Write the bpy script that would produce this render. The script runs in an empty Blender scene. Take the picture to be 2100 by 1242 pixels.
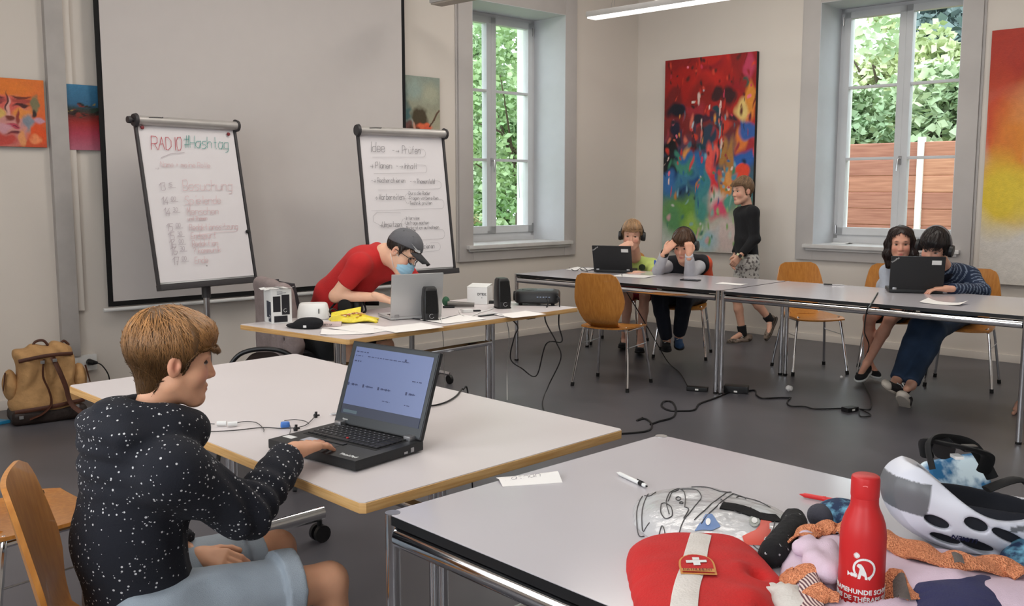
import bpy, bmesh, math, random
import numpy as np
from math import sin, cos, pi, radians, atan, atan2, sqrt, hypot
from mathutils import Vector, Matrix, Euler
random.seed(7)
rng = np.random.default_rng(7)
sc = bpy.context.scene
COL = sc.collection

# ---------------------------------------------------------------- camera, world, light, exposure
FPX, CAMH = 1950.0, 1.45
TH = atan(233 / FPX)
cam_d = bpy.data.cameras.new('camera'); cam = bpy.data.objects.new('camera', cam_d); COL.objects.link(cam)
cam_d.sensor_width = 36.0; cam_d.lens = 36.0 * FPX / 2100.0; cam_d.clip_start = 0.05; cam_d.clip_end = 200
cam.location = (0, 0, CAMH); cam.rotation_euler = (pi / 2 - TH, 0, 0)
sc.camera = cam
world = bpy.data.worlds.new('world'); sc.world = world; world.use_nodes = True
wn = world.node_tree.nodes; wl = world.node_tree.links
wn['Background'].inputs['Color'].default_value = (0.86, 0.94, 1.0, 1)
wn['Background'].inputs['Strength'].default_value = 3.6
sc.view_settings.view_transform = 'Standard'; sc.view_settings.look = 'None'
sc.view_settings.gamma = 1; sc.view_settings.use_curve_mapping = False
sc.view_settings.exposure = -0.06

def area_light(name, loc, aim, sx, sy, power, col):
    l = bpy.data.lights.new(name, 'AREA'); l.shape = 'RECTANGLE'; l.size = sx; l.size_y = sy; l.energy = power; l.color = col
    o = bpy.data.objects.new(name, l); COL.objects.link(o); o.location = loc
    o.rotation_euler = (Vector(aim) - Vector(loc)).to_track_quat('-Z', 'Y').to_euler()
    return o

# ---------------------------------------------------------------- measuring helpers (photo pixel -> real place)
_c, _s = cos(TH), sin(TH)
def ray(px, py):
    u = -(py - 621) / FPX
    return Vector(((px - 1050) / FPX, _c + u * _s, -_s + u * _c))
def at_z(px, py, z):
    d = ray(px, py); return Vector((0, 0, CAMH)) + d * ((z - CAMH) / d.z)
def at_y(px, py, Y):
    d = ray(px, py); return Vector((0, 0, CAMH)) + d * (Y / d.y)

# ---------------------------------------------------------------- materials
def lin(c):
    c = c / 255.0
    return c / 12.92 if c <= 0.04045 else ((c + 0.055) / 1.055) ** 2.4
def rgb(r, g, b): return (lin(r), lin(g), lin(b), 1.0)
MATS = {}
def mat(name, col, rough=0.6, metal=0.0, var=0.06, scale=8.0, bump=0.0, bscale=60.0, spec=0.5, coat=0.0, trans=0.0, alpha=1.0, emit=None, estr=0.0, vcol=False, stretch=None, ior=1.45, sheen=0.0):
    if name in MATS: return MATS[name]
    m = bpy.data.materials.new(name); m.use_nodes = True; MATS[name] = m
    nt = m.node_tree; N = nt.nodes; Lk = nt.links; b = N['Principled BSDF']
    b.inputs['Roughness'].default_value = rough; b.inputs['Metallic'].default_value = metal
    b.inputs['Specular IOR Level'].default_value = spec; b.inputs['Coat Weight'].default_value = coat
    b.inputs['Transmission Weight'].default_value = trans; b.inputs['Alpha'].default_value = alpha
    b.inputs['IOR'].default_value = ior; b.inputs['Sheen Weight'].default_value = sheen
    tc = N.new('ShaderNodeTexCoord'); mp = N.new('ShaderNodeMapping'); Lk.new(tc.outputs['Object'], mp.inputs['Vector'])
    if stretch: mp.inputs['Scale'].default_value = stretch
    nz = N.new('ShaderNodeTexNoise'); nz.inputs['Scale'].default_value = scale; nz.inputs['Detail'].default_value = 3
    Lk.new(mp.outputs[0], nz.inputs['Vector'])
    mr = N.new('ShaderNodeMapRange'); mr.inputs['From Min'].default_value = 0.3; mr.inputs['From Max'].default_value = 0.7
    mr.inputs['To Min'].default_value = 1 - var; mr.inputs['To Max'].default_value = 1 + var
    Lk.new(nz.outputs['Fac'], mr.inputs['Value'])
    mx = N.new('ShaderNodeVectorMath'); mx.operation = 'SCALE'
    if vcol:
        a = N.new('ShaderNodeAttribute'); a.attribute_name = 'Col'; Lk.new(a.outputs['Color'], mx.inputs[0])
    else: mx.inputs[0].default_value = col[:3]
    Lk.new(mr.outputs[0], mx.inputs['Scale']); Lk.new(mx.outputs[0], b.inputs['Base Color'])
    if bump > 0:
        n2 = N.new('ShaderNodeTexNoise'); n2.inputs['Scale'].default_value = bscale; n2.inputs['Detail'].default_value = 4
        Lk.new(mp.outputs[0], n2.inputs['Vector'])
        bp = N.new('ShaderNodeBump'); bp.inputs['Strength'].default_value = bump; bp.inputs['Distance'].default_value = 0.01
        Lk.new(n2.outputs['Fac'], bp.inputs['Height']); Lk.new(bp.outputs[0], b.inputs['Normal'])
    if emit:
        b.inputs['Emission Color'].default_value = emit; b.inputs['Emission Strength'].default_value = estr
    m.diffuse_color = (*col[:3], 1)
    return m
def ramp_mat(name, c1, c2, rough, scale, stretch, kind='noise', metal=0.0, bump=0.0, detail=4, thr=(0.4, 0.6), coat=0.0, coord='Object', spec=0.5):
    if name in MATS: return MATS[name]
    m = bpy.data.materials.new(name); m.use_nodes = True; MATS[name] = m
    nt = m.node_tree; N = nt.nodes; Lk = nt.links; b = N['Principled BSDF']
    b.inputs['Roughness'].default_value = rough; b.inputs['Metallic'].default_value = metal; b.inputs['Coat Weight'].default_value = coat
    b.inputs['Specular IOR Level'].default_value = spec
    tc = N.new('ShaderNodeTexCoord'); mp = N.new('ShaderNodeMapping'); Lk.new(tc.outputs[coord], mp.inputs['Vector'])
    mp.inputs['Scale'].default_value = stretch
    if kind == 'noise':
        t = N.new('ShaderNodeTexNoise'); t.inputs['Detail'].default_value = detail; out = t.outputs['Fac']
    elif kind == 'voronoi':
        t = N.new('ShaderNodeTexVoronoi'); out = t.outputs['Distance']
    else:
        t = N.new('ShaderNodeTexWave'); t.inputs['Distortion'].default_value = 2.0; out = t.outputs['Fac']
    t.inputs['Scale'].default_value = scale; Lk.new(mp.outputs[0], t.inputs['Vector'])
    r = N.new('ShaderNodeValToRGB'); r.color_ramp.elements[0].color = c1; r.color_ramp.elements[1].color = c2
    r.color_ramp.elements[0].position = thr[0]; r.color_ramp.elements[1].position = thr[1]
    Lk.new(out, r.inputs[0]); Lk.new(r.outputs[0], b.inputs['Base Color'])
    if bump > 0:
        bp = N.new('ShaderNodeBump'); bp.inputs['Strength'].default_value = bump; bp.inputs['Distance'].default_value = 0.005
        Lk.new(out, bp.inputs['Height']); Lk.new(bp.outputs[0], b.inputs['Normal'])
    m.diffuse_color = c2
    return m

m_chrome = mat('chrome', (0.78, 0.78, 0.80, 1), 0.10, 1.0, 0.02)
m_steel = mat('brushed_steel', (0.50, 0.50, 0.51, 1), 0.28, 1.0, 0.05)
m_black = mat('black_plastic', rgb(22, 22, 24), 0.42, 0, 0.1)
m_blackmat = mat('black_matte', rgb(14, 14, 15), 0.75, 0, 0.1)
m_rubber = mat('rubber', rgb(20, 20, 20), 0.85)
m_edge = ramp_mat('birch_edge', rgb(196, 148, 88), rgb(218, 176, 118), 0.45, 6, (1, 1, 30), thr=(0.35, 0.65))
m_ply = ramp_mat('chair_veneer', rgb(176, 112, 46), rgb(198, 134, 62), 0.32, 5, (14, 14, 1.2), thr=(0.3, 0.7), coat=0.25)
m_lam = mat('white_laminate', rgb(208, 201, 201), 0.34, 0, 0.015, 3)
m_lam2 = mat('pearl_grey_laminate', rgb(192, 188, 193), 0.16, 0, 0.015, 3)
m_white = mat('white_plastic', rgb(226, 226, 224), 0.4, 0, 0.03)
m_paper = mat('paper', rgb(236, 233, 230), 0.8, 0, 0.02)
m_ink = mat('black_ink', rgb(48, 46, 50), 0.8)

# ---------------------------------------------------------------- mesh builder
class MB:
    def __init__(s): s.v = []; s.f = []; s.m = []
    def add(s, vs, fs, M=None, mi=0):
        o = len(s.v)
        if M is not None: vs = [M @ Vector(p) for p in vs]
        s.v += [tuple(p) for p in vs]; s.f += [tuple(i + o for i in q) for q in fs]; s.m += [mi] * len(fs)
        return s
    def box(s, x0, x1, y0, y1, z0, z1, M=None, mi=0):
        vs = [(x, y, z) for z in (z0, z1) for y in (y0, y1) for x in (x0, x1)]
        return s.add(vs, [(0, 2, 3, 1), (4, 5, 7, 6), (0, 1, 5, 4), (2, 6, 7, 3), (0, 4, 6, 2), (1, 3, 7, 5)], M, mi)
    def prism(s, poly, z0, z1, M=None, mi=0):
        n = len(poly); vs = [(x, y, z0) for x, y in poly] + [(x, y, z1) for x, y in poly]
        fs = [tuple(range(n))[::-1], tuple(range(n, 2 * n))] + [(i, (i + 1) % n, n + (i + 1) % n, n + i) for i in range(n)]
        return s.add(vs, fs, M, mi)
    def tube(s, pts, r, n=8, closed=False, M=None, mi=0, sq=(1, 1)):
        P = [Vector(p) for p in pts]; k = len(P); R = r if isinstance(r, (list, tuple)) else [r] * k
        vs = []; prev = None
        for i in range(k):
            if closed: t = P[(i + 1) % k] - P[i - 1]
            else: t = P[min(i + 1, k - 1)] - P[max(i - 1, 0)]
            if t.length < 1e-9: t = Vector((0, 0, 1))
            t.normalize()
            if prev is None:
                a = Vector((0, 0, 1)) if abs(t.z) < 0.9 else Vector((1, 0, 0)); nx = t.cross(a).normalized()
            else: nx = (prev - t * prev.dot(t)).normalized()
            prev = nx; by = t.cross(nx)
            for j in range(n):
                a = 2 * pi * j / n; vs.append(P[i] + nx * (cos(a) * R[i] * sq[0]) + by * (sin(a) * R[i] * sq[1]))
        fs = []
        for i in range(k if closed else k - 1):
            i2 = (i + 1) % k
            for j in range(n): fs.append((i * n + j, i * n + (j + 1) % n, i2 * n + (j + 1) % n, i2 * n + j))
        if not closed: fs += [tuple(range(n))[::-1], tuple(range((k - 1) * n, k * n))]
        return s.add(vs, fs, M, mi)
    def lathe(s, prof, n=24, M=None, mi=0):
        vs = [(r * cos(2 * pi * j / n), r * sin(2 * pi * j / n), z) for r, z in prof for j in range(n)]
        fs = [(i * n + j, i * n + (j + 1) % n, (i + 1) * n + (j + 1) % n, (i + 1) * n + j) for i in range(len(prof) - 1) for j in range(n)]
        fs += [tuple(range(n))[::-1], tuple(range((len(prof) - 1) * n, len(prof) * n))]
        return s.add(vs, fs, M, mi)
    def ball(s, c, r, M=None, n=12, mi=0):
        r = r if isinstance(r, (tuple, list)) else (r, r, r)
        prof = [(sin(pi * i / n), -cos(pi * i / n)) for i in range(n + 1)]; prof[0] = (0.02, -1); prof[-1] = (0.02, 1)
        T = Matrix.Translation(c) @ Matrix.Diagonal((*r, 1)); T = M @ T if M is not None else T
        return s.lathe(prof, n + 4, T, mi)
    def grid(s, fn, nu, nv, M=None, mi=0, thick=0.0):
        vs = [Vector(fn(i / nu, j / nv)) for j in range(nv + 1) for i in range(nu + 1)]
        w = nu + 1; fs = [(j * w + i, j * w + i + 1, (j + 1) * w + i + 1, (j + 1) * w + i) for j in range(nv) for i in range(nu)]
        if thick:
            nor = [Vector() for _ in vs]
            for q in fs:
                nn = (vs[q[1]] - vs[q[0]]).cross(vs[q[3]] - vs[q[0]])
                for i in q: nor[i] += nn
            N = len(vs); vs = vs + [vs[i] - (nor[i].normalized() if nor[i].length > 0 else Vector()) * thick for i in range(N)]
            fs = fs + [tuple(i + N for i in q[::-1]) for q in fs]
            per = [i for i in range(nu)] + [nu + j * w for j in range(nv)] + [nv * w + i for i in range(nu, 0, -1)] + [j * w for j in range(nv, 0, -1)]
            for a, b in zip(per, per[1:] + per[:1]): fs.append((b, a, a + N, b + N))
        return s.add(vs, fs, M, mi)
    def build(s, name, mt, parent=None, bevel=0.0, angle=35, seg=2, kind=None):
        me = bpy.data.meshes.new(name); me.from_pydata(s.v, [], s.f)
        mts = mt if isinstance(mt, (list, tuple)) else [mt]
        for q in mts: me.materials.append(q)
        me.polygons.foreach_set('material_index', s.m)
        if bevel > 0:
            bm = bmesh.new(); bm.from_mesh(me)
            es = [e for e in bm.edges if len(e.link_faces) == 2 and e.calc_face_angle(0) > radians(30)]
            bmesh.ops.bevel(bm, geom=es, offset=bevel, segments=seg, profile=0.7, affect='EDGES', clamp_overlap=True)
            bm.to_mesh(me); bm.free()
        me.polygons.foreach_set('use_smooth', [True] * len(me.polygons)); me.set_sharp_from_angle(angle=radians(angle))
        me.update()
        o = bpy.data.objects.new(name, me); COL.objects.link(o)
        if parent is not None: o.parent = parent
        elif kind: o['kind'] = kind
        return o
def struct(name, mb, mt, **k): return mb.build(name, mt, None, kind='structure', **k)
def tag(o, label, cat, group=None):
    o['label'] = label; o['category'] = cat
    if group: o['group'] = group
    return o
def thing(name, label, cat, loc=(0, 0, 0), rz=0.0, group=None):
    o = bpy.data.objects.new(name, None); COL.objects.link(o); o.location = loc; o.rotation_euler = (0, 0, rz)
    o.empty_display_size = 0.05
    return tag(o, label, cat, group)
def copy_tree(o, loc=None, rz=None, label=None, parent=None, group=None):
    c = o.copy(); COL.objects.link(c)
    if parent is not None: c.parent = parent
    if loc is not None: c.location = loc
    if rz is not None: c.rotation_euler = (0, 0, rz)
    if label: c['label'] = label
    if group: c['group'] = group
    for ch in [x for x in bpy.data.objects if x.parent == o]: copy_tree(ch, parent=c)
    return c
def TR(x=0, y=0, z=0, rz=0, rx=0, ry=0):
    return Matrix.Translation((x, y, z)) @ Matrix.Rotation(rz, 4, 'Z') @ Matrix.Rotation(rx, 4, 'X') @ Matrix.Rotation(ry, 4, 'Y')
def frame(o, x, y, z):
    x, y, z = Vector(x).normalized(), Vector(y).normalized(), Vector(z).normalized()
    return Matrix(((x.x, y.x, z.x, o[0]), (x.y, y.y, z.y, o[1]), (x.z, y.z, z.z, o[2]), (0, 0, 0, 1)))
def spline(pts, n=8):
    P = [Vector(p) for p in pts]; out = []
    for i in range(len(P) - 1):
        a = P[max(i - 1, 0)]; b = P[i]; c = P[i + 1]; d = P[min(i + 2, len(P) - 1)]
        for k in range(n):
            t = k / n; out.append(0.5 * ((2 * b) + (c - a) * t + (2 * a - 5 * b + 4 * c - d) * t * t + (3 * b - a - 3 * c + d) * t ** 3))
    out.append(P[-1]); return out
def cable(name, pts, r, mt, label=None, cat='cable', parent=None, group=None, n=6, k=8):
    o = MB().tube(spline(pts, k), r, n).build(name, mt, parent)
    if label: tag(o, label, cat, group)
    return o
def text_mesh(txt, size, name, mt, parent, M, depth=0.0004, bold=0.0, bend=None, align='CENTER', shear=0.0):
    cu = bpy.data.curves.new(name, 'FONT'); cu.body = txt; cu.size = size; cu.extrude = depth; cu.offset = bold; cu.align_x = align; cu.shear = shear
    cu.resolution_u = 2
    t = bpy.data.objects.new(name, cu); COL.objects.link(t)
    dg = bpy.context.evaluated_depsgraph_get(); me = bpy.data.meshes.new_from_object(t.evaluated_get(dg))
    bpy.data.objects.remove(t)
    if bend:
        for v in me.vertices:
            a = v.co.x / bend; rr = bend + v.co.z + 0.0006; v.co = Vector((rr * sin(a), -rr * cos(a), v.co.y))
    me.transform(M); me.materials.clear(); me.materials.append(mt); me.name = name
    o = bpy.data.objects.new(name, me); COL.objects.link(o)
    if parent is not None: o.parent = parent
    return o

# handwriting: single-stroke letters, xy digits on a 0-4 x 0-9 grid, baseline 2
GL = {'A': '02 29 42|15 35', 'R': '02 09 39 48 46 35 05|25 42', 'D': '02 09 29 47 44 22 02', 'I': '22 29', 'O': '12 04 07 19 39 47 44 32 12',
'#': '12 29|32 49|04 44|07 47', 'H': '02 09|42 49|05 45', 'B': '02 09 39 48 46 35 05|35 44 43 32 02', 'E': '49 09 02 42|05 35', 'F': '49 09 02|05 35',
'K': '09 02|49 05 42', 'M': '02 09 25 49 42', 'P': '02 09 39 48 46 35 05', 'S': '48 39 19 08 06 35 43 32 02', 'T': '09 49|29 22', 'V': '09 22 49',
'U': '09 03 12 32 43 49', 'N': '02 09 42 49', 'L': '09 02 42', 'a': '46 16 05 03 12 32 45|46 42', 'b': '09 02 32 43 45 36 06', 'c': '45 36 16 05 03 12 32 43',
'd': '49 42 12 03 05 16 46', 'e': '04 44 45 36 16 05 03 12 32 43', 'f': '39 28 22|16 36', 'g': '46 16 05 03 12 42|46 41 30 10', 'h': '09 02|05 16 36 45 42',
'i': '26 22|28 29', 'k': '09 02|36 04 42', 'l': '29 22', 'm': '06 02|05 16 25 22|25 36 45 42', 'n': '06 02|05 16 36 45 42', 'o': '12 03 05 16 36 45 43 32 12',
'p': '06 00|06 36 45 43 32 02', 'r': '06 02|05 16 36', 's': '46 16 05 34 43 32 02', 't': '29 23 32|16 36', 'u': '06 03 12 32 43 46|43 42', 'v': '06 22 46',
'w': '06 12 25 32 46', 'z': '06 46 02 42', 'x': '06 42|46 02', 'y': '06 24|46 10', 'ü': '06 03 12 32 43 46|43 42|18 18|38 38', '0': '12 04 07 19 39 47 44 32 12', '1': '07 29 22',
'2': '08 19 39 47 02 42', '3': '09 39 36 16|36 43 32 02', '4': '39 04 44|36 32', '5': '49 09 06 36 44 32 02', '6': '39 06 03 12 32 43 45 05', '7': '09 49 22|15 35',
'-': '15 35', '+': '15 35|27 23', '?': '08 19 39 47 25 24|22 22', '_': '02 42', '>': '04 44|36 44 32', '(': '39 17 14 32', ',': '22 11'}
def scribble(mb, txt, x, y, h, wd=None, w=0.0016, slant=0.12, mi=0, jit=0.25):
    """strokes on the local XZ plane (facing -Y)"""
    cw = (wd or h * 0.55); g = h / 7.0
    for ch in txt:
        if ch in GL:
            for st in GL[ch].split('|'):
                p = [((int(q[0]) + random.uniform(-jit, jit)) / 4 * cw * 0.78 + (int(q[1]) - 2) * g * slant, (int(q[1]) - 2 + random.uniform(-jit, jit)) * g) for q in st.split()]
                for a, b in zip(p, p[1:]):
                    dx, dz = b[0] - a[0], b[1] - a[1]; L = hypot(dx, dz) or 1e-5; nx, nz = -dz / L * w / 2, dx / L * w / 2; ex, ez = dx / L * w / 2, dz / L * w / 2
                    q = [(x + a[0] + nx - ex, 0, y + a[1] + nz - ez), (x + a[0] - nx - ex, 0, y + a[1] - nz - ez), (x + b[0] - nx + ex, 0, y + b[1] - nz + ez), (x + b[0] + nx + ex, 0, y + b[1] + nz + ez)]
                    mb.add(q, [(0, 1, 2, 3)], None, mi)
        x += cw * (0.6 if ch in 'il1I ' else 1.0)
    return x
def line(mb, pts, w=0.0016, mi=0):
    for a, b in zip(pts, pts[1:]):
        dx, dz = b[0] - a[0], b[1] - a[1]; L = hypot(dx, dz) or 1e-5; nx, nz = -dz / L * w / 2, dx / L * w / 2
        mb.add([(a[0] + nx, 0, a[1] + nz), (a[0] - nx, 0, a[1] - nz), (b[0] - nx, 0, b[1] - nz), (b[0] + nx, 0, b[1] + nz)], [(0, 1, 2, 3)], None, mi)

# painted colour on a fine grid: strokes = (u, v, ru, rv, (r,g,b) 0-255, softness)
def painted(name, w, h, nu, nv, base, strokes, parent, thick=0.025, seed=1, nz=0.05, mt=None, M=None):
    r2 = np.random.default_rng(seed)
    U, V = np.meshgrid((np.arange(nu + 1)) / nu, (np.arange(nv + 1)) / nv)
    C = base(U, V)
    # broad brush noise
    def vn(s, sx, sy):
        q = r2.random((sy + 2, sx + 2)); x = U * sx; y = V * sy; xi = x.astype(int); yi = y.astype(int); fx = x - xi; fy = y - yi
        fx = fx * fx * (3 - 2 * fx); fy = fy * fy * (3 - 2 * fy)
        return (q[yi, xi] * (1 - fx) + q[yi, xi + 1] * fx) * (1 - fy) + (q[yi + 1, xi] * (1 - fx) + q[yi + 1, xi + 1] * fx) * fy
    wob = (vn(1, 9, 14) - 0.5) * 0.06; wob2 = (vn(1, 22, 18) - 0.5) * 0.03
    for (u, v, ru, rv, c, sf) in strokes:
        d = np.sqrt(((U + wob + wob2 - u) / ru) ** 2 + ((V + wob - v) / rv) ** 2)
        a = np.clip((1 + sf * 0.5 - d) / max(sf, 0.02), 0, 1)[..., None]
        C = C * (1 - a) + np.array([lin(q) for q in c]) * a
    C = C * (1 + nz * (2 * vn(1, 60, 60) - 1))[..., None]
    mb = MB(); mb.grid(lambda a, b: (a * w - w / 2, -thick, b * h), nu, nv)
    n = len(mb.v); mb.box(-w / 2, w / 2, -thick + 0.0004, 0, 0, h, mi=1)
    if M is not None: mb.v = [tuple(M @ Vector(p)) for p in mb.v]
    o = mb.build(name, [mt or mat('painting', (0.5, 0.5, 0.5, 1), 0.5, var=0.05, scale=30, bump=0.25, bscale=90, vcol=True), mat('canvas_side', rgb(40, 36, 34), 0.8)], parent)
    a = o.data.color_attributes.new('Col', 'FLOAT_COLOR', 'POINT')
    cc = np.ones((len(mb.v), 4), np.float32); cc[:n, :3] = C.reshape(-1, 3); a.data.foreach_set('color', cc.ravel())
    return o
# ================================================================ the room
A0 = Vector((1.362, 10.528, 0))
UL = Vector((0.73523, 0.67772, 0)); NL = Vector((-0.67772, 0.73523, 0))   # left wall: x to the right (towards the corner), y outward
UR = Vector((0.73585, -0.67699, 0)); NR = Vector((0.67699, 0.73585, 0))
WL = frame(A0, UL, NL, (0, 0, 1)); WR = frame(A0, UR, NR, (0, 0, 1))
CEIL = 4.0; LL = 9.5; LR = 10.0; TH_W = 0.62
m_wall = mat('wall_paint', rgb(216, 208, 199), 0.88, var=0.02, scale=1.2, bump=0.04, bscale=240)
m_trim = mat('window_surround_paint', rgb(186, 181, 178), 0.7, var=0.02)
m_reveal = mat('reveal_paint', rgb(206, 208, 212), 0.65, var=0.02)
m_frame = mat('window_frame_paint', rgb(205, 206, 208), 0.4, var=0.02)
m_floor = ramp_mat('linoleum', rgb(74, 73, 78), rgb(90, 88, 93), 0.38, 1.4, (1, 1, 1), bump=0.02, thr=(0.3, 0.7))
m_ceil = mat('ceiling_paint', rgb(222, 218, 212), 0.9)
m_plaster = mat('outside_plaster', rgb(232, 232, 228), 0.9)
m_glass = mat('window_glass', (0.97, 1.0, 0.985, 1), 0.0, 0, 0.0, trans=1.0, ior=1.02, spec=0.4)

def wall(name, M, length, wins, flip=1, mt=m_wall):
    """openings = (x0, x1, z0, z1) along the wall"""
    mb = MB(); xs = sorted({0, flip * length} | {w[0] for w in wins} | {w[1] for w in wins})
    for a, b in zip(xs, xs[1:]):
        w = [q for q in wins if q[0] <= a + 1e-6 and q[1] >= b - 1e-6]
        if w:
            mb.box(a, b, 0, TH_W, 0, w[0][2], M); mb.box(a, b, 0, TH_W, w[0][3], CEIL, M)
        else: mb.box(a, b, 0, TH_W, 0, CEIL, M)
    return struct(name, mb, mt)
W1 = (-2.37, -1.15, 0.90, 3.17); W2 = (2.08, 3.34, 0.90, 3.17)
W3 = (5.2, 6.46, 0.90, 3.17); W4 = (7.9, 9.16, 0.90, 3.17)
wall('wall_left', WL, LL, [W1], -1); wall('wall_right', WR, LR, [W2, W3, W4])
PL = A0 - UL * LL; PR = A0 + UR * LR; PC = PL + UR * LR
WB = frame(PC, -UR, -NR, (0, 0, 1)); WF = frame(PC, UL * 1.0, Vector((UL.y, -UL.x, 0)), (0, 0, 1))
wall('wall_back', WB, LR, [(1.2, 2.6, 0.9, 3.3), (3.6, 5.0, 0.9, 3.3), (6.0, 7.4, 0.9, 3.3)])
dF = (PR - PC).length; WF = frame(PR, (PC - PR).normalized(), Vector((-(PC - PR).y, (PC - PR).x, 0)), (0, 0, 1))
wall('wall_front', WF, dF, [])
poly = [tuple((PL - UL * .6 + NL * 0.6)[:2]), tuple((A0 + NL * .6 + NR * .6)[:2]), tuple((PR + UR * .6 + NR * .3)[:2]), tuple((PC - NL * 0.9)[:2]), tuple((PC - UL * .6)[:2])]
def clipped_floor(z0, z1): return MB().prism([tuple(PL[:2]), tuple(PC[:2]), tuple(PR[:2]), tuple(A0[:2])], z0, z1)
struct('floor', clipped_floor(-0.1, 0), m_floor); struct('ceiling', clipped_floor(CEIL, CEIL + 0.1), m_ceil)
struct('baseboard_left', MB().box(-LL, 0, -0.014, 0, 0, 0.065, WL), m_wall, bevel=0.003)
struct('baseboard_right', MB().box(0, LR, -0.014, 0, 0, 0.065, WR), m_wall, bevel=0.003)

def window(n, M, w, hinge_left):
    x0, x1, z0, z1 = w; rail = 0.0
    # surround of painted stone, proud of the wall, with its moulded step
    t = MB()
    for a, b, c, d in ((x0 - .165, x0, .78, z1 + .17), (x1, x1 + .165, .78, z1 + .17), (x0, x1, z1, z1 + .17), (x0, x1, .78, z0)):
        t.box(a, b, -.03, .0, c, d, M)
    t.box(x0 - .185, x0 - .165, -.012, 0, .78, z1 + .19, M); t.box(x1 + .165, x1 + .185, -.012, 0, .78, z1 + .19, M)
    struct('trim_%d' % n, t, m_trim, bevel=0.004)
    # lining of the reveal, inside and outside
    r = MB(); e = .004
    r.box(x0 - e, x0 + e, -.028, .42, z0, z1, M).box(x1 - e, x1 + e, -.028, .42, z0, z1, M).box(x0, x1, -.028, .42, z1 - e, z1 + e, M)
    struct('trim_%d' % (n + 10), r, m_reveal)
    r = MB()
    r.box(x0 - e, x0 + .05, .49, TH_W + .01, z0, z1, M).box(x1 - .05, x1 + e, .49, TH_W + .01, z0, z1, M).box(x0, x1, .49, TH_W + .01, z1 - e, z1 + e, M).box(x0 - .05, x1 + .05, .47, TH_W + .06, z0 - .03, z0 + .03, M)
    struct('trim_%d' % (n + 20), r, m_plaster)
    win = MB()  # fixed casing
    c0, c1, d0, d1 = x0 + .004, x1 - .004, z0 + .07, z1 - .004; y0, y1 = .42, .49
    win.box(c0, c0 + .045, y0, y1, d0, d1, M).box(c1 - .045, c1, y0, y1, d0, d1, M).box(c0, c1, y0, y1, d1 - .045, d1, M).box(c0, c1, y0, y1, z0 + .03, d0 + .05, M)
    wo = struct('window_%d' % n, win, m_frame, bevel=0.003)
    mid = (x0 + x1) / 2
    for i, (a, b) in enumerate(((c0 + .04, mid), (mid, c1 - .04))):
        s = MB(); f = .062; ya, yb = y0 - .018, y1 - .012; s0, s1 = d0 + .04, d1 - .035
        s.box(a, a + f, ya, yb, s0, s1, M).box(b - f, b, ya, yb, s0, s1, M).box(a, b, ya, yb, s0, s0 + f + .01, M).box(a, b, ya, yb, s1 - f, s1, M)
        so = s.build('sash', m_frame, wo, bevel=0.004)
        for z in (1.742, 2.42):
            MB().box(a + f - .005, b - f + .005, ya + .008, yb - .01, z - .013, z + .013, M).build('glazing_bar', m_frame, so, bevel=0.003)
        MB().box(a + f - .004, b - f + .004, y0 + .018, y0 + .022, s0 + f, s1 - f + .004, M).build('pane', m_glass, so)
    hb = MB(); hb.box(mid - .014, mid + .014, y0 - .03, y0 - .012, 1.68, 1.76, M)
    hb.tube([M @ Vector(p) for p in ((mid, y0 - .03, 1.735), (mid, y0 - .065, 1.735), (mid - .004, y0 - .07, 1.72), (mid - .012, y0 - .07, 1.62))], .008, 8)
    hb.build('window_handle', m_steel, wo)
    hg = MB()
    for z in (1.06, 3.05):
        hg.tube([M @ Vector((x0 + .03, y0 - .012, z - .04)), M @ Vector((x0 + .03, y0 - .012, z + .04))], .009, 8)
        hg.tube([M @ Vector((x1 - .03, y0 - .012, z - .04)), M @ Vector((x1 - .03, y0 - .012, z + .04))], .009, 8)
    hg.build('hinge', m_steel, wo)
    sl = MB(); sl.box(x0 - .085, x1 + .085, -.075, 0, z0 - .005, z0 + .03, M).box(x0 + .005, x1 - .005, 0, .43, z0 - .005, z0 + .03, M)
    sl.box(x0 - .06, x1 + .06, -.05, -.03, z0 - .03, z0 - .005, M)
    sl.build('window_sill', mat('sill_paint', rgb(208, 206, 204), .4), wo, bevel=0.006)
    st = MB().tube([M @ Vector(p) for p in ((x1 - .11, .55, 1.72), (x1 - .10, .56, 1.6), (x1 - .085, .56, 1.45), (x1 - .08, .56, 1.36))], .006, 6)
    st.build('shutter_stay', m_steel, wo)
for n, (M, w) in enumerate(((WL, W1), (WR, W2), (WR, W3), (WR, W4)), 1): window(n, M, w, True)

# paper left lying on the sill of the right window
o = MB().grid(lambda u, v: (2.17 + .17 * u, .18 + .13 * v, .9325 + .02 * max(0, u - .7) + .006 * sin(5 * v)), 8, 6, WR, thick=.0012).build('paper', m_paper)
tag(o, 'crumpled white paper lying on the sill of the right window', 'paper')

# cable duct, pipe and sockets on the left wall
struct('trim_5', MB().box(-6.055, -5.94, -.055, 0, .31, CEIL, WL), mat('duct_paint', rgb(176, 171, 167), .6), bevel=.004)
struct('trim_6', MB().box(-5.935, -5.89, -.03, 0, .62, CEIL, WL), m_wall, bevel=.004)
so = thing('wall_socket', 'double white wall socket with rocker under the cable duct', 'socket', tuple(WL @ Vector((-5.95, -.02, .255))), atan2(UL.y, UL.x))
MB().box(-.12, .12, -.02, .02, -.055, .055).build('socket_box', m_white, so, bevel=.006)
MB().box(-.10, -.01, -.026, -.02, -.04, .04).build('rocker', m_white, so, bevel=.004)
MB().lathe([(.026, 0), (.026, .006), (.02, .006), (.02, -.01)], 16, TR(.06, -.02, 0, 0, pi / 2)).build('outlet', m_white, so)
pg = thing('plug', 'black plug with drooping cable in the wall socket', 'plug', tuple(WL @ Vector((-5.885, -.05, .262))), atan2(UL.y, UL.x))
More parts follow.
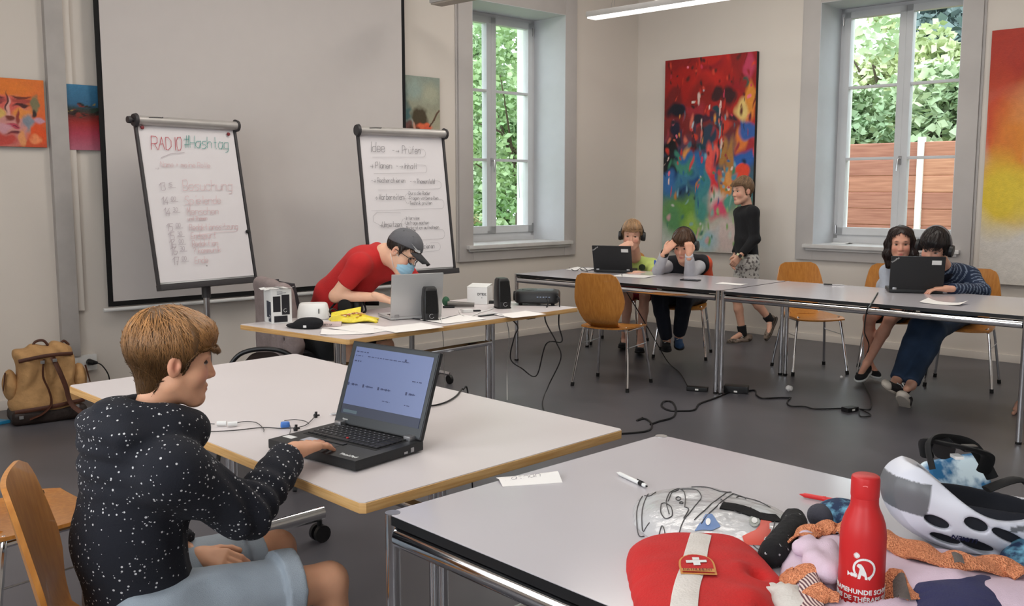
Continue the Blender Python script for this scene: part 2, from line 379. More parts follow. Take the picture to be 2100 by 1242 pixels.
MB().tube([(0, .008, 0), (0, -.02, 0), (.012, -.035, -.002), (.04, -.04, -.006)], [.022, .022, .018, .009], 10).build('plug_body', m_black, pg)
MB().tube(spline([(.035, -.04, -.005), (.07, -.04, -.03), (.11, -.035, -.10), (.13, -.03, -.2), (.2, -.03, -.24)], 6), .0045, 6).build('cord', m_black, pg)

# ---------------------------------------------------------------- pendant lamps
m_lampbody = mat('lamp_housing', rgb(178, 176, 174), .4, .1)
m_diff = mat('lamp_diffuser', rgb(240, 240, 238), .5, emit=(1, .97, .92, 1), estr=1.6)
m_diff0 = mat('lamp_diffuser_off', rgb(170, 160, 148), .5)
def pendant(loc, length, label, on=True):
    t = thing('pendant_lamp', label, 'lamp', loc, atan2(UR.y, UR.x), 'linear pendant lamps')
    MB().box(0, length, -.07, .07, .012, .06).build('housing', m_lampbody, t, bevel=.008)
    MB().box(.01, length - .01, -.06, .06, 0, .012).build('diffuser', m_diff if on else m_diff0, t)
    w = MB()
    for x in (.25, length - .25):
        w.tube([(x, -.03, .06), (x, 0, .2), (x, 0, CEIL - loc[2])], .0015, 5).tube([(x, .03, .06), (x, 0, .2)], .0015, 5)
    w.build('suspension_wire', m_steel, t)
    MB().tube(spline([(.62, 0, .06), (.8, 0, .09), (1.0, 0, .10), (1.2, 0, CEIL - loc[2])], 6), .004, 6).build('cord', m_white, t)
    return t
l1 = at_z(1211, 40, 2.95); pendant(tuple(l1), 3.2, 'lit white linear pendant lamp hanging before the right wall')
l2 = at_z(893, 12, 2.95); pendant(tuple(l2), 1.2, 'unlit beige linear pendant lamp at the top edge, left of the other', False)

# ---------------------------------------------------------------- daylight through the windows of the side behind the camera
for i, x in enumerate((1.9, 4.3, 6.7)):
    p = WB @ Vector((x, .3, 2.1)); area_light('daylight_%d' % i, p, p + (UR * 0 + NR) * 2 - Vector((0, 0, .5)), 1.4, 2.3, 30, (.97, .98, 1.0))
for i, w in enumerate((W1, W2, W3, W4)):
    M = WL if i == 0 else WR
    p = M @ Vector(((w[0] + w[1]) / 2, .75, 2.15)); q = M @ Vector(((w[0] + w[1]) / 2, -1, 1.5))
    o = area_light("window_daylight_%d" % i, p, q, 1.3, 2.3, 60, (.9, .95, 1.0)); o.data.cycles.is_portal = True
for i, (x, y) in enumerate(((1.3, 8.0), (-.3, 5.8), (2.9, 6.0), (.9, 5.0), (-1.3, 3.9), (-.6, 2.6))):  # added fill lights without fixtures, brightening mostly the far side of the room
    area_light('ceiling_fill_%d' % i, (x, y, CEIL - .12), (x, y, 0), 1.6, .3, 29 if i < 4 else 21, (1, .94, .87))

# ---------------------------------------------------------------- outside
m_grass = ramp_mat('lawn', rgb(96, 120, 60), rgb(140, 160, 88), .9, 8, (1, 1, 1), bump=.3)
struct('trim_30', MB().box(-6, 14, TH_W, 26, -.5, -.45, WR).box(-14, 14, TH_W, 26, -.52, -.47, WL), m_grass)
m_plank = [ramp_mat('fence_plank_%d' % i, rgb(*a), rgb(*b), .8, 3, (.8, 6, 14), bump=.15, thr=(.2, .8)) for i, (a, b) in enumerate((((150, 96, 78), (190, 132, 110)), ((164, 108, 86), (204, 148, 120)), ((142, 88, 74), (180, 124, 106))))]
fe = thing('plank_fence', 'reddish brown horizontal plank fence with white posts beyond the right window', 'fence', tuple(WR @ Vector((-.73, 5.0, -.45))), atan2(UR.y, UR.x))
for seg in range(6):
    for k in range(11):
        MB().box(-2.0 + seg * 2 + .03, seg * 2 - .03, -.012 + random.uniform(-.006, .006), .014, k * .232, k * .232 + .2325).build('plank', random.choice(m_plank), fe, bevel=.012, seg=1)
for seg in range(7):
    MB().box(-2.04 + seg * 2 - .0, -1.96 + seg * 2, -.05, .04, 0, 2.62).build('post', m_plaster, fe)
def tree(label, base, crown, radii, n, leaf, mt, trunk_r=.12, seed=1, flat=1.0, cat='tree'):
    t = thing('tree', label, cat, tuple(base), 0, 'trees outside the windows'); r = random.Random(seed)
    c = Vector(crown) - Vector(base)
    tb = MB(); tb.tube(spline([(0, 0, 0), (c.x * .3, c.y * .3, c.z * .4), tuple(c)], 5), [trunk_r * (1 - .07 * i) for i in range(11)], 8)
    for k in range(9):
        d = Vector((r.uniform(-1, 1), r.uniform(-1, 1), r.uniform(-.3, 1))); e = c + Vector((d.x * radii[0] * .8, d.y * radii[1] * .8, d.z * radii[2] * .8)); s = c * r.uniform(.5, .95)
        tb.tube(spline([s, (s + e) / 2 + Vector((0, 0, .15)), e], 4), [trunk_r * .35 * (1 - .1 * i) for i in range(9)], 6)
    tb.build('trunk', mat('bark', rgb(84, 72, 60), .9, bump=.4), t)
    cl = [(Vector((r.gauss(0, .42), r.gauss(0, .42), r.gauss(0, .42))), r.uniform(.18, .36)) for _ in range(46)]
    V = []; F = []
    for i in range(n):
        cc, cr = cl[i % 46]; d = Vector((r.gauss(0, 1), r.gauss(0, 1), r.gauss(0, 1))).normalized() * cr * r.uniform(.6, 1)
        p = cc + d; p = c + Vector((p.x * radii[0], p.y * radii[1], p.z * radii[2]))
        a = Vector((r.gauss(0, 1), r.gauss(0, 1), r.gauss(0, .5))).normalized() * leaf * 1.35 * r.uniform(.6, 1.2); b = a.cross(Vector((r.gauss(0, 1), r.gauss(0, 1), r.gauss(0, 1)))).normalized() * leaf * .95
        k = len(V); V += [tuple(p - a), tuple(p + b), tuple(p + a), tuple(p - b)]; F.append((k, k + 1, k + 2, k + 3))
    mb = MB(); mb.v = V; mb.f = F; mb.m = [0] * len(F)
    fo = mb.build('foliage', mt, t); fo['kind'] = 'stuff'
    return t
def leafmat(nm, a, b):
    m = ramp_mat(nm, rgb(*a), rgb(*b), .6, .9, (1, 1, 1), thr=(.35, .65)); return m
lf1 = leafmat('leaf_pale', (158, 186, 146), (206, 220, 184)); lf2 = leafmat('leaf_mid', (112, 146, 98), (160, 186, 132)); lf3 = leafmat('leaf_dark', (104, 124, 124), (140, 158, 156))
def WRp(x, y, z): return WR @ Vector((x, y, z))
def WLp(x, y, z): return WL @ Vector((x, y, z))
tree('pale green bushy tree behind the fence, lower left in the right window', WRp(-.9, 7.4, -.45), WRp(-.8, 7.4, 2.1), (1.1, 1.0, 1.15), 5200, .07, lf1, seed=3)
tree('light green tree behind the fence, filling the right pane of the right window', WRp(1.1, 7.0, -.45), WRp(1.0, 7.0, 2.3), (1.25, 1.0, 1.35), 6000, .07, lf1, seed=4)
tree('tall dark grey-green conifer at the top of the right window', WRp(-.3, 11.5, -.45), WRp(.1, 11.5, 5.6), (1.6, 1.2, 2.8), 5000, .11, lf3, .2, seed=5)
tree('yellow-green tree between bushes and conifer in the right window', WRp(-1.2, 9.4, -.45), WRp(-.6, 9.4, 3.2), (1.3, 1.0, 1.1), 4500, .08, leafmat('leaf_yellow', (184, 198, 150), (222, 228, 186)), .2, seed=6)
tree('bushy green tree behind the fence, out to the right of the window view', WRp(5.2, 8.0, -.45), WRp(5.2, 8.0, 2.6), (1.8, 1.3, 1.7), 4200, .09, lf2, seed=14)
tree('leafy green tree close outside the left window', WLp(2.5, 4.6, -.45), WLp(2.6, 4.6, 2.3), (1.2, 1.0, 2.1), 5600, .05, leafmat('leaf_fresh', (128, 162, 110), (180, 202, 154)), .1, seed=7)
tree('slender pale tree at the left pane of the left window', WLp(3.3, 7.2, -.45), WLp(3.5, 7.2, 3.2), (1.2, 1.1, 2.4), 4800, .07, lf1, .12, seed=8)
tree('dark green tree far beyond the left window', WLp(7.6, 10.6, -.45), WLp(7.6, 10.6, 2.6), (2.6, 1.6, 2.4), 4800, .12, lf2, .2, seed=9)
# flower pot outside the left window
fp = thing('flower_pot', 'terracotta pot of cream flowers outside the left window', 'plant', tuple(WLp(-1.72, .80, .90)), 0)
MB().lathe([(.09, 0), (.13, .13), (.14, .13), (.14, .16), (.12, .16), (.12, .14)], 20).build('pot', mat('terracotta', rgb(150, 74, 54), .8), fp)
mb = MB()
for i in range(120):
    a = random.uniform(0, 6.28); q = random.uniform(0, .15); p = Vector((cos(a) * q, sin(a) * q, .19 + random.uniform(0, .1)))
    mb.add([p + Vector((-.02, 0, 0)), p + Vector((0, -.02, .01)), p + Vector((.02, 0, 0)), p + Vector((0, .02, .01))], [(0, 1, 2, 3)], None, i % 2)
fl = mb.build('flowers', [mat('petal_cream', rgb(232, 226, 176), .7), lf2], fp); fl['kind'] = 'stuff'
MB().box(-.4, .6, -.14, .14, -.04, -.0, TR(0, 0, 0, atan2(UL.y, UL.x))).build('ledge', m_plaster, fp)
# ================================================================ soft shapes: distance fields meshed by surface nets
F4 = np.float32
def V3(*a): return np.array(a, F4) if len(a) == 3 else np.array(a[0], F4)
class SDF:
    """list of primitives blended with a smooth minimum"""
    def __init__(s): s.p = []
    def cap(s, a, b, ra, rb=None, k=.02): s.p.append(('c', V3(a), V3(b), ra, ra if rb is None else rb, k)); return s
    def chain(s, pts, rs, k=.02):
        for i in range(len(pts) - 1): s.cap(pts[i], pts[i + 1], rs[i], rs[i + 1], k)
        return s
    def ell(s, c, r, R=None, k=.02): s.p.append(('e', V3(c), V3(r), np.array(R if R is not None else np.eye(3), F4), 0, k)); return s
    def box(s, c, h, R=None, rr=.01, k=.01): s.p.append(('b', V3(c), V3(h), np.array(R if R is not None else np.eye(3), F4), rr, k)); return s
    def sub(s, c, r, k=.01, R=None): s.p.append(('s', V3(c), V3(r), np.array(R if R is not None else np.eye(3), F4), 0, k)); return s
    def cut(s, p, n, k=.004): s.p.append(('h', V3(p), V3(n) / np.linalg.norm(V3(n)), 0, 0, k)); return s
    def fn(s, f): s.p.append(('f', f, 0, 0, 0, 0)); return s
    def merge(s, o, k=.02): s.p.append(('m', o, 0, 0, 0, k)); return s
    def ev(s, X):
        d = None
        for t, a, b, c, e, k in s.p:
            if t == 'c':
                ab = b - a; L = float(ab @ ab) + 1e-12; h = np.clip(((X - a) @ ab) / L, 0, 1)
                q = np.sqrt(((X - a - h[..., None] * ab) ** 2).sum(-1)) - (c + (e - c) * h)
            elif t == 'e' or t == 's':
                Y = (X - a) @ c / b; n = np.sqrt((Y ** 2).sum(-1)) + 1e-9; g = np.sqrt(((Y / b) ** 2).sum(-1)) + 1e-9; q = n * (n - 1) / g
            elif t == 'b':
                Y = np.abs((X - a) @ c) - b + e; q = np.sqrt((np.maximum(Y, 0) ** 2).sum(-1)) + np.minimum(Y.max(-1), 0) - e
            elif t == 'h': q = (X - a) @ b
            elif t == 'm': q = a.ev(X)
            elif t == 'f': d = a(X, d); continue
            if d is None: d = q
            elif t == 's': hh = np.maximum(k - np.abs(d + q), 0) / k; d = np.maximum(d, -q) + hh * hh * k * .25
            elif t == 'h': hh = np.maximum(k - np.abs(d - q), 0) / k; d = np.maximum(d, q) + hh * hh * k * .25
            else: hh = np.maximum(k - np.abs(d - q), 0) / k; d = np.minimum(d, q) - hh * hh * k * .25
        return d
    def bounds(s, pad=.03):
        lo = np.full(3, 9e9); hi = -lo
        for t, a, b, c, e, k in s.p:
            if t == 'c':
                r = max(c, e); lo = np.minimum(lo, np.minimum(a, b) - r); hi = np.maximum(hi, np.maximum(a, b) + r)
            elif t in 'eb': r = float(np.max(b)) if not np.allclose(c, np.eye(3)) else b; lo = np.minimum(lo, a - r); hi = np.maximum(hi, a + r)
            elif t == 'm': l, h = a.bounds(0); lo = np.minimum(lo, l); hi = np.maximum(hi, h)
        return lo - pad, hi + pad
def wave(X, f, seed=0):
    r = np.random.default_rng(seed); o = 0
    for i in range(5):
        w = r.normal(size=3).astype(F4); w /= np.linalg.norm(w); o = o + np.sin((X @ w) * f * r.uniform(.6, 1.5) + r.uniform(0, 6) + 1.3 * np.sin((X @ r.normal(size=3).astype(F4)) * f * .45))
    return o / 5
def nets(sdf, h, lo=None, hi=None, extra=None):
    l2, h2 = sdf.bounds(); lo = l2 if lo is None else np.array(lo, float); hi = h2 if hi is None else np.array(hi, float)
    n = np.maximum(np.ceil((hi - lo) / h).astype(int) + 1, 3)
    ax = [(lo[i] + h * np.arange(n[i])).astype(F4) for i in range(3)]
    X = np.stack(np.meshgrid(*ax, indexing='ij'), -1)
    D = sdf.ev(X)
    if extra is not None: D = extra(X, D)
    D = np.asarray(D, F4); D[0] = D[-1] = 1; D[:, 0] = D[:, -1] = 1; D[:, :, 0] = D[:, :, -1] = 1
    s = D < 0
    nx, ny, nz = n; C = [(i, j, k) for i in (0, 1) for j in (0, 1) for k in (0, 1)]
    def sl(A, c): return A[c[0]:nx - 1 + c[0], c[1]:ny - 1 + c[1], c[2]:nz - 1 + c[2]]
    cnt = sum(sl(s, c).astype(np.int8) for c in C); act = (cnt > 0) & (cnt < 8)
    ii = np.argwhere(act); 
    if len(ii) == 0: return np.zeros((0, 3)), np.zeros((0, 4), int)
    vals = np.stack([sl(D, c)[act] for c in C], 1); acc = np.zeros((len(ii), 3)); num = np.zeros(len(ii))
    for a in range(8):
        for b in range(a + 1, 8):
            if sum(abs(C[a][t] - C[b][t]) for t in range(3)) == 1:
                m = (vals[:, a] < 0) != (vals[:, b] < 0); t = np.where(m, vals[:, a] / np.where(m, vals[:, a] - vals[:, b], 1), 0)
                P = np.array(C[a])[None] + t[:, None] * (np.array(C[b]) - np.array(C[a]))[None]; acc += P * m[:, None]; num += m
    V = lo + h * (ii + acc / num[:, None])
    idx = -np.ones(act.shape, int); idx[act] = np.arange(len(ii)); Q = []
    for ax_ in range(3):
        o = [0, 0, 0]; o[ax_] = 1; sh = [slice(1, n[t] - 1) for t in range(3)]; sh2 = list(sh)
        sh[ax_] = slice(0, n[ax_] - 1); sh2[ax_] = slice(1, n[ax_])
        a = s[tuple(sh)]; b = s[tuple(sh2)]; m = a != b; e = np.argwhere(m); flip = a[m]
        if len(e) == 0: continue
        base = e.copy()
        for t in range(3):
            if t != ax_: base[:, t] += 1
        u, v = [t for t in range(3) if t != ax_]
        if ax_ == 1: u, v = v, u
        def g(du, dv):
            q = base.copy(); q[:, u] -= du; q[:, v] -= dv; return idx[q[:, 0], q[:, 1], q[:, 2]]
        q = np.stack([g(1, 1), g(0, 1), g(0, 0), g(1, 0)], 1); q[~flip] = q[~flip][:, ::-1]; Q.append(q)
    return V, np.concatenate(Q)
def soft(name, parts, mt, parent=None, loc=(0, 0, 0), col=None, slot=None, smooth=0):
    """parts = [(V, Q, material slot)] in world space -> one mesh, moved by -loc"""
    o = 0; VV = []; QQ = []; MI = []
    for p in parts:
        V, Q = p[0], p[1]; VV.append(V); QQ.append(Q + o); MI.append(np.full(len(Q), p[2] if len(p) > 2 else 0)); o += len(V)
    V = np.concatenate(VV); Q = np.concatenate(QQ); MI = np.concatenate(MI)
    if smooth:
        E = np.concatenate([Q[:, [0, 1]], Q[:, [1, 2]], Q[:, [2, 3]], Q[:, [3, 0]]]); 
        for _ in range(smooth):
            S = np.zeros_like(V); c = np.zeros(len(V)); np.add.at(S, E[:, 0], V[E[:, 1]]); np.add.at(S, E[:, 1], V[E[:, 0]]); np.add.at(c, E[:, 0], 1); np.add.at(c, E[:, 1], 1)
            V = V * .5 + .5 * S / np.maximum(c, 1)[:, None]
    me = bpy.data.meshes.new(name); me.from_pydata((V - np.array(loc)).tolist(), [], Q.tolist())
    for q in (mt if isinstance(mt, (list, tuple)) else [mt]): me.materials.append(q)
    me.polygons.foreach_set('material_index', MI.astype(np.int32)); me.polygons.foreach_set('use_smooth', [True] * len(Q)); me.update()
    if col is not None:
        a = me.color_attributes.new('Col', 'FLOAT_COLOR', 'POINT'); c = np.ones((len(V), 4), F4); c[:, :3] = col(V); a.data.foreach_set('color', c.ravel())
    ob = bpy.data.objects.new(name, me); COL.objects.link(ob)
    if parent is not None: ob.parent = parent
    return ob
def fields(col_list, V):
    """base colour plus painted spots: [(mask 0..1, colour)]"""
    c = None
    for m, k in col_list:
        k = np.array([lin(q) for q in k])
        c = np.tile(k, (len(V), 1)) if c is None else c * (1 - m[:, None]) + k * m[:, None]
    return c
# ================================================================ projection screen, flip charts, paintings
sc_t = thing('projection_screen', 'large white roll-down projection screen with black border', 'screen', tuple(WL @ Vector((-4.47, -.10, 0))), atan2(UL.y, UL.x))
hw = 1.285
MB().box(-hw, hw, 0, .004, .64, 3.52).build('screen_border', mat('screen_black', rgb(12, 12, 13), .8), sc_t)
MB().box(-hw + .035, hw - .035, -.003, 0, .675, 3.50).build('screen_cloth', mat('screen_white', rgb(204, 198, 195), .85, var=.01), sc_t)
MB().tube([(-hw - .035, .0, .618), (hw + .02, .0, .618)], .014, 10).build('bottom_bar', m_white, sc_t)
MB().box(-hw - .06, hw + .06, -.05, .06, 3.5, 3.62).build('roller_case', m_white, sc_t, bevel=.01)
MB().box(-hw, -hw + .03, .06, .11, 3.53, 3.58).box(hw - .03, hw, .06, .11, 3.53, 3.58).build('bracket', m_steel, sc_t)

m_board = mat('flipchart_paper', rgb(226, 222, 224), .7, var=.01)
m_dgrey = mat('dark_grey_plastic', rgb(58, 56, 58), .5)
m_alu = mat('aluminium', rgb(188, 184, 180), .38, .35)
def flipchart(c, rz, zb, H, W, lean, label, draw, knob):
    t = thing('flip_chart', label, 'flip chart', (c[0], c[1], 0), rz, 'flip charts before the screen')
    M = TR(0, 0, zb, 0, -lean)
    MB().box(-W / 2, W / 2, .012, .02, 0, H, M).build('board', m_white, t)
    pp = MB().grid(lambda u, v: (-W / 2 + .014 + (W - .028) * u, .006 + .004 * sin(u * 5) * (1 - v), .03 + (H - .05) * v), 12, 12, M, thick=.004).build('paper_pad', m_board, t)
    for sx in (-1, 1): MB().box(sx * W / 2 - .009, sx * W / 2 + .009, -.002, .02, 0, H, M).build('side_rail', m_dgrey, t, bevel=.003)
    MB().box(-W / 2 - .012, W / 2 + .012, -.04, .02, -.022, .018, M).build('pen_tray', m_dgrey, t, bevel=.005)
    MB().tube([(-W / 2, -.01, H), (W / 2, -.01, H)], .038, 18, M=M, sq=(1, .8)).build('clamp_bar', m_alu, t)
    for sx in (-1, 1): MB().tube([(sx * W / 2, -.01, H), (sx * (W / 2 + .02), -.01, H)], [.045, .04], 14, M=M).build('end_cap', m_dgrey, t)
    if knob: MB().tube([(-W / 2 - .02, -.01, H), (-W / 2 - .04, -.01, H), (-W / 2 - .042, -.01, H), (-W / 2 - .06, -.01, H)], [.012, .012, .024, .022], 12, M=M).build('knob', m_dgrey, t)
    mk = MB(); line(mk, [(-W / 2 + .07, H + .012), (-W / 2 + .13, H + .016), (-W / 2 + .17, H + .016), (-W / 2 + .17, H + .022)], .006)
    o = mk.build('emblem', m_dgrey, t); o.data.transform(M @ Matrix.Translation((0, -.046, 0)))
    # stand
    MB().tube([(0, .05, .12), (0, .05, zb + .12)], .021, 14).build('column', m_steel, t)
    MB().tube([(0, .05, zb - .1), (0, .05, zb + .02)], .03, 14).build('collar', m_dgrey, t)
    MB().box(-.05, .05, .02, .07, 0, .3, M).build('back_bracket', m_dgrey, t)
    for k in range(5):
        a = k * 2 * pi / 5 + .3
        lg = MB().tube([(0, .05, .12), (cos(a) * .3, .05 + sin(a) * .3, .075)], [.02, .014], 8).build('leg', m_steel, t)
        MB().tube([(cos(a) * .3 - .012, .05 + sin(a) * .3, .034), (cos(a) * .3 + .012, .05 + sin(a) * .3, .034)], .034, 14).build('caster', m_black, lg)
    for mname, mb in draw(W, H):
        mb.v = [tuple(M @ Vector((p[0], -.003 + p[1], p[2]))) for p in mb.v]
        mb.build('writing', mname, t)['kind'] = 'stuff'
    return t
ink_red = mat('red_marker', rgb(186, 66, 78), .8); ink_green = mat('green_marker', rgb(58, 150, 140), .8)
ink_fade = mat('faded_red_marker', rgb(218, 190, 192), .8); ink_brown = mat('grey_marker', rgb(184, 172, 178), .8); ink_blk = mat('black_marker', rgb(98, 94, 98), .8); ink_soft = mat('soft_grey_marker', rgb(158, 154, 156), .8)
def draw_left(W, H):
    r, g, f, b = MB(), MB(), MB(), MB(); X = -W / 2
    scribble(r, 'RADIO', X + .085, H - .185, .085, .05, .0038)
    scribble(g, '#Hashtag', X + .325, H - .165, .08, .044, .0034)
    line(b, [(X + .14, H - .24), (X + .22, H - .21), (X + .32, H - .2)], .003)
    scribble(f, 'Name + meine Rolle', X + .13, H - .30, .035, .024, .0026); scribble(b, '>', X + .09, H - .32, .03, .03)
    rows = [('13', '15', 'Besuchung', .42, .07), ('14', '00', 'Spielende', .51, .055), ('14', '30', 'Menschen', .58, .05), ('', '', 'und Themen', .615, .025), ('15', '00', 'Redaktionssitzung', .68, .04), ('15', '30', 'Endspurt', .735, .04), ('16', '00', 'Redaktion', .785, .038), ('16', '30', '? kommunik', .83, .038), ('17', '00', 'Ende', .895, .042)]
    for h1, mm, tx, dz, sz in rows:
        dz *= H / 1.05
        if h1:
            scribble(b, h1, X + .08 + dz * .04, H - dz - .02, .05, .032, .0032); scribble(b, mm, X + .15 + dz * .04, H - dz + .005, .025, .018, .0024); line(b, [(X + .145 + dz * .04, H - dz - .002), (X + .20 + dz * .04, H - dz - .002)], .0026)
        scribble(f, tx, X + .26 + dz * .02, H - dz - .02, sz, min(sz * .62, .40 / len(tx)), .0032)
    line(f, [(X + .30, H - .76), (X + .5, H - .745), (X + .64, H - .745)], .0022)
    return [(ink_red, r), (ink_green, g), (ink_fade, f), (ink_brown, b)]
def loop(mb, x0, x1, z, dz, back=True):
    pts = [(x1 + .03 * sin(a) + 0, z - dz / 2 + dz / 2 * cos(a)) for a in np.linspace(0, pi, 9)]
    pts = [(x1 - .06, z)] + pts + [(x0, z - dz - .01)]; line(mb, pts, .0016)
def draw_right(W, H):
    k, s = MB(), MB(); X = -W / 2
    scribble(k, 'Idee', X + .08, H - .15, .07, .038, .0026); scribble(k, '->', X + .27, H - .15, .03, .035, .0022); scribble(k, 'Prüfen', X + .36, H - .155, .055, .028, .0024); loop(s, X + .1, X + .54, H - .12, .06)
    scribble(k, '> Planen', X + .075, H - .27, .045, .026, .0024); scribble(k, '->', X + .29, H - .265, .03, .035, .0022); scribble(k, 'Inhalt', X + .36, H - .27, .04, .024, .0022); loop(s, X + .1, X + .54, H - .24, .06)
    scribble(k, '-> Recherchieren', X + .07, H - .375, .036, .0195, .0022); scribble(k, '->', X + .40, H - .375, .025, .03, .002); scribble(k, 'Themenfeld', X + .465, H - .38, .034, .0175, .0022); loop(s, X + .12, X + .66, H - .36, .06)
    scribble(k, '> Vorbereiten', X + .09, H - .50, .042, .0205, .0024)
    for i, tx in enumerate(('Durs die Räder'.replace('ä', 'a'), 'Fragen vorbereiten', 'Technik prüfen')):
        scribble(k, '-' + tx, X + .37, H - .465 - i * .037, .026, .0155, .0019); line(s, [(X + .34, H - .49), (X + .365, H - .46 - i * .037)], .0018)
    loop(s, X + .05, X + .67, H - .50, .07)
    line(s, [(X + .30, H - .60), (X + .1, H - .59), (X + .06, H - .62), (X + .06, H - .66), (X + .12, H - .69)], .0018)
    scribble(k, '>Umsetzen', X + .11, H - .70, .04, .021, .0024)
    for i, tx in enumerate(('Interview', 'Umfrage machen', 'Moderation aufnehmen')):
        scribble(k, '-' + tx, X + .32, H - .65 - i * .037, .026, .0155, .0019); line(s, [(X + .29, H - .68), (X + .315, H - .645 - i * .037)], .0018)
    loop(s, X + .3, X + .65, H - .73, .07)
    line(s, [(X + .08, H - .86), (X + .08, H - .82), (X + .2, H - .82)], .0018); scribble(k, '> Schneiden', X + .09, H - .87, .035, .02, .0022); scribble(k, 'Publizieren', X + .4, H - .87, .035, .018, .0022); loop(s, X + .4, X + .6, H - .83, .06)
    return [(ink_blk, k), (ink_soft, s)]
a, b = at_z(322, 590, .82), at_z(530, 572, .82); cA = (a + b) / 2
fcA = flipchart((cA.x, cA.y), atan2((b - a).y, (b - a).x), .82, 1.09, .745, .185, 'flip chart on the left headed RADIO in red, before the screen', draw_left, True)
a, b = at_z(757, 566, .83), at_z(937, 554, .83); cB = (a + b) / 2
fcB = flipchart((cB.x, cB.y), atan2((b - a).y, (b - a).x), .83, 1.05, .75, .14, 'flip chart on the right with black handwriting, behind the bent man', draw_right, False)
for (u, w_, tl) in ((-.335, 1.045, 'red magnet at the top left of the RADIO flip chart'), (.31, 1.03, 'red magnet at the top right of the RADIO flip chart'), (.35, .34, 'black magnet low on the right edge of the RADIO flip chart')):
    Mf = TR(cA.x, cA.y, 0, fcA.rotation_euler[2]) @ TR(0, 0, .82, 0, -.185)
    o = MB().lathe([(.011, 0), (.013, .004), (.011, .011), (.004, .012)], 14, Mf @ TR(u, -.001, w_, 0, pi / 2)).build('magnet', mat('magnet_red', rgb(120, 30, 40), .4) if 'red m' in tl else m_black)
    tag(o, tl, 'magnet', 'magnets on the flip chart')

def hang(name, M, xc, z0, w, h, label, base, strokes, nu, nv, seed=1, thick=.03):
    o = painted(name, w, h, nu, nv, base, strokes, None, thick, seed, M=M @ Matrix.Translation((xc, -.004, z0)))
    return tag(o, label, 'painting', None)
def grad(stops, noise=None):
    def f(U, V):
        st = sorted(stops, key=lambda q: q[0]); vs = np.array([q[0] for q in st]); cs = np.array([[lin(k) for k in q[1]] for q in st])
        return np.stack([np.interp(V, vs, cs[:, i]) for i in range(3)], -1)
    return f
# large abstract on the right wall
R_ = random.Random(11); S = []
def many(n, u0, u1, v0, v1, ru, rv, cols, soft_=.5):
    for _ in range(n):
        S.append((R_.uniform(u0, u1), R_.uniform(v0, v1), R_.uniform(*ru), R_.uniform(*rv), R_.choice(cols), soft_))
many(18, 0, 1, .74, 1.0, (.08, .2), (.04, .1), [(168, 28, 22), (190, 36, 28), (140, 26, 20), (150, 22, 30)])
many(26, .05, .95, .5, .82, (.03, .10), (.02, .05), [(190, 40, 30), (120, 24, 24), (60, 24, 28), (160, 40, 50), (200, 60, 40), (40, 30, 44)])
many(7, 0, .22, .55, .82, (.05, .10), (.03, .06), [(30, 30, 52), (28, 44, 84), (20, 22, 36), (120, 30, 30)])
many(8, .42, .62, .54, .72, (.04, .08), (.02, .05), [(24, 34, 52), (40, 60, 80), (22, 60, 70), (70, 30, 50)])
many(10, .85, 1, .45, .75, (.04, .08), (.03, .06), [(40, 80, 150), (50, 90, 160), (190, 50, 40), (220, 120, 50)])
S += [(.88, .73, .07, .055, (226, 196, 120), .5), (.95, .78, .05, .08, (222, 140, 50), .6), (.9, .86, .03, .03, (40, 84, 70), .5), (.93, .93, .05, .06, (190, 60, 90), .6)]
many(12, .08, .4, .28, .48, (.05, .10), (.04, .09), [(32, 78, 130), (44, 104, 160), (24, 60, 104), (60, 120, 150)])
many(6, 0, .12, .42, .54, (.06, .1), (.03, .05), [(22, 22, 26), (30, 34, 50)])
S += [(.04, .36, .1, .06, (56, 110, 170), .6), (.22, .45, .12, .03, (70, 140, 120), .6), (.17, .5, .06, .02, (60, 130, 110), .5), (.88, .47, .12, .05, (42, 92, 166), .4), (.85, .40, .10, .045, (226, 70, 44), .3)]
many(9, .48, .60, .3, .54, (.03, .06), (.04, .09), [(226, 60, 60), (214, 50, 56), (232, 90, 80)])
many(8, .66, .78, .28, .54, (.03, .05), (.05, .10), [(206, 130, 50), (190, 110, 60), (220, 150, 80), (170, 120, 60)])
many(7, .35, .5, .26, .46, (.03, .05), (.04, .08), [(40, 110, 150), (100, 70, 110), (60, 130, 140)])
S += [(.6, .27, .09, .05, (206, 200, 190), .9), (.65, .22, .09, .05, (214, 80, 110), .8), (.73, .25, .05, .03, (80, 150, 130), .6), (.22, .2, .18, .09, (104, 150, 60), .9), (.12, .16, .12, .08, (86, 140, 90), .9), (.38, .14, .12, .05, (150, 182, 80), .9), (.45, .22, .08, .08, (70, 140, 130), .9)]
many(26, .02, .98, .3, .96, (.006, .014), (.008, .02), [(232, 222, 214), (230, 200, 190), (240, 120, 140), (180, 200, 210), (210, 60, 90)], .3)
many(14, .3, .7, .5, .8, (.006, .012), (.02, .05), [(220, 190, 180), (40, 30, 40), (120, 160, 170)], .3)
def rc(v):
    if v > .72: return R_.choice([(196, 44, 30), (120, 20, 18), (214, 70, 50), (90, 30, 26), (150, 30, 30), (60, 26, 30)])
    if v > .5: return R_.choice([(200, 50, 40), (40, 30, 44), (150, 50, 60), (30, 50, 80), (214, 110, 90), (224, 150, 70), (90, 30, 40), (60, 110, 130)])
    if v > .26: return R_.choice([(30, 80, 130), (70, 140, 160), (20, 40, 70), (214, 70, 70), (60, 130, 100), (196, 130, 60), (120, 170, 190), (40, 100, 150)])
    return R_.choice([(110, 160, 80), (150, 180, 120), (70, 120, 100), (196, 200, 190), (130, 170, 160), (200, 160, 160)])
for _ in range(230):
    v = R_.uniform(.03, .99) ** .9; S.append((R_.uniform(.01, .99), v, R_.uniform(.005, .018), R_.uniform(.006, .024), rc(v), 1.0))
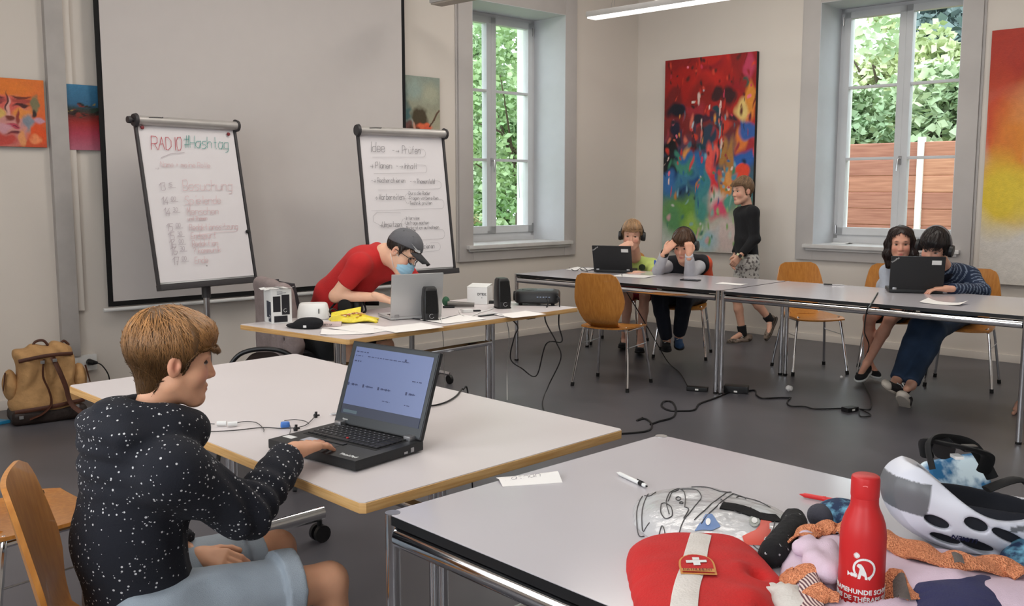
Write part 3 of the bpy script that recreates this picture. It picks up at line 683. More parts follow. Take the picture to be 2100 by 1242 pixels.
bigbase = grad([(0, (176, 190, 178)), (.10, (196, 200, 192)), (.2, (120, 150, 110)), (.3, (60, 110, 120)), (.5, (60, 70, 100)), (.62, (110, 40, 40)), (.8, (150, 30, 26)), (1, (140, 26, 24))])
S2 = [(.8, .08, .25, .12, (206, 186, 180), .9), (.5, .06, .12, .06, (150, 186, 196), .9)] + S
hang('painting', WR, .917, .805, 1.06, 1.985, 'tall abstract painting in red, blue and green on the right wall', bigbase, S2, 130, 244, 3, .045)
# face painting
FS = [(.35, .40, .40, .42, (206, 140, 132), .25), (.30, .62, .34, .16, (214, 96, 84), .4), (.32, .86, .5, .12, (226, 122, 44), .5), (.18, .66, .16, .05, (150, 60, 60), .4), (.62, .68, .17, .045, (170, 70, 60), .4), (.16, .63, .13, .025, (70, 30, 34), .4), (.62, .615, .13, .022, (74, 30, 30), .4),
      (.17, .695, .15, .018, (96, 44, 44), .4), (.62, .74, .16, .018, (110, 46, 34), .4), (.40, .56, .045, .16, (220, 160, 150), .4), (.42, .42, .09, .035, (120, 50, 40), .5), (.22, .5, .14, .09, (214, 176, 96), .4), (.62, .5, .15, .08, (226, 140, 66), .4), (.46, .305, .13, .05, (186, 66, 86), .35), (.46, .305, .13, .01, (110, 30, 50), .3),
      (.48, .2, .12, .02, (100, 40, 50), .5), (.72, .36, .10, .12, (130, 138, 150), .5), (.78, .25, .07, .08, (150, 160, 150), .5), (.83, .62, .07, .13, (122, 116, 84), .4), (.83, .5, .05, .05, (50, 36, 34), .5), (.9, .4, .09, .05, (196, 150, 166), .5), (.86, .2, .14, .16, (226, 84, 34), .4), (.25, .1, .3, .1, (190, 70, 60), .6), (.82, .12, .09, .08, (236, 140, 90), .5), (.3, .27, .1, .07, (206, 150, 160), .5), (.6, .12, .06, .12, (224, 150, 96), .5), (.38, .66, .02, .14, (90, 40, 40), .6), (.55, .44, .03, .1, (150, 60, 50), .6)]
o = hang('painting', WL, -6.262, 1.725, .37, .435, 'orange painting of a face with closed eyes on the left wall', grad([(0, (200, 80, 46)), (.5, (222, 104, 50)), (1, (224, 118, 46))]), FS, 90, 74, 5)
# blue to red painting
BS = [(random.uniform(0, 1), random.uniform(.52, .72), random.uniform(.02, .06), random.uniform(.01, .03), random.choice([(150, 130, 70), (40, 60, 50), (30, 20, 20), (120, 40, 30)]), .4) for _ in range(50)]
hang('painting', WL, -5.72, 1.715, .55, .435, 'small painting fading from blue over black to pink, half behind the screen', grad([(0, (176, 100, 120)), (.25, (172, 60, 80)), (.42, (158, 40, 38)), (.55, (70, 34, 26)), (.64, (40, 60, 60)), (.7, (44, 96, 130)), (1, (60, 122, 160))]), BS, 60, 60, 6)
# bird-like orange painting
GS = [(.46, .34, .22, .20, (70, 60, 40), .35), (.50, .13, .22, .17, (104, 48, 30), .4), (.58, .235, .20, .07, (222, 104, 66), .35), (.66, .19, .09, .07, (214, 90, 60), .4), (.24, .3, .07, .06, (150, 150, 140), .5), (.32, .22, .03, .09, (200, 150, 130), .5), (.16, .26, .1, .07, (110, 70, 64), .5), (.22, .17, .08, .07, (80, 50, 40), .5), (.15, .42, .1, .1, (70, 104, 104), .8), (.65, .05, .05, .1, (50, 30, 24), .5)]
GS += [(.72 + .26 * t, .24 + .26 * t, .022, .016, (86, 60, 44), .4) for t in np.linspace(0, 1, 14)] + [(.3, .8, .25, .14, (150, 166, 156), .9), (.75, .75, .2, .15, (168, 170, 148), .9), (.08, .65, .08, .2, (90, 110, 104), .9), (.5, .04, .5, .05, (196, 192, 176), .8)]
hang('painting', WL, -2.97, 1.86, .42, .57, 'small greenish painting with an orange bird-like figure beside the screen', grad([(0, (178, 170, 150)), (.4, (156, 154, 130)), (1, (140, 152, 140))]), [g for g in GS if g not in GS[-4:]][:0] + GS[-4:] + GS[:-4], 70, 90, 7)
# yellow orange painting at the right edge
YS = [(.1, .9, .3, .2, (170, 44, 20), .9), (.05, .62, .12, .2, (196, 70, 30), .9), (.14, .5, .12, .22, (214, 120, 40), .8), (.5, .6, .3, .3, (226, 150, 40), .8), (.08, .35, .14, .14, (222, 190, 50), .9), (.4, .35, .3, .12, (226, 200, 60), .9)]
hang('painting', WR, 4.36, .66, 1.55, 2.09, 'white painting with a fiery red and yellow swirl at the right edge', grad([(0, (212, 206, 198)), (.3, (212, 206, 198)), (1, (212, 206, 198))]), YS, 90, 110, 8, .045)

# ================================================================ tables
def frame_table(name, corner, dirx, L, W, label, group, under=True):
    """corner = left front corner on the floor, dirx = direction of the front edge"""
    t = thing(name, label, 'table', (corner[0], corner[1], 0), atan2(dirx[1], dirx[0]), group)
    i = .006
    top = MB().prism([(i, .03), (.03, i), (L - .03, i), (L - i, .03), (L - i, W - .03), (L - .03, W - i), (.03, W - i), (i, W - .03)], .719, .740)
    top.build('tabletop', [m_black], t)
    MB().prism([(i + .001, .03), (.03, i + .001), (L - .03, i + .001), (L - i - .001, .03), (L - i - .001, W - .03), (L - .03, W - i - .001), (.03, W - i - .001), (i + .001, W - .03)], .7395, .7412).build('laminate_surface', m_lam2, t)
    for x, y in ((.0185, .0185), (L - .0185, .0185), (L - .0185, W - .0185), (.0185, W - .0185)):
        lg = MB().tube([(x, y, .012), (x, y, .7405)], .0165, 18).build('leg', m_chrome, t)
        MB().lathe([(.0172, .0), (.0172, .014), (.016, .014)], 16, TR(x, y, 0)).build('foot', m_rubber, lg)
        MB().lathe([(.0168, .7405), (.0168, .7425), (.012, .7425)], 18, TR(x, y, 0)).build('leg_cap', m_steel, lg)
    for a, b in (((.035, .02), (L - .035, .02)), ((.035, W - .02), (L - .035, W - .02)), ((.02, .035), (.02, W - .035)), ((L - .02, .035), (L - .02, W - .035))):
        MB().tube([(a[0], a[1], .690), (b[0], b[1], .690)], .0225, 14, sq=(.75, 1) if a[1] == b[1] else (.75, 1)).build('frame_rail', m_chrome, t)
    return t
Lt = (at_z(1467, 805, 0) - at_z(1052, 738, 0)); dT = Vector((.7295, -.684, 0)); nT = Vector((.684, .7295, 0))
T1c = Vector((.012, 8.005, 0)); T2c = T1c + dT * 1.985; T3c = T2c + dT * 1.985
frame_table('conference_table', T1c, dT, 1.98, 1.0, 'far white table with chrome legs, left one, where two boys sit', 'white chrome-legged tables in the far row')
frame_table('conference_table', T2c, dT, 1.98, 1.0, 'far white table with chrome legs, right one, where the girl sits', 'white chrome-legged tables in the far row')
FC = at_z(781, 1052, .74); FD = at_z(1345, 888, .74)
dF2 = Vector(((at_z(1235, 1242, .74) - FC).x, (at_z(1235, 1242, .74) - FC).y, 0)).normalized()
nF2 = Vector((-dF2.y, dF2.x, 0))
frame_table('conference_table', (FC.x, FC.y), dF2, 1.9, (FD - FC).xy.length, 'near grey-white table with black edge and chrome corner leg', None)
NT = bpy.data.objects['conference_table.002']

def rolling_table(label, C, e1, e2, L, W, th=.026):
    e1 = Vector((*e1, 0)).normalized(); e2 = Vector((*e2, 0)).normalized()
    t = thing('folding_table', label, 'table', (C[0], C[1], 0), 0, 'white tables with wooden edges')
    q = lambda a, b: tuple((e1 * a + e2 * b)[:2])
    r = .012
    def rr(o): return [q(o, r), q(r, o), q(L - r, o), q(L - o, r), q(L - o, W - r), q(L - r, W - o), q(r, W - o), q(o, W - r)]
    pl = rr(0)
    if (e1.cross(e2)).z < 0: pl = pl[::-1]
    MB().prism(pl, .74 - th, .7385).build('tabletop', m_edge, t, bevel=.002)
    pl = rr(.0025); pl = pl[::-1] if (e1.cross(e2)).z < 0 else pl
    MB().prism(pl, .738, .7405).build('laminate_surface', m_lam, t)
    def P3(a, b, z): return tuple((e1 * a + e2 * b) + Vector((0, 0, z)))
    for a in (.3, L - .3):
        lg = MB().tube([P3(a - .02, W / 2, .11), P3(a - .02, W / 2, .70)], .0155, 14).tube([P3(a + .02, W / 2, .11), P3(a + .02, W / 2, .70)], .0155, 14).build('column', m_chrome, t); 
        ft = MB().tube([P3(a, .07, .115), P3(a, W - .07, .115)], .026, 14, sq=(.7, 1.1)).build('foot_bar', m_chrome, t)
        for b in (.09, W - .09):
            cs = MB(); cs.tube([P3(a, b, .05), P3(a, b, .10)], .011, 8)
            for s_ in (-.018, .018): cs.tube([P3(a + s_ - .009, b, .036), P3(a + s_ + .009, b, .036)], .036, 16)
            cs.build('caster', m_black, ft)
        MB().box(-.03, .03, -W * .38, W * .38, .69, .714, frame(P3(a, W / 2, 0), e1, e2, (0, 0, 1))).build('top_bracket', m_black, t)
    MB().tube([P3(.3, W / 2, .52), P3(L - .3, W / 2, .52)], .019, 12).build('crossbar', m_chrome, t)
    return t
BC = at_z(742, 1033, .74); BL_ = at_z(140, 790, .74); BR_ = at_z(1280, 880, .74)
rolling_table('big white table with birch edge where the boy in the hoodie sits', BC, (BL_ - BC)[:2], (BR_ - BC)[:2], (BL_ - BC).xy.length, (BR_ - BC).xy.length)
DC = at_z(713, 696, .74); DL = at_z(490, 665, .74); DR = at_z(1187, 630, .74)
De1 = Vector(((DR - DC).x, (DR - DC).y, 0)).normalized(); De2 = Vector(((DL - DC).x, (DL - DC).y, 0)).normalized()
rolling_table('white desk with birch edge cluttered with laptop, speakers and projector', DC, De1[:2], De2[:2], (DR - DC).xy.length, (DL - DC).xy.length)

# ================================================================ chairs
def make_chair(label, loc, face, group='bent plywood chairs with chrome legs'):
    """sitter looks along +y"""
    t = thing('plywood_chair', label, 'chair', (loc[0], loc[1], 0), atan2(face[1], face[0]) - pi / 2, group)
    def seat(u, v):
        x = (u - .5); y = v - .5; w = .40 * (1 - .10 * max(0, -y) * 2) * (1 - .55 * max(0, abs(y) - .36) ** 1.3 * 2)
        return (x * w, .005 + y * .40, .452 - .05 * max(0, y - .33) - .010 * (1 - 4 * x * x) + .012 * max(0, -y))
    MB().grid(seat, 14, 14, thick=.011).build('seat', m_ply, t, angle=50)
    prof = [(0, .115), (.10, .125), (.22, .155), (.40, .192), (.52, .200), (.70, .188), (.86, .172), (.94, .158), (.98, .140), (1.0, .112)]
    def back(u, v):
        hwid = np.interp(v, [p[0] for p in prof], [p[1] for p in prof]); x = (u - .5) * 2 * hwid
        z = .448 + v * .405; y = -.185 - .085 * v - .03 * sin(min(v, .3) / .3 * pi / 2) + .11 * max(0, .12 - v) / .12 * .6 + .030 * (x / .19) ** 2
        return (x, y, z)
    MB().grid(back, 12, 22, thick=-.011).build('backrest', m_ply, t, angle=50)
    for sx in (-1, 1):
        for sy, yy in ((1, .20), (-1, -.22)):
            top = (sx * .165, sy * .135, .435); ft = (sx * .225, yy, .012)
            lg = MB().tube(spline([(sx * .10, sy * .12, .43), (sx * .15, sy * .13, .434), (sx * .178, sy * .142, .41), ft], 5), .0105, 10).build('leg', m_chrome, t)
            MB().tube([(ft[0], ft[1], 0), (ft[0] - sx * .0025, ft[1] - sy * .003, .028)], .0135, 10).build('foot_cap', m_rubber, lg)
        MB().tube([(sx * .165, .135, .425), (sx * .165, -.135, .425)], .0095, 8).build('seat_rail', m_chrome, t)
        MB().tube([(sx * .198, .165, .31), (sx * .198, -.175, .31)], .003, 6).build('stacking_wire', m_steel, t)
    return t
ch = make_chair('plywood chair seen from behind at the near side of the far table', (.755, 7.02), (.53, .85))
CH = {}
def chair(label, loc, face): return copy_tree(ch, (loc[0], loc[1], 0), atan2(face[1], face[0]) - pi / 2, label)
chair('empty plywood chair facing us behind the far table', (2.40, 7.56), (.12, -.99))
chair('plywood chair under the boy in the dark vest', (1.50, 8.26), (-.30, -.95))
chair('plywood chair under the boy in the yellow-green shirt, against the corner', (1.02, 8.93), (-.35, -.94))
chair('plywood chair under the girl in grey', (2.98, 7.42), (-.35, -.94))
chair('plywood chair at the right under the boy in the striped jumper', (3.36, 6.98), (-.55, -.83))
chair('plywood chair under the boy in the speckled hoodie', (-.785, 2.06), (.93, .37))
chair('empty plywood chair at the left edge beyond the hoodie boy', (-1.52, 2.86), (.62, .78))
chair('plywood chair pushed to the near side of the near table', (.36, 1.18), (.65, .76))
# ================================================================ things on and around the desk
def loft(mb, secs, n=28, ex=4.0, M=None, mi=0):
    """secs = (z, cx, cy, hx, hy): rounded-rectangle rings"""
    vs = []
    for z, cx, cy, hx, hy in secs:
        for j in range(n):
            a = 2 * pi * j / n; c_, s_ = cos(a), sin(a)
            vs.append((cx + hx * math.copysign(abs(c_) ** (2 / ex), c_), cy + hy * math.copysign(abs(s_) ** (2 / ex), s_), z))
    fs = [(i * n + j, i * n + (j + 1) % n, (i + 1) * n + (j + 1) % n, (i + 1) * n + j) for i in range(len(secs) - 1) for j in range(n)]
    fs += [tuple(range(n))[::-1], tuple(range((len(secs) - 1) * n, len(secs) * n))]
    return mb.add(vs, fs, M, mi)
m_lapblk = mat('laptop_black', rgb(30, 31, 33), .5, 0, .04)
m_key = mat('key_black', rgb(24, 24, 27), .45)
m_silver = mat('laptop_silver', rgb(190, 190, 190), .35, .35, .02)
m_hinge = mat('hinge_metal', rgb(170, 170, 172), .3, .8)
m_bezel = mat('bezel', rgb(24, 30, 36), .35)
m_label = mat('sticker_white', rgb(222, 222, 220), .7)
def laptop(label, loc, rz, col, opening, w=.34, d=.245, lid=.238, th=.026, screen='on', brand=True, keys='stuff', logo=True, sticker=False, big=False):
    """user at -y, hinge at +y"""
    t = thing('laptop', label, 'laptop', loc, rz)
    b = MB(); b.box(-w / 2, w / 2, -d / 2, d / 2, .003, th)
    base = b.build('base', col, t, bevel=.005)
    for x in (-w / 2 + .03, w / 2 - .03):
        for y in (-d / 2 + .03, d / 2 - .03): MB().lathe([(.007, 0), (.007, .004)], 10, TR(x, y, 0)).build('rubber_foot', m_rubber, base)
    if big:
        MB().box(-.145, .145, -d / 2 + .098, d / 2 - .022, th - .001, th + .0006).build('keyboard_well', m_blackmat, base)
        kw = .0185; km = None
        for r_ in range(6):
            y = d / 2 - .035 - r_ * .0193; n = 15; x0 = -.1385; k = 0
            while k < n:
                wd = 1
                if r_ == 5 and k == 4: wd = 5
                if r_ in (1, 2, 3, 4) and k == 13: wd = 2
                if km is None or wd != 1:
                    o = MB().box(-kw / 2, kw * (wd - .5) - .001, -.0083, .0083, 0, .0042).build('key', m_key, base, bevel=.0015, seg=1)
                    if wd == 1: km = o
                else: o = km.copy(); COL.objects.link(o); o.parent = base
                o.location = (x0 + (k + .0) * kw + kw / 2 - .0, y, th); k += wd
        gl = MB()
        for r_ in range(5):
            for k in range(13):
                x = -.1385 + (k + .3) * kw; y = d / 2 - .032 - r_ * .0193 - .001
                gl.box(x, x + .0035, y, y + .004, th + .0042, th + .0044)
        gl = gl.build('key_legend', mat('legend', rgb(150, 152, 156), .6), base); gl['kind'] = 'stuff'
        MB().box(-.035, .035, -d / 2 + .03, -d / 2 + .078, th - .0004, th + .0006).build('touchpad', mat('touchpad', rgb(40, 40, 43), .5), base)
        MB().box(-.04, .04, -d / 2 + .08, -d / 2 + .095, th - .0004, th + .003).build('touchpad_button', m_key, base, bevel=.001)
        MB().ball((.004, .004, th + .005), (.004, .004, .003), n=6).build('pointing_stick', mat('red_plastic', rgb(170, 30, 34), .5), base)
        text_mesh('ThinkPad', .017, 'wordmark', m_label, base, TR(w / 2 - .05, -d / 2 + .018, th + .0006))
        MB().box(-w / 2 + .012, -w / 2 + .05, -d / 2 + .04, -d / 2 + .062, th, th + .0005).build('sticker', m_label, base)
        MB().box(-w / 2 + .075, -w / 2 + .115, -d / 2 + .05, -d / 2 + .085, th, th + .0005).build('sticker', mat('sticker_grey', rgb(170, 172, 180), .5), base)
        MB().box(w / 2 - .0005, w / 2 + .0008, d / 2 - .05, d / 2 - .038, .008, .02).box(w / 2 - .0005, w / 2 + .0008, d / 2 - .075, d / 2 - .062, .008, .014).build('port', m_hinge, base)
        for k in range(6): MB().box(-.12 + k * .02, -.105 + k * .02, -d / 2 - .0006, -d / 2, .008, .0095).build('front_slot', m_bezel, base)
    else:
        kb = MB()
        for r_ in range(5):
            for k in range(13): kb.box(-.13 + k * .02, -.1135 + k * .02, -.02 + r_ * .022, -.0015 + r_ * .022, th, th + .002)
        kb = kb.build('keyboard', m_key, base); kb['kind'] = 'stuff'
        MB().box(-.045, .045, -d / 2 + .015, -d / 2 + .07, th, th + .0006).build('touchpad', col if col is m_silver else m_bezel, base)
    # lid: hinge along x, its inner face looks towards the user
    HM = TR(0, d / 2 - .012, th + .002) @ Matrix.Rotation(-(opening - pi / 2), 4, 'X')
    lt = .013
    lo = MB().box(-w / 2, w / 2, 0, lt, 0, lid, HM).build('lid', col, t, bevel=.004)
    if screen:
        sw, s0, s1 = w / 2 - .017, .03, lid - .016
        MB().box(-w / 2 + .004, w / 2 - .004, -.001, 0, .004, lid - .004, HM).build('bezel', m_bezel, lo)
        MB().box(-sw, sw, -.0018, -.0008, s0, s1, HM).build('display', mat('display', rgb(86, 98, 134), .3, var=.01, emit=rgb(100, 116, 164), estr=.20) if big else mat('display_plain', rgb(120, 130, 150), .3, emit=rgb(150, 160, 180), estr=.5), lo)
        if big:
            m_nav = mat('display_navy', rgb(22, 30, 62), .4, emit=rgb(24, 34, 76), estr=.5)
            def on(mb, nm, mt_): mb.v = [tuple(HM @ Vector(p)) for p in mb.v]; return mb.build(nm, mt_, lo)
            on(MB().box(-sw, sw, -.0024, -.0018, s0, s0 + .028), 'task_bar', mat('display_bar', rgb(30, 38, 62), .4))
            on(MB().box(-sw + .012, -sw + .07, -.003, -.0024, s0 + .004, s0 + .013), 'task_item', mat('display_item', rgb(70, 90, 100), .4))
            ln = MB()
            def dash(x, z, L, w_=.0022):
                while L > 0:
                    q = random.uniform(.004, .014); line(ln, [(x, z), (x + min(q, L), z)], w_); x += q + .004; L -= q + .004
            for z, x, L, w_ in ((s1 - .014, -sw + .01, .05, .002), (s1 - .025, -sw + .06, .17, .0016), (s1 - .026, -sw + .01, .03, .0016), (s1 - .042, -sw + .01, .028, .0025), (s1 - .075, sw - .06, .04, .002), (s0 + .055, 0, .03, .0016), (s0 + .055, sw - .07, .02, .0016)): dash(x, z, L, w_ * 1.3)
            for x, L in ((-sw + .004, .032), (-sw + .066, .034), (-sw + .128, .04), (sw - .075, .026)):
                ln.box(x, x + .006, -.0001, 0, s0 + .083, s0 + .092); 
                for k in range(int(L / .005)): line(ln, [(x + .013 + k * .005, s0 + .0875), (x + .0165 + k * .005, s0 + .0875)], random.uniform(.002, .007))
            ln.box(.052, .058, -.0001, 0, s1 - .025, s1 - .017)
            ln.v = [(p[0], -.0026 + p[1], p[2]) for p in ln.v]; on(ln, 'page_text', m_nav)
            on(MB().box(-sw, -sw + .003, -.0024, -.0018, s0, s1), 'display_edge', m_bezel)
            o = text_mesh('lenovo', .008, 'wordmark', m_label, lo, HM @ TR(-w / 2 + .045, -.0016, .012, 0, pi / 2))
    for x in (-w / 2 + .035, w / 2 - .035):
        MB().box(x - .013, x + .013, d / 2 - .030, d / 2 + .004, th - .004, th + .012).build('hinge', m_hinge, base, bevel=.003)
    if logo and col is m_lapblk:
        o = text_mesh('ThinkPad', .016, 'wordmark', m_label, lo, HM @ TR(w / 2 - .03, lt + .0006, lid - .03, 0, pi / 2) @ Matrix.Rotation(pi, 4, 'Y') @ Matrix.Rotation(radians(38), 4, 'Z'))
    if sticker: MB().box(-w / 2 + .025, -w / 2 + .085, lt, lt + .001, lid - .055, lid - .025, HM).build('sticker', m_label, lo)
    return t

SIL = at_z(860, 653, .742)
# silver laptop: lid back towards us, open to the left
laptop('silver laptop with white lid, open before the man in red', (-.60, 5.30, .7412), atan2(.10, .25) + .0, m_silver, radians(98), w=.30, d=.215, lid=.235, th=.018)
bpy.data.objects['laptop'].location = (-.575, 5.29, .7412); bpy.data.objects['laptop'].rotation_euler = (0, 0, radians(-153))

def speaker(label, loc, rz, grp=None, lean=0):
    t = thing('speaker', label, 'speaker', loc, rz, grp)
    b = MB(); loft(b, [(0, 0, 0, .034, .045), (.006, 0, 0, .041, .052), (.05, 0, .0, .044, .054), (.12, 0, .004, .042, .050), (.168, 0, .008, .037, .042), (.180, 0, .01, .030, .034)], 32, 5)
    b.build('cabinet', m_black, t, angle=40)
    MB().grid(lambda u, v: ((u - .5) * .066 * (1 - .12 * v), -.0555 + .0115 * v - .002 * (1 - (2 * u - 1) ** 2), .042 + .122 * v), 8, 8, thick=-.003).build('grille', mat('speaker_cloth', rgb(16, 16, 16), .95, bump=.5, bscale=400), t)
    MB().tube([(.0 + .012 * cos(a), -.0585, .027 + .012 * sin(a)) for a in np.linspace(.9, 5.9, 18)], .0014, 6).build('volume_ring', m_hinge, t)
    loft(MB(), [(0, 0, 0, .045, .05), (.005, 0, 0, .045, .05)], 24, 5).build('foot_pad', m_rubber, t)
    return t
p = at_z(881, 657, .741); speaker('black desktop speaker in front of the silver laptop', (p.x, p.y + .03, .7412), .25, 'desktop speakers')
p = at_z(1030, 632, .741); speaker('black desktop speaker between white box and projector', (p.x, p.y + .03, .7412), .35, 'desktop speakers')

# packaging box with pictures of speakers
p = at_z(558, 664, .741)
bx = thing('speaker_box', 'opened white cardboard box printed with black speakers, left on the desk', 'box', (p.x, p.y, .7412), radians(32))
MB().box(-.0, .11, 0, .13, 0, .182).build('carton', m_white, bx, bevel=.001)
MB().grid(lambda u, v: (-.005 + .125 * u, .02 - .045 * v, .183 + .006 * sin(7 * u) + .01 * v), 8, 4, thick=.001).build('flap', m_white, bx)
MB().grid(lambda u, v: (-.03 * v, .01 + .11 * u, .183 - .004 * v + .003 * sin(8 * u)), 6, 3, thick=.001).build('flap', m_white, bx)
pr = mat('print_black', rgb(30, 30, 36), .5); pr2 = mat('print_slate', rgb(46, 52, 66), .5)
q = MB().box(.008, .048, -.0012, -.0002, .062, .145).box(.055, .098, -.0012, -.0002, .045, .152); q.build('printed_speaker', pr, bx)
MB().box(.012, .085, -.0014, -.0004, .006, .040).build('printed_band', pr, bx)
MB().box(-.0012, -.0002, .012, .052, .008, .115).build('printed_speaker', pr2, bx); MB().box(-.0016, -.0006, .048, .078, .03, .118).build('printed_speaker', pr2, bx)
for (x, y, z, fx) in ((.074, -.0018, .068, 0), (-.0022, .03, .035, 1)):
    MB().tube([((x + .009 * cos(a)) if not fx else x, y if not fx else y + .009 * cos(a), z + .009 * sin(a)) for a in np.linspace(.9, 5.9, 14)], .001, 5).build('printed_ring', m_label, bx)
q = MB()
for k in range(3): line(q, [(.03, .168 - k * .006), (.06 + .02 * (k % 2), .168 - k * .006)], .002)
q.v = [(a, -.0014, c_) for a, b, c_ in q.v]; q.build('printed_text', pr2, bx)

# router
p = at_z(640, 655, .741)
rt = thing('router', 'white rounded router box beside the printed carton', 'router', (p.x, p.y + .04, .7412), .15)
b = MB(); loft(b, [(0, 0, 0, .085, .055), (.006, 0, 0, .09, .06), (.05, 0, 0, .085, .055), (.082, 0, 0, .076, .046), (.088, 0, 0, .068, .038)], 32, 4); b.build('housing', m_white, rt, angle=50)
MB().box(.030, .034, -.062, -.052, .035, .06).build('slot', m_ink, rt)
cable('cord', [(.08, -.02, .01), (.1, -.05, .02), (.09, -.08, .05), (.11, -.06, .06), (.14, -.04, .04)], .0035, m_black, parent=rt)

# black cap lying on the desk
p = at_z(632, 672, .741)
c = SDF().ell((0, 0, .02), (.075, .06, .034)).ell((-.07, .02, .012), (.05, .04, .012), k=.02).ell((.03, -.02, .03), (.05, .04, .022))
c.fn(lambda X, d: d + .004 * wave(X, 60, 3)); c.cut((0, 0, 0), (0, 0, -1))
V, Q = nets(c, .005); o = soft('knit_cap', [(V, Q)], mat('black_cloth', rgb(20, 20, 24), .95, bump=.3, bscale=200)); o.location = (p.x, p.y, .7405); tag(o, 'crumpled black cap on the left front of the desk', 'cap')
MB().box(-.012, .004, -.062, -.058, .01, .022).build('care_label', m_label, o)

# camera
p = at_z(716, 641, .741)
cm = thing('camera', 'black camera lying with lens towards us behind the yellow sweet bag', 'camera', (p.x, p.y + .05, .7412), -.1)
loft(MB(), [(0, 0, 0, .068, .035), (.01, 0, 0, .072, .038), (.078, 0, 0, .07, .036), (.088, 0, 0, .062, .03)], 28, 5).build('body', m_black, cm, angle=50)
loft(MB(), [(.08, .0, 0, .03, .03), (.108, 0, 0, .022, .022), (.115, 0, 0, .016, .016)], 20, 4).build('viewfinder_hump', m_black, cm, angle=50)
MB().tube([(-.005, -.03, .045), (-.005, -.07, .045), (-.005, -.072, .045), (-.005, -.11, .045)], [.034, .034, .038, .04], 24).build('lens', m_blackmat, cm)
MB().tube([(-.055, 0, .085), (-.055, 0, .1)], .012, 14).build('dial', m_blackmat, cm)
cable('neck_strap', [(-.07, 0, .07), (-.11, -.03, .02), (-.09, -.09, .008), (-.02, -.12, .006), (.06, -.1, .006), (.10, -.04, .01), (.072, 0, .07)], .006, m_blackmat, parent=cm)
p = at_z(757, 627, .741); o = MB().tube([(-.06, 0, .014), (.06, .0, .014)], .013, 12).build('microphone_tube', m_blackmat); o.location = (p.x, p.y, .742); tag(o, 'black tubular pocket microphone before the typing hand', 'microphone')

# sweet bag
p = at_z(722, 662, .741)
def bagz(x, y): return .010 + .032 * max(0, 1 - (x / .125) ** 2) ** .6 * max(0, 1 - (y / .07) ** 2) ** .6 + .004 * sin(40 * x + 20 * y)
sb = thing('sweet_bag', 'torn yellow sweet bag printed with gummy sweets', 'bag', (p.x, p.y + .05, .7412), .1)
MB().grid(lambda u, v: ((u - .5) * .25 + .01 * sin(9 * v), (v - .5) * .14 * (1 + .1 * sin(6 * u)), bagz((u - .5) * .25, (v - .5) * .14)), 30, 18, thick=.010).build('bag_film', mat('yellow_film', rgb(226, 206, 60), .3, var=.1, scale=30, bump=.4, bscale=60), sb)
for k in range(26):
    a, r_ = random.uniform(0, 6.28), random.uniform(0, 1) ** .5; x, y = -.005 + .062 * r_ * cos(a), -.012 + .042 * r_ * sin(a)
    MB().ball((x, y, bagz(x, y) + .003), (random.uniform(.006, .012), random.uniform(.005, .009), .002), n=6).build('printed_sweet', mat('sweet_%d' % (k % 4), rgb(*[(190, 96, 50), (226, 176, 120), (150, 54, 44), (232, 206, 180)][k % 4]), .35), sb)
MB().grid(lambda u, v: (-.125 + .02 * u * 8, .06 + .03 * v, .02 + .03 * u * v + .02 * v), 10, 3, thick=.001).build('torn_strip', MATS['yellow_film'], sb)

p = at_z(680, 668, .741); o = MB().box(-.07, .05, -.03, .04, 0, .018).build('cardboard_sleeve', mat('pink_card', rgb(206, 186, 182), .7), bevel=.001); o.location = (p.x, p.y, .7412); o.rotation_euler = (0, 0, .1); tag(o, 'flat pale pink card box under the sweet bag', 'box')
q = MB(); scribble(q, 'TRAKT HA', -.055, .006, .008, .008, .0012); q.v = [(a, -.0305, c_) for a, b, c_ in q.v]; q.build('writing', m_ink, o)

def paper(label, px, py, w, h, rz, z=.7415, curl=.004, group=None, mt=None):
    p = at_z(px, py, z); o = MB().grid(lambda u, v: ((u - .5) * w, (v - .5) * h, .0006 + curl * (abs(2 * u - 1) ** 3 * (.4 + .6 * v))), 8, 8, thick=-.0007).build('paper_sheet', mt or m_paper)
    o.location = (p.x, p.y, z); o.rotation_euler = (0, 0, rz); return tag(o, label, 'paper', group)
paper('white sheets at the front corner of the desk', 713, 681, .26, .15, .15, curl=.01)
paper('sheet of paper under the sweet bag, front right', 745, 674, .21, .297, .9, curl=.003)
paper('white sheet in front of the near speaker', 838, 672, .297, .21, .7, curl=.002)
paper('loose white sheet between the two desktop speakers', 930, 655, .297, .21, .75, curl=.004)
paper('flat white sheet right of the second desktop speaker', 1065, 645, .25, .18, .7, curl=.003)

# white box with print
p = at_z(972, 624, .741)
wb = thing('white_box', 'plain white carton with small black print behind the cables', 'box', (p.x, p.y + .02, .7412), radians(-14))
MB().box(-.045, .085, 0, .13, 0, .105).build('carton', m_white, wb, bevel=.002)
MB().grid(lambda u, v: (-.048 + .13 * u, .0 + .13 * v, .1065 + .012 * v), 2, 4, thick=.001).build('lid_flap', m_white, wb)
text_mesh('DYEX', .022, 'printed_word', m_ink, wb, TR(.05, -.0006, .055, 0, pi / 2), bold=.0006); text_mesh('9', .012, 'printed_mark', m_ink, wb, TR(.05, -.0006, .036, 0, pi / 2))
# microphone with green foam
p = at_z(925, 630, .741)
mc = thing('microphone', 'grey microphone with green foam windscreen lying on the desk', 'microphone', (p.x, p.y, .7412), .1)
MB().ball((-.03, .03, .034), (.023, .023, .030), n=12).build('windscreen', mat('green_foam', rgb(62, 104, 78), .95, bump=.6, bscale=300), mc)
MB().tube([(-.02, .01, .02), (.06, .0, .018), (.14, -.01, .016)], [.018, .015, .013], 14).build('handle', mat('mic_grey', rgb(104, 100, 96), .4, .5), mc)
MB().box(-.05, .02, -.03, -.01, 0, .012).build('switch_plate', m_black, mc, bevel=.002)
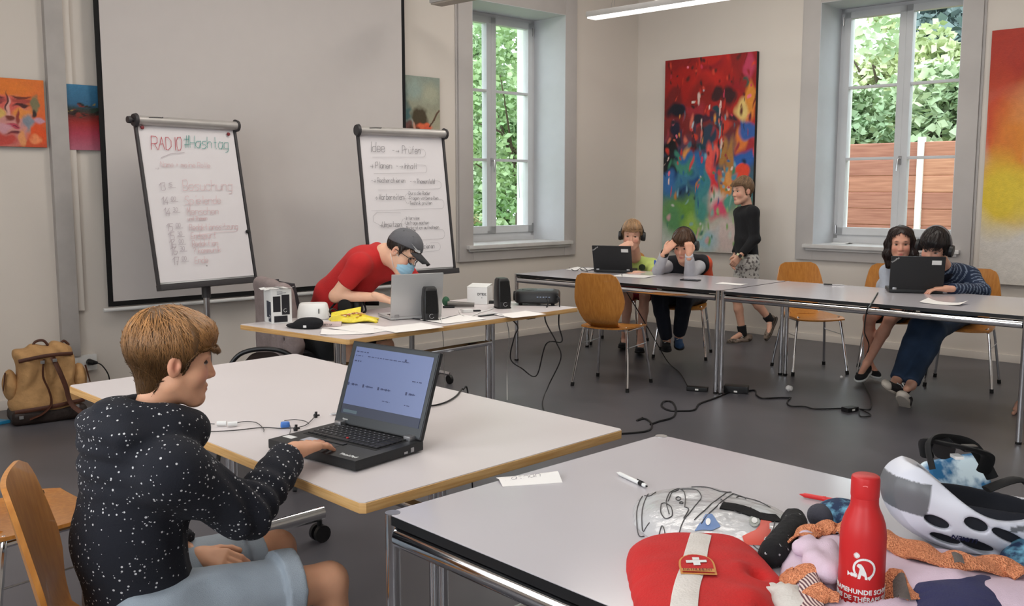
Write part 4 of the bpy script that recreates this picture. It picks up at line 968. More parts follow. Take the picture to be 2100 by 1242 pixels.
# adapters and plugs
for i, (px, py, lbl, mt_, dims, rz) in enumerate(((958, 640, 'white usb power adapter with its lead among the cables', m_white, (.03, .02, .018), .4), (978, 638, 'small black usb hub beside the white adapter', m_black, (.022, .014, .008), .2), (1000, 647, 'flat black remote control at the front of the cable tangle', m_black, (.065, .012, .006), .75), (1002, 622, 'black bar-shaped remote behind the second speaker', m_black, (.045, .018, .018), .1))):
    p = at_z(px, py, .741); o = MB().box(-dims[0], dims[0], -dims[1], dims[1], 0, dims[2]).build(['power_adapter', 'usb_hub', 'remote_control', 'remote_control'][i], mt_, bevel=.003); o.location = (p.x, p.y, .7412); o.rotation_euler = (0, 0, rz); tag(o, lbl, 'electronics')
def zc(pts, z=.744): return [tuple(at_z(a, b, z)) for a, b in pts]
cable('cable', zc([(958, 640), (942, 634), (946, 645), (965, 648), (985, 640), (1000, 636), (1012, 632)]), .003, m_white, 'white lead looped around the adapters on the desk')
cable('cable', zc([(902, 655), (920, 650), (940, 646), (952, 648)]), .002, m_ink, 'thin dark lead from the near speaker along the desk')
cable('cable', zc([(812, 655), (835, 652), (862, 655)]), .0035, m_black, 'black lead between silver laptop and near speaker')
# projector
p = at_z(1100, 628, .741)
pj = thing('projector', 'black projector with a row of ports at the right end of the desk', 'projector', (p.x - .0, p.y + .04, .7412), radians(-8))
loft(MB(), [(.012, 0, .08, .125, .085), (.022, 0, .08, .137, .097), (.072, 0, .08, .137, .097), (.086, 0, .08, .128, .088), (.09, 0, .08, .11, .07)], 40, 6).build('housing', m_black, pj, angle=40)
MB().lathe([(.05, .088), (.05, .0935), (.044, .0935)], 24, TR(-.05, .08, 0)).build('top_vent', mat('vent_grey', rgb(74, 84, 80), .5), pj)
MB().box(-.02, .10, .02, .14, .0895, .0915).build('control_panel', mat('panel_grey', rgb(66, 76, 80), .35), pj, bevel=.001)
for k in range(5): MB().box(.005 + k * .018, .015 + k * .018, -.0185, -.0155, .05, .058).build('port', mat('port_blue', rgb(120, 130, 150), .5), pj)
for x in (-.1, .1): MB().lathe([(.012, 0), (.012, .014)], 12, TR(x, .02, 0)).build('foot', m_rubber, pj)
MB().lathe([(.012, 0), (.012, .014)], 12, TR(0, .14, 0)).build('foot', m_rubber, pj)
MB().tube([(-.137, .08, .05), (-.15, .08, .05)], .03, 20).build('lens', m_blackmat, pj)
# cables over the edge
e1 = at_z(1112, 628, .80)
def fall(top, mids, r, mt_, label):
    return cable('cable', [tuple(v) for v in top] + [tuple(v) for v in mids], r, mt_, label)
fall([pj.location + Vector((.06, -.02, .05)), pj.location + Vector((.07, -.08, .03))], [at_z(1118, 655, .66), at_z(1140, 700, .45), at_z(1150, 735, .25), at_z(1125, 790, .02), at_z(1112, 825, .005), at_z(1120, 850, .005)], .0045, m_black, 'black projector cable falling to the floor, right one')
fall([pj.location + Vector((.12, .0, .06)), pj.location + Vector((.14, -.06, .04))], [at_z(1146, 665, .62), at_z(1152, 700, .42), at_z(1120, 705, .40), at_z(1100, 770, .1), at_z(1070, 755, .15), at_z(1047, 735, .3), at_z(1055, 690, .5), at_z(1062, 670, .62), at_z(1045, 650, .72)], .0045, m_black, 'black cable hanging in a wide loop under the projector')
fall([at_z(1000, 640, .745), at_z(1020, 642, .745)], [at_z(1036, 652, .73), at_z(1044, 690, .5), at_z(1040, 760, .2), at_z(1040, 820, .01)], .003, m_white, 'white cable hanging from the right front of the desk')
fall([at_z(903, 650, .743), at_z(906, 662, .74)], [at_z(909, 700, .55), at_z(911, 760, .3), at_z(912, 800, .12)], .0022, m_white, 'thin white cable hanging from the desk below the near speaker')

# ---------------------------------------------------------------- office chair with jacket
oc = thing('office_chair', 'swivel chair on which the man in red sits', 'chair', (-1.18, 5.80, 0), radians(-60))
m_och = mat('upholstery_dark', rgb(44, 42, 46), .9, bump=.3)
loft(MB(), [(.43, 0, 0, .2, .2), (.44, 0, 0, .23, .22), (.49, 0, 0, .23, .22), (.505, 0, 0, .2, .19)], 32, 4).build('seat_cushion', m_och, oc, angle=50)
MB().grid(lambda u, v: ((u - .5) * .42 * (1 - .15 * v ** 3), -.24 - .05 * v + .05 * (2 * u - 1) ** 2, .58 + .32 * v), 12, 10, thick=.04).build('backrest', m_och, oc, angle=60)
MB().tube([(0, -.18, .42), (0, -.27, .45), (0, -.30, .7)], .016, 10).build('back_bracket', m_steel, oc)
MB().tube([(0, 0, .1), (0, 0, .43)], .025, 14).build('gas_column', m_steel, oc)
for k in range(5):
    a = k * 2 * pi / 5; lg = MB().tube([(0, 0, .11), (cos(a) * .28, sin(a) * .28, .07)], [.025, .015], 8).build('leg', m_steel, oc)
    MB().tube([(cos(a) * .28 - .02, sin(a) * .28, .03), (cos(a) * .28 + .02, sin(a) * .28, .03)], .03, 14).build('caster', m_black, lg)
jm = mat('grey_brown_cloth', rgb(142, 128, 126), .95, var=.12, scale=14, bump=.4, bscale=90)
jk = SDF().chain([(-.23, -.30, .88), (.23, -.30, .88)], [.035, .035]).box((0, -.315, .62), (.24, .028, .28), rr=.02, k=.04).chain([(-.25, -.28, .86), (-.29, -.24, .55), (-.27, -.26, .30)], [.045, .05, .035], k=.03).chain([(.25, -.28, .86), (.28, -.25, .55), (.27, -.27, .34)], [.045, .05, .035], k=.03)
jk.fn(lambda X, d: d + .007 * wave(X * V3(1, 1, .35), 26, 8) + .003 * wave(X, 60, 9))
V, Q = nets(jk, .012); o = soft('jacket', [(V, Q)], jm); o.location = oc.location; o.rotation_euler = (0, 0, radians(-60)); tag(o, 'grey-brown jacket draped over the back of the swivel chair', 'jacket')
# dark rounded backrest of a low chair behind the big table
p = at_y(541, 716, 4.75)
rc = thing('folding_chair', 'dark chair with rounded black-rimmed back just behind the big table', 'chair', (p.x, p.y, 0), radians(4))
rim = [(-.19, 0, .44), (-.18, .0, .54), (-.13, 0, .615), (-.05, 0, .645), (.05, 0, .645), (.13, 0, .615), (.18, 0, .54), (.19, 0, .44)]
rs = spline(rim, 5)
MB().tube(rs, .012, 10).build('back_rim', m_black, rc)
MB().grid(lambda u, v: ((2 * u - 1) * (.18 - .0 * v) * (1 - .35 * v ** 3), .012 * (1 - (2 * u - 1) ** 2), .43 + v * (.20 - .12 * (2 * u - 1) ** 4) ), 16, 8, thick=.006).build('back_panel', mat('dark_brown_cloth', rgb(44, 32, 28), .9), rc)
loft(MB(), [(.40, 0, -.18, .18, .18), (.43, 0, -.18, .19, .19), (.44, 0, -.18, .17, .17)], 24, 4).build('seat', mat('dark_brown_cloth', rgb(44, 32, 28), .9), rc, angle=50)
for sx in (-1, 1):
    MB().tube([(sx * .19, 0, .45), (sx * .19, -.05, .38), (sx * .19, -.34, .012)], .011, 8).build('leg', m_black, rc); MB().tube([(sx * .175, -.32, .42), (sx * .175, .03, .012)], .011, 8).build('leg', m_black, rc)

# ---------------------------------------------------------------- rucksack by the wall
p = Vector((-2.96, 5.93, 0)); pr_ = thing('rucksack', 'tan canvas rucksack with brown leather straps against the left wall', 'bag', tuple(p), radians(36))
cv = mat('tan_canvas', rgb(178, 138, 92), .9, var=.15, scale=12, bump=.5, bscale=50); lea = mat('brown_leather', rgb(72, 38, 24), .6, var=.2, bump=.3)
s_ = SDF().box((0, 0, .25), (.17, .10, .19), rr=.07, k=.05).ell((0, 0, .12), (.215, .125, .11), k=.06).ell((-.05, 0, .42), (.13, .09, .055), k=.05).ell((.09, 0, .44), (.08, .07, .04), k=.05)
s_.fn(lambda X, d: d + .010 * np.sin(X[..., 0] * 48 + 3 * np.sin(X[..., 2] * 14)) * np.clip((X[..., 2] - .05) * 4, 0, 1) + .006 * wave(X, 30, 2)); s_.cut((0, 0, .035), (0, 0, -1))
V, Q = nets(s_, .009); soft('body', [(V, Q)], cv, pr_)
s_ = SDF().box((0, 0, .045), (.215, .13, .045), rr=.03).fn(lambda X, d: d + .004 * wave(X, 30, 5)); V, Q = nets(s_, .01); soft('leather_base', [(V, Q)], mat('dark_leather', rgb(36, 24, 20), .6, bump=.3), pr_)
for sx, c0 in ((-1, -.20), (1, .20)):
    s_ = SDF().ell((c0, -.0, .24), (.045, .07, .10)).fn(lambda X, d: d + .004 * wave(X, 40, 6)); V, Q = nets(s_, .01); soft('side_pocket', [(V, Q)], cv, pr_)
    MB().tube([(c0 + sx * .03, -.05, .33), (c0 + sx * .05, -.07, .22)], [.016, .01], 8, sq=(1, .3)).build('pocket_strap', lea, pr_)
MB().tube(spline([(-.02, -.115, .40), (-.035, -.145, .30), (-.005, -.15, .2), (.0, -.15, .12), (-.05, -.16, .07), (-.12, -.14, .04)], 7), .021, 8, sq=(1, .28)).build('shoulder_strap', lea, pr_)
MB().tube(spline([(.03, -.115, .41), (.06, -.145, .32), (.09, -.15, .22), (.11, -.16, .12), (.17, -.18, .05), (.25, -.2, .02)], 7), .024, 8, sq=(1, .28)).build('shoulder_strap', lea, pr_)
MB().tube(spline([(-.20, -.12, .09), (0, -.15, .105), (.20, -.12, .12)], 6), .013, 8, sq=(.3, 1)).build('lower_strap', lea, pr_)
MB().tube(spline([(-.16, -.1, .40), (0, -.13, .425), (.15, -.1, .42)], 6), .012, 8, sq=(.4, 1)).build('top_strap', lea, pr_)
MB().tube(spline([(-.07, -.02, .45), (-.05, -.02, .50), (.0, -.02, .505), (.03, -.02, .46)], 6), .008, 8).build('carry_loop', lea, pr_)
MB().tube(spline([(.09, 0, .46), (.12, 0, .49), (.15, 0, .46)], 6), .008, 8).build('carry_loop', lea, pr_)
for x, z in ((-.035, .39), (.035, .395), (-.17, .06), (.15, .09), (.19, .05)): MB().box(x - .012, x + .012, -.155, -.148, z - .01, z + .01).build('buckle', m_hinge, pr_, bevel=.002)
p = at_z(8, 862, .02); o = MB().prism([(-.16, -.05), (.02, -.07), (.08, .02), (-.05, .06), (-.2, .05)], 0, .02).build('folder', mat('blue_plastic', rgb(40, 128, 170), .4), bevel=.003); o.location = (p.x - .05, p.y, .001); tag(o, 'blue folder on the floor left of the tan rucksack', 'folder')

# ---------------------------------------------------------------- far tables: laptops, phone, papers, pen
laptop('black laptop on the far table before the boy in yellow-green', (.90, 8.22, .7425), atan2(-.684, .7295) + radians(205), m_lapblk, radians(112), w=.335, d=.235, lid=.225, th=.025, sticker=True)
laptop('black laptop with paper label before the boy in stripes', (2.80, 6.60, .7425), atan2(-.684, .7295) + radians(208), m_lapblk, radians(103), w=.345, d=.24, lid=.235, th=.026, sticker=True)
p = at_z(1416, 575, .742); o = MB().box(-.075, .075, -.038, .038, 0, .009).build('smartphone', m_black, bevel=.004); o.location = (p.x, p.y, .7425); o.rotation_euler = (0, 0, -.55); tag(o, 'black smartphone on the far table before the boy in the vest', 'phone')
MB().box(-.068, .068, -.033, .033, .009, .0095).build('screen', mat('phone_glass', rgb(60, 66, 80), .1), o)
paper('white sheets under the laptop of the boy in yellow-green', 1300, 566, .30, .22, -.6, .7425, .003)
paper('white sheet left of the laptop on the far left table', 1195, 552, .21, .25, -.5, .7425, .01)
paper('open white exercise book before the boy in stripes', 1935, 622, .24, .15, -.75, .7425, .02)
paper('sheet of paper in the middle of the far tables', 1500, 582, .21, .12, -.7, .7425, .002)
p = at_z(1715, 585, .742); pn = thing('pen', 'grey pen lying on the far table before the empty chair', 'pen', (p.x, p.y, .7475), -.5)
MB().tube([(-.09, 0, 0), (.04, 0, 0), (.06, 0, 0)], [.003, .004, .0012], 8).build('barrel', m_steel, pn); MB().tube([(-.09, 0, 0), (-.03, 0, 0)], .0052, 8).build('cap', m_black, pn)
cable('cable', zc([(1168, 549), (1180, 555), (1195, 548), (1205, 556), (1190, 552), (1215, 553), (1228, 556)], .746), .0028, m_ink, 'curled thin lead at the left end of the far table')
# power cables and adapters on the floor
def fc(pts, z=.006): return [tuple(at_z(a, b, z)) for a, b in pts]
cable('cable', fc([(1100, 893), (1200, 890), (1285, 888), (1330, 882), (1336, 868), (1322, 858), (1306, 862), (1318, 856)]), .006, m_black, 'black cable end forking on the floor beside the near table')
cable('cable', fc([(1334, 870), (1350, 864), (1380, 855), (1386, 838), (1378, 824), (1362, 823), (1357, 832), (1372, 841), (1400, 842), (1424, 840), (1434, 828), (1460, 818), (1485, 808), (1500, 802)]), .0065, m_black, 'black extension cable with a loop in the middle of the floor')
cable('cable', fc([(1525, 802), (1548, 800), (1552, 810), (1565, 816), (1600, 815), (1622, 815)]), .006, m_black, 'black cable from the power brick towards the paper ball')
cable('cable', fc([(1622, 815), (1614, 824), (1622, 832), (1650, 833), (1675, 838), (1740, 836)]), .005, m_black, 'thin black cable leading to the adapter under the girl')
cable('cable', [tuple(at_z(1800, 600, .746)), tuple(at_z(1785, 625, .744)), tuple(at_z(1777, 640, .70)), tuple(at_z(1773, 680, .45)), tuple(at_z(1782, 710, .3)), tuple(at_z(1770, 745, .12)), tuple(at_z(1768, 780, .01)), tuple(at_z(1785, 815, .006)), tuple(at_z(1784, 838, .006)), tuple(at_z(1760, 838, .02))], .0045, m_black, 'laptop power cable hanging before the girl and running over the floor')
cable('cable', [tuple(at_z(1275, 562, .746)), tuple(at_z(1281, 590, .7)), tuple(at_z(1310, 640, .5)), tuple(at_z(1345, 700, .2)), tuple(at_z(1370, 742, .02)), tuple(at_z(1395, 765, .008)), tuple(at_z(1412, 795, .01))], .004, m_black, 'laptop power cable hanging behind the near chair to the floor')
for px, py, lb, d_, rz in ((1430, 801, 'black power adapter at the foot of the middle table legs, left', (.075, .032, .03), -.35), (1510, 804, 'black double power brick at the middle table legs, right', (.085, .05, .05), -.35), (1743, 843, 'small black adapter on the floor under the girl', (.05, .03, .03), .5)):
    p = at_z(px, py, 0); o = MB().box(-d_[0], d_[0], -d_[1], d_[1], 0, d_[2]).build('power_adapter', m_black, bevel=.006); o.location = (p.x, p.y, .001); o.rotation_euler = (0, 0, rz); tag(o, lb, 'adapter', 'power adapters on the floor')
    MB().box(-.012, .012, -d_[1] - .001, -d_[1], .008, .02).build('rating_label', m_label, o)
cable('cable', fc([(1762, 838), (1780, 846), (1785, 852), (1765, 853), (1762, 842)]), .004, m_black, 'short coiled lead beside the small floor adapter')
for px, py, r_ in ((1618, 803, .026), (1726, 776, .012)):
    p = at_z(px, py, 0); s_ = SDF().ell((0, 0, r_), (r_, r_, r_ * .8)).fn(lambda X, d: d + .004 * wave(X, 160, 4)); V, Q = nets(s_, r_ / 7); o = soft('paper_ball', [(V, Q)], m_paper); o.location = (p.x, p.y, .001); tag(o, 'crumpled paper ball on the floor below the far tables' if r_ > .02 else 'tiny paper scrap on the floor near the black and white shoes', 'paper')
# ================================================================ people
def skin(nm, c, r=.5):
    m = mat(nm, rgb(*c), r, var=.04, scale=30, vcol=True, spec=.35)
    b = m.node_tree.nodes['Principled BSDF']; b.inputs['Subsurface Weight'].default_value = .12; b.inputs['Subsurface Radius'].default_value = (.02, .008, .005); b.inputs['Subsurface Scale'].default_value = .6
    return m
def nrm(v): v = np.array(v, float); return v / np.linalg.norm(v)
def orient(o, y, z):
    y = nrm(y); z = np.array(z, float); z = nrm(z - y * (z @ y)); x = np.cross(y, z)
    return np.array(o, float), np.stack([x, y, z], 1)
def xf(V, fr, s): return fr[0] + (V * s) @ fr[1].T
def inv(p, fr, s): return ((np.array(p, float) - fr[0]) @ fr[1]) / s
SK = (222, 176, 152)
def lc(c): return np.array([lin(q) for q in c])
def head_parts(fr, s, nb, tone=SK, h=.0048, brow=(90, 64, 44), neck_r=.052, eyes=True, mouth=0.0, pout=0.0, lid=.0072):
    nbl = inv(nb, fr, s)
    f = SDF().ell((0, -.012, .035), (.073, .092, .086), k=.03).ell((0, .026, -.030), (.056, .060, .078), k=.03)
    f.cap((-.045, .0, -.055), (-.018, .055, -.098), .024, .018, k=.03).cap((.045, .0, -.055), (.018, .055, -.098), .024, .018, k=.03).ell((0, .066, -.098), (.020, .018, .016), k=.025)
    f.cap((0, .079, .012), (0, .098, -.032), .0075, .0105, k=.014).ell((-.011, .089, -.036), (.008, .009, .007), k=.008).ell((.011, .089, -.036), (.008, .009, .007), k=.008)
    f.cap((-.034, .072, .024), (.034, .072, .024), .012, .012, k=.02).ell((-.036, .052, -.03), (.024, .026, .026), k=.02).ell((.036, .052, -.03), (.024, .026, .026), k=.02)
    f.sub((-.031, .092, .004), (.018, .018, .012), k=.012).sub((.031, .092, .004), (.018, .018, .012), k=.012)
    f.ell((0, .082 + pout, -.062), (.020, .009, .0058), k=.010).ell((0, .081 + pout, -.073), (.017, .009, .0064), k=.010).sub((0, .098 + pout, -.0675), (.018, .010, .0018 + mouth), k=.004)
    f.cap((0, -.025, -.05), tuple(nbl), neck_r, neck_r * 1.1, k=.03)
    for sx in (-1, 1):
        R = np.array([[cos(.3 * sx), -sin(.3 * sx), 0], [sin(.3 * sx), cos(.3 * sx), 0], [0, 0, 1]])
        f.ell((sx * .076, -.008, -.004), (.0085, .019, .030), R=R, k=.006).sub((sx * .084, -.002, -.001), (.007, .0095, .018), k=.006)
        f.ell((sx * .080, .004, -.004), (.004, .005, .008), k=.005)
    V, Q = nets(f, h, hi=(.11, .13, .15))
    c = np.tile(lc(tone), (len(V), 1))
    def spot(m, k): nonlocal c; m = np.clip(m, 0, 1)[:, None]; c = c * (1 - m) + lc(k) * m
    e = lambda cx, cy, cz, rx, ry, rz: 1.6 - 1.6 * np.sqrt(((abs(V[:, 0]) - cx) / rx) ** 2 + ((V[:, 1] - cy) / ry) ** 2 + ((V[:, 2] - cz) / rz) ** 2)
    spot(.45 * e(.038, .07, -.03, .03, .04, .03), (214, 130, 112)); spot(e(0, .09, -.068, .023, .022, .0115) * (V[:, 1] > .08), (186, 100, 96))
    spot(.5 * e(0, .10, -.03, .016, .02, .014), (216, 140, 120)); spot(e(.032, .084, .027, .020, .02, .005), brow); spot(.35 * e(.08, -.01, -.005, .02, .03, .035), (206, 120, 104))
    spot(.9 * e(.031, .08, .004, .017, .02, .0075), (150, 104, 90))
    out = [(xf(V, fr, s), Q, c)]
    if eyes:
        for sx in (-1, 1):
            g = SDF().ell((sx * .031, .0655, .003), (.0145, .0145, .0085)); V2, Q2 = nets(g, .0028)
            r = np.sqrt((V2[:, 0] - sx * .031) ** 2 + (V2[:, 2] - .002) ** 2); c2 = np.tile(lc((196, 184, 176)), (len(V2), 1)); c2[r < .0078] = lc((70, 52, 40)); c2[(V2[:, 2] > lid)] = lc((60, 44, 36))
            out.append((xf(V2, fr, s), Q2, c2))
    return out
def hand_parts(w, d, back, side, s=1.0, curl=(.5, .5, .5, .5), thumb=.6, tone=SK, h=.0042, spread=.0):
    """w wrist, d towards fingers, back normal; side=+1 thumb on local +x"""
    fr = orient(w, d, back); f = SDF()
    f.cap((0, -.03, 0), (0, .012, 0), .023, .024, k=.02)
    for bx, wx in ((.026, .012), (.0085, .004), (-.009, -.004), (-.026, -.012)): f.cap((side * wx, .015, 0), (side * bx, .082, 0), .015, .0115, k=.014)
    L = ((.040, .024, .019), (.044, .027, .020), (.041, .025, .019), (.032, .019, .017))
    for i, bx in enumerate((.027, .009, -.009, -.026)):
        p = np.array([side * bx, .084, 0]); a = 0; sp = side * spread * (1.5 - i) * .12
        for j in range(3):
            a += curl[i] * (.8, 1.0, .7)[j]; q = p + L[i][j] * np.array([sin(sp), cos(a) * cos(sp), -sin(a)]); f.cap(p, q, .0092 - .0009 * j - (.001 if i == 3 else 0), .0085 - .0011 * j - (.001 if i == 3 else 0), k=.0035); p = q
    p = np.array([side * .020, .022, -.006]); q = p + np.array([side * .026, .030, -.012]); r_ = q + np.array([side * (.018 - .02 * thumb), .026, -.008 - .012 * thumb]); t = r_ + np.array([side * (.006 - .022 * thumb), .022, -.004 - .006 * thumb])
    f.cap(p, q, .016, .0125, k=.012).cap(q, r_, .0115, .0105, k=.005).cap(r_, t, .0105, .0085, k=.004)
    V, Q = nets(f, h); c = np.tile(lc(tone), (len(V), 1)); m = np.clip((V[:, 1] - .12) * 12, 0, .35)[:, None]; c = c * (1 - m) + lc((220, 140, 124)) * m
    return [(xf(V, fr, s), Q, c)]
def arr(d): return {k: np.array(tuple(v), float) for k, v in d.items()}
def limbs(J, s, g=0.0, arms=(1, 1), legs=(1, 1), torso=True, k=.035):
    f = SDF(); rt = nrm(J['shR'] - J['shL']); rp = nrm(J['hipR'] - J['hipL'])
    if torso:
        for sg in (-1, 0, 1):
            f.chain([J['pel'] + rp * sg * .052 * s, J['wai'] + (rt + rp) * .5 * sg * .042 * s, J['che'] + rt * sg * .055 * s], [(.092 * s) + g, (.080 * s) + g, (.092 * s) + g], k=k)
        for S_ in 'LR':
            f.cap(J['che'] + (J['sh' + S_] - J['che']) * .2, J['sh' + S_], .075 * s + g, .050 * s + g, k=k)
            f.cap((J['che'] + J['sh' + S_]) / 2, J['nb'], .045 * s + g * .5, .045 * s + g * .3, k=k)
    for i, S_ in enumerate('LR'):
        if arms[i] > 0:
            a, b, c_ = J['sh' + S_], J['el' + S_], J['wr' + S_]; t = arms[i]
            A = SDF()
            if t <= 1: e = a + (b - a) * t; A.cap(a, e, .050 * s + g, .044 * s + g); n = b - a
            else: e = b + (c_ - b) * (t - 1); A.cap(a, b, .050 * s + g, .039 * s + g).cap(b, e, .039 * s + g, (.039 - .013 * (t - 1)) * s + g); n = c_ - b
            if t < 2: A.cut(e + nrm(n) * (.0 if g > 0 else .0), n)
            f.merge(A, k=k * .8)
        if legs[i] > 0:
            a, b, c_ = J['hip' + S_], J['kn' + S_], J['an' + S_]; t = legs[i]; A = SDF()
            if t <= 1: e = a + (b - a) * t; A.cap(a, e, .084 * s + g, (.084 - .026 * t) * s + g); n = b - a
            else:
                e = b + (c_ - b) * (t - 1); m = b + (c_ - b) * .3; A.cap(a, b, .084 * s + g, .057 * s + g)
                if t > 1.3: A.cap(b, m, .055 * s + g, .054 * s + g).cap(m, e, .054 * s + g, (.055 - .018 * (t - 1.0)) * s + g)
                else: A.cap(b, e, .055 * s + g, .054 * s + g)
                n = c_ - b
            if t < 2: A.cut(e, n)
            f.merge(A, k=k * .8)
    return f
def join(name, parts, mt, parent, loc):
    V = np.concatenate([p[0] for p in parts]); c = np.concatenate([p[2] for p in parts]); o = 0; Q = []
    for p in parts: Q.append(p[1] + o); o += len(p[0])
    Q = np.concatenate(Q); me = bpy.data.meshes.new(name); me.from_pydata((V - np.array(loc)).tolist(), [], Q.tolist()); me.materials.append(mt)
    me.polygons.foreach_set('use_smooth', [True] * len(Q)); a = me.color_attributes.new('Col', 'FLOAT_COLOR', 'POINT'); cc = np.ones((len(V), 4), F4); cc[:, :3] = c; a.data.foreach_set('color', cc.ravel()); me.update()
    ob = bpy.data.objects.new(name, me); COL.objects.link(ob); ob.parent = parent; return ob
M_SKIN = skin('skin', SK)
def body_mesh(P, J, s, head, hands, tone=SK, h=.012, extra=None, **kw):
    f = limbs(J, s * .93, 0, arms=(2, 2), legs=(2, 2), k=.03)
    for S_ in 'LR':
        if 'toe' + S_ in J: f.cap(J['an' + S_], J['an' + S_] * .3 + J['toe' + S_] * .7, .034 * s, .026 * s)
    if extra: extra(f)
    V, Q = nets(f, h); parts = [(V, Q, np.tile(lc(tone), (len(V), 1)))] + head
    for hd in hands: parts += hd
    return join('body', parts, M_SKIN, P, P.location)
def garment(name, P, f, mt, h, amp=.006, freq=30, seed=1, slots=None, col=None, fold=None):
    def ex(X, d):
        d = d + amp * wave(X, freq, seed) + amp * .4 * wave(X, freq * 2.3, seed + 5)
        return d
    V, Q = nets(f, h, extra=ex)
    return soft(name, [(V, Q)], mt, P, P.location, col=col)
def shoe(P, heel, toe, up, s=1.0, upper=None, sole=None, h=.0065, name='shoe', lace=True, cap=None):
    d = nrm(np.array(toe) - np.array(heel)); L = np.linalg.norm(np.array(toe) - np.array(heel)); fr = orient(heel, d, up)
    f = SDF().ell((0, L * .28, .036), (.036, .065, .032), k=.02).ell((0, L * .70, .026), (.042, .075, .026), k=.03).cap((0, .03, .05), (0, .035, .085), .030, .030, k=.02).cut((0, 0, .008), (0, 0, -1)).cut((0, .03, .088), (0, -.15, 1))
    V, Q = nets(f, h); o = soft(name, [(xf(V, fr, 1.0), Q)], upper, P, P.location)
    g = SDF().ell((0, L * .24, .012), (.040, .072, .03), k=.02).ell((0, L * .68, .012), (.047, .085, .03), k=.03).cut((0, 0, .020), (0, 0, 1)).cut((0, 0, 0), (0, 0, -1))
    V, Q = nets(g, h); so = soft('sole', [(xf(V, fr, 1.0), Q)], sole, o)
    so.location = (0, 0, 0); so.data.transform(Matrix.Translation(-Vector(P.location)))
    if cap:
        g = SDF().ell((0, L * .84, .022), (.043, .050, .029)).cut((0, L * .80, 0), (0, -1, .2)).cut((0, 0, .004), (0, 0, -1)); V, Q = nets(g, h)
        q = soft('toe_cap', [(xf(V, fr, 1.0), Q)], cap, o); q.data.transform(Matrix.Translation(-Vector(P.location)))
    if lace:
        mb = MB()
        for i in range(4):
            y = L * (.36 + .09 * i); z = .076 - .009 * i * 1.6
            pts = [fr[0] + fr[1] @ np.array([x, y + (.01 if x > 0 else -.01) * (1 if i % 2 else -1), z - 8 * x * x]) - np.array(P.location) for x in (-.022, -.01, 0, .01, .022)]
            mb.tube([tuple(q) for q in pts], .003, 5)
        q = mb.build('laces', m_label, o); q['kind'] = 'stuff'
    return o
def hair_sdf(kind='short', top=.012, back=-.085, front=.050, side=-.012, thick=.010):
    f = SDF().ell((0, -.014, .042), (.076 + thick * (.45 if kind == 'bowl' else 1), .095 + thick, .088 + top), k=.02)
    if kind == 'fringe': f.ell((0, .052, .072), (.066, .045, .034), k=.02)
    if kind == 'bowl': f.ell((0, .046, .080), (.068, .052, .038), k=.025).ell((0, -.064, .045), (.074, .056, .070), k=.03).ell((0, -.050, -.062), (.046, .036, .058), k=.04)
    if kind == 'long':
        for sx in (-1, 1): f.chain([(sx * .05, .0, .08), (sx * .080, -.01, 0), (sx * .086, .0, -.08), (sx * .080, .01, -.16)], [.03, .028, .032, .022], k=.03)
        f.chain([(0, -.09, .02), (0, -.085, -.09), (0, -.07, -.17)], [.05, .055, .04], k=.04)
    ys = [-.13, -.09, -.055, -.035, .01, .022, .030, .050, .075, .13]; zs = [back + .0, back, back, -.02 + side, -.02 + side, side + .01, front - .025, front, front + .006, front]
    if kind == 'long': zs = [-.2, -.2, -.2, -.2, -.2, -.2, -.2, .05, .055, .055]
    def hl(X, d):
        z = np.interp(X[..., 1], ys, zs); q = z - X[..., 2]
        if kind == 'long': q = np.where(X[..., 1] < .028 + .0 * X[..., 0], -1, np.minimum((X[..., 1] - .028), 1)); q = np.maximum(np.minimum(q, .9), -1); q = np.where(X[..., 2] > .088 - .55 * np.abs(X[..., 0]), -1, q); q = np.where(abs(X[..., 0]) > .062, np.minimum(q, (X[..., 1] - .05)), q)
        return np.maximum(d, q)
    f.fn(hl)
    if kind != 'long':
        for sx in (-1, 1): f.sub((sx * .092, -.006, -.010), (.030, .023, .034), k=.006)
    return f
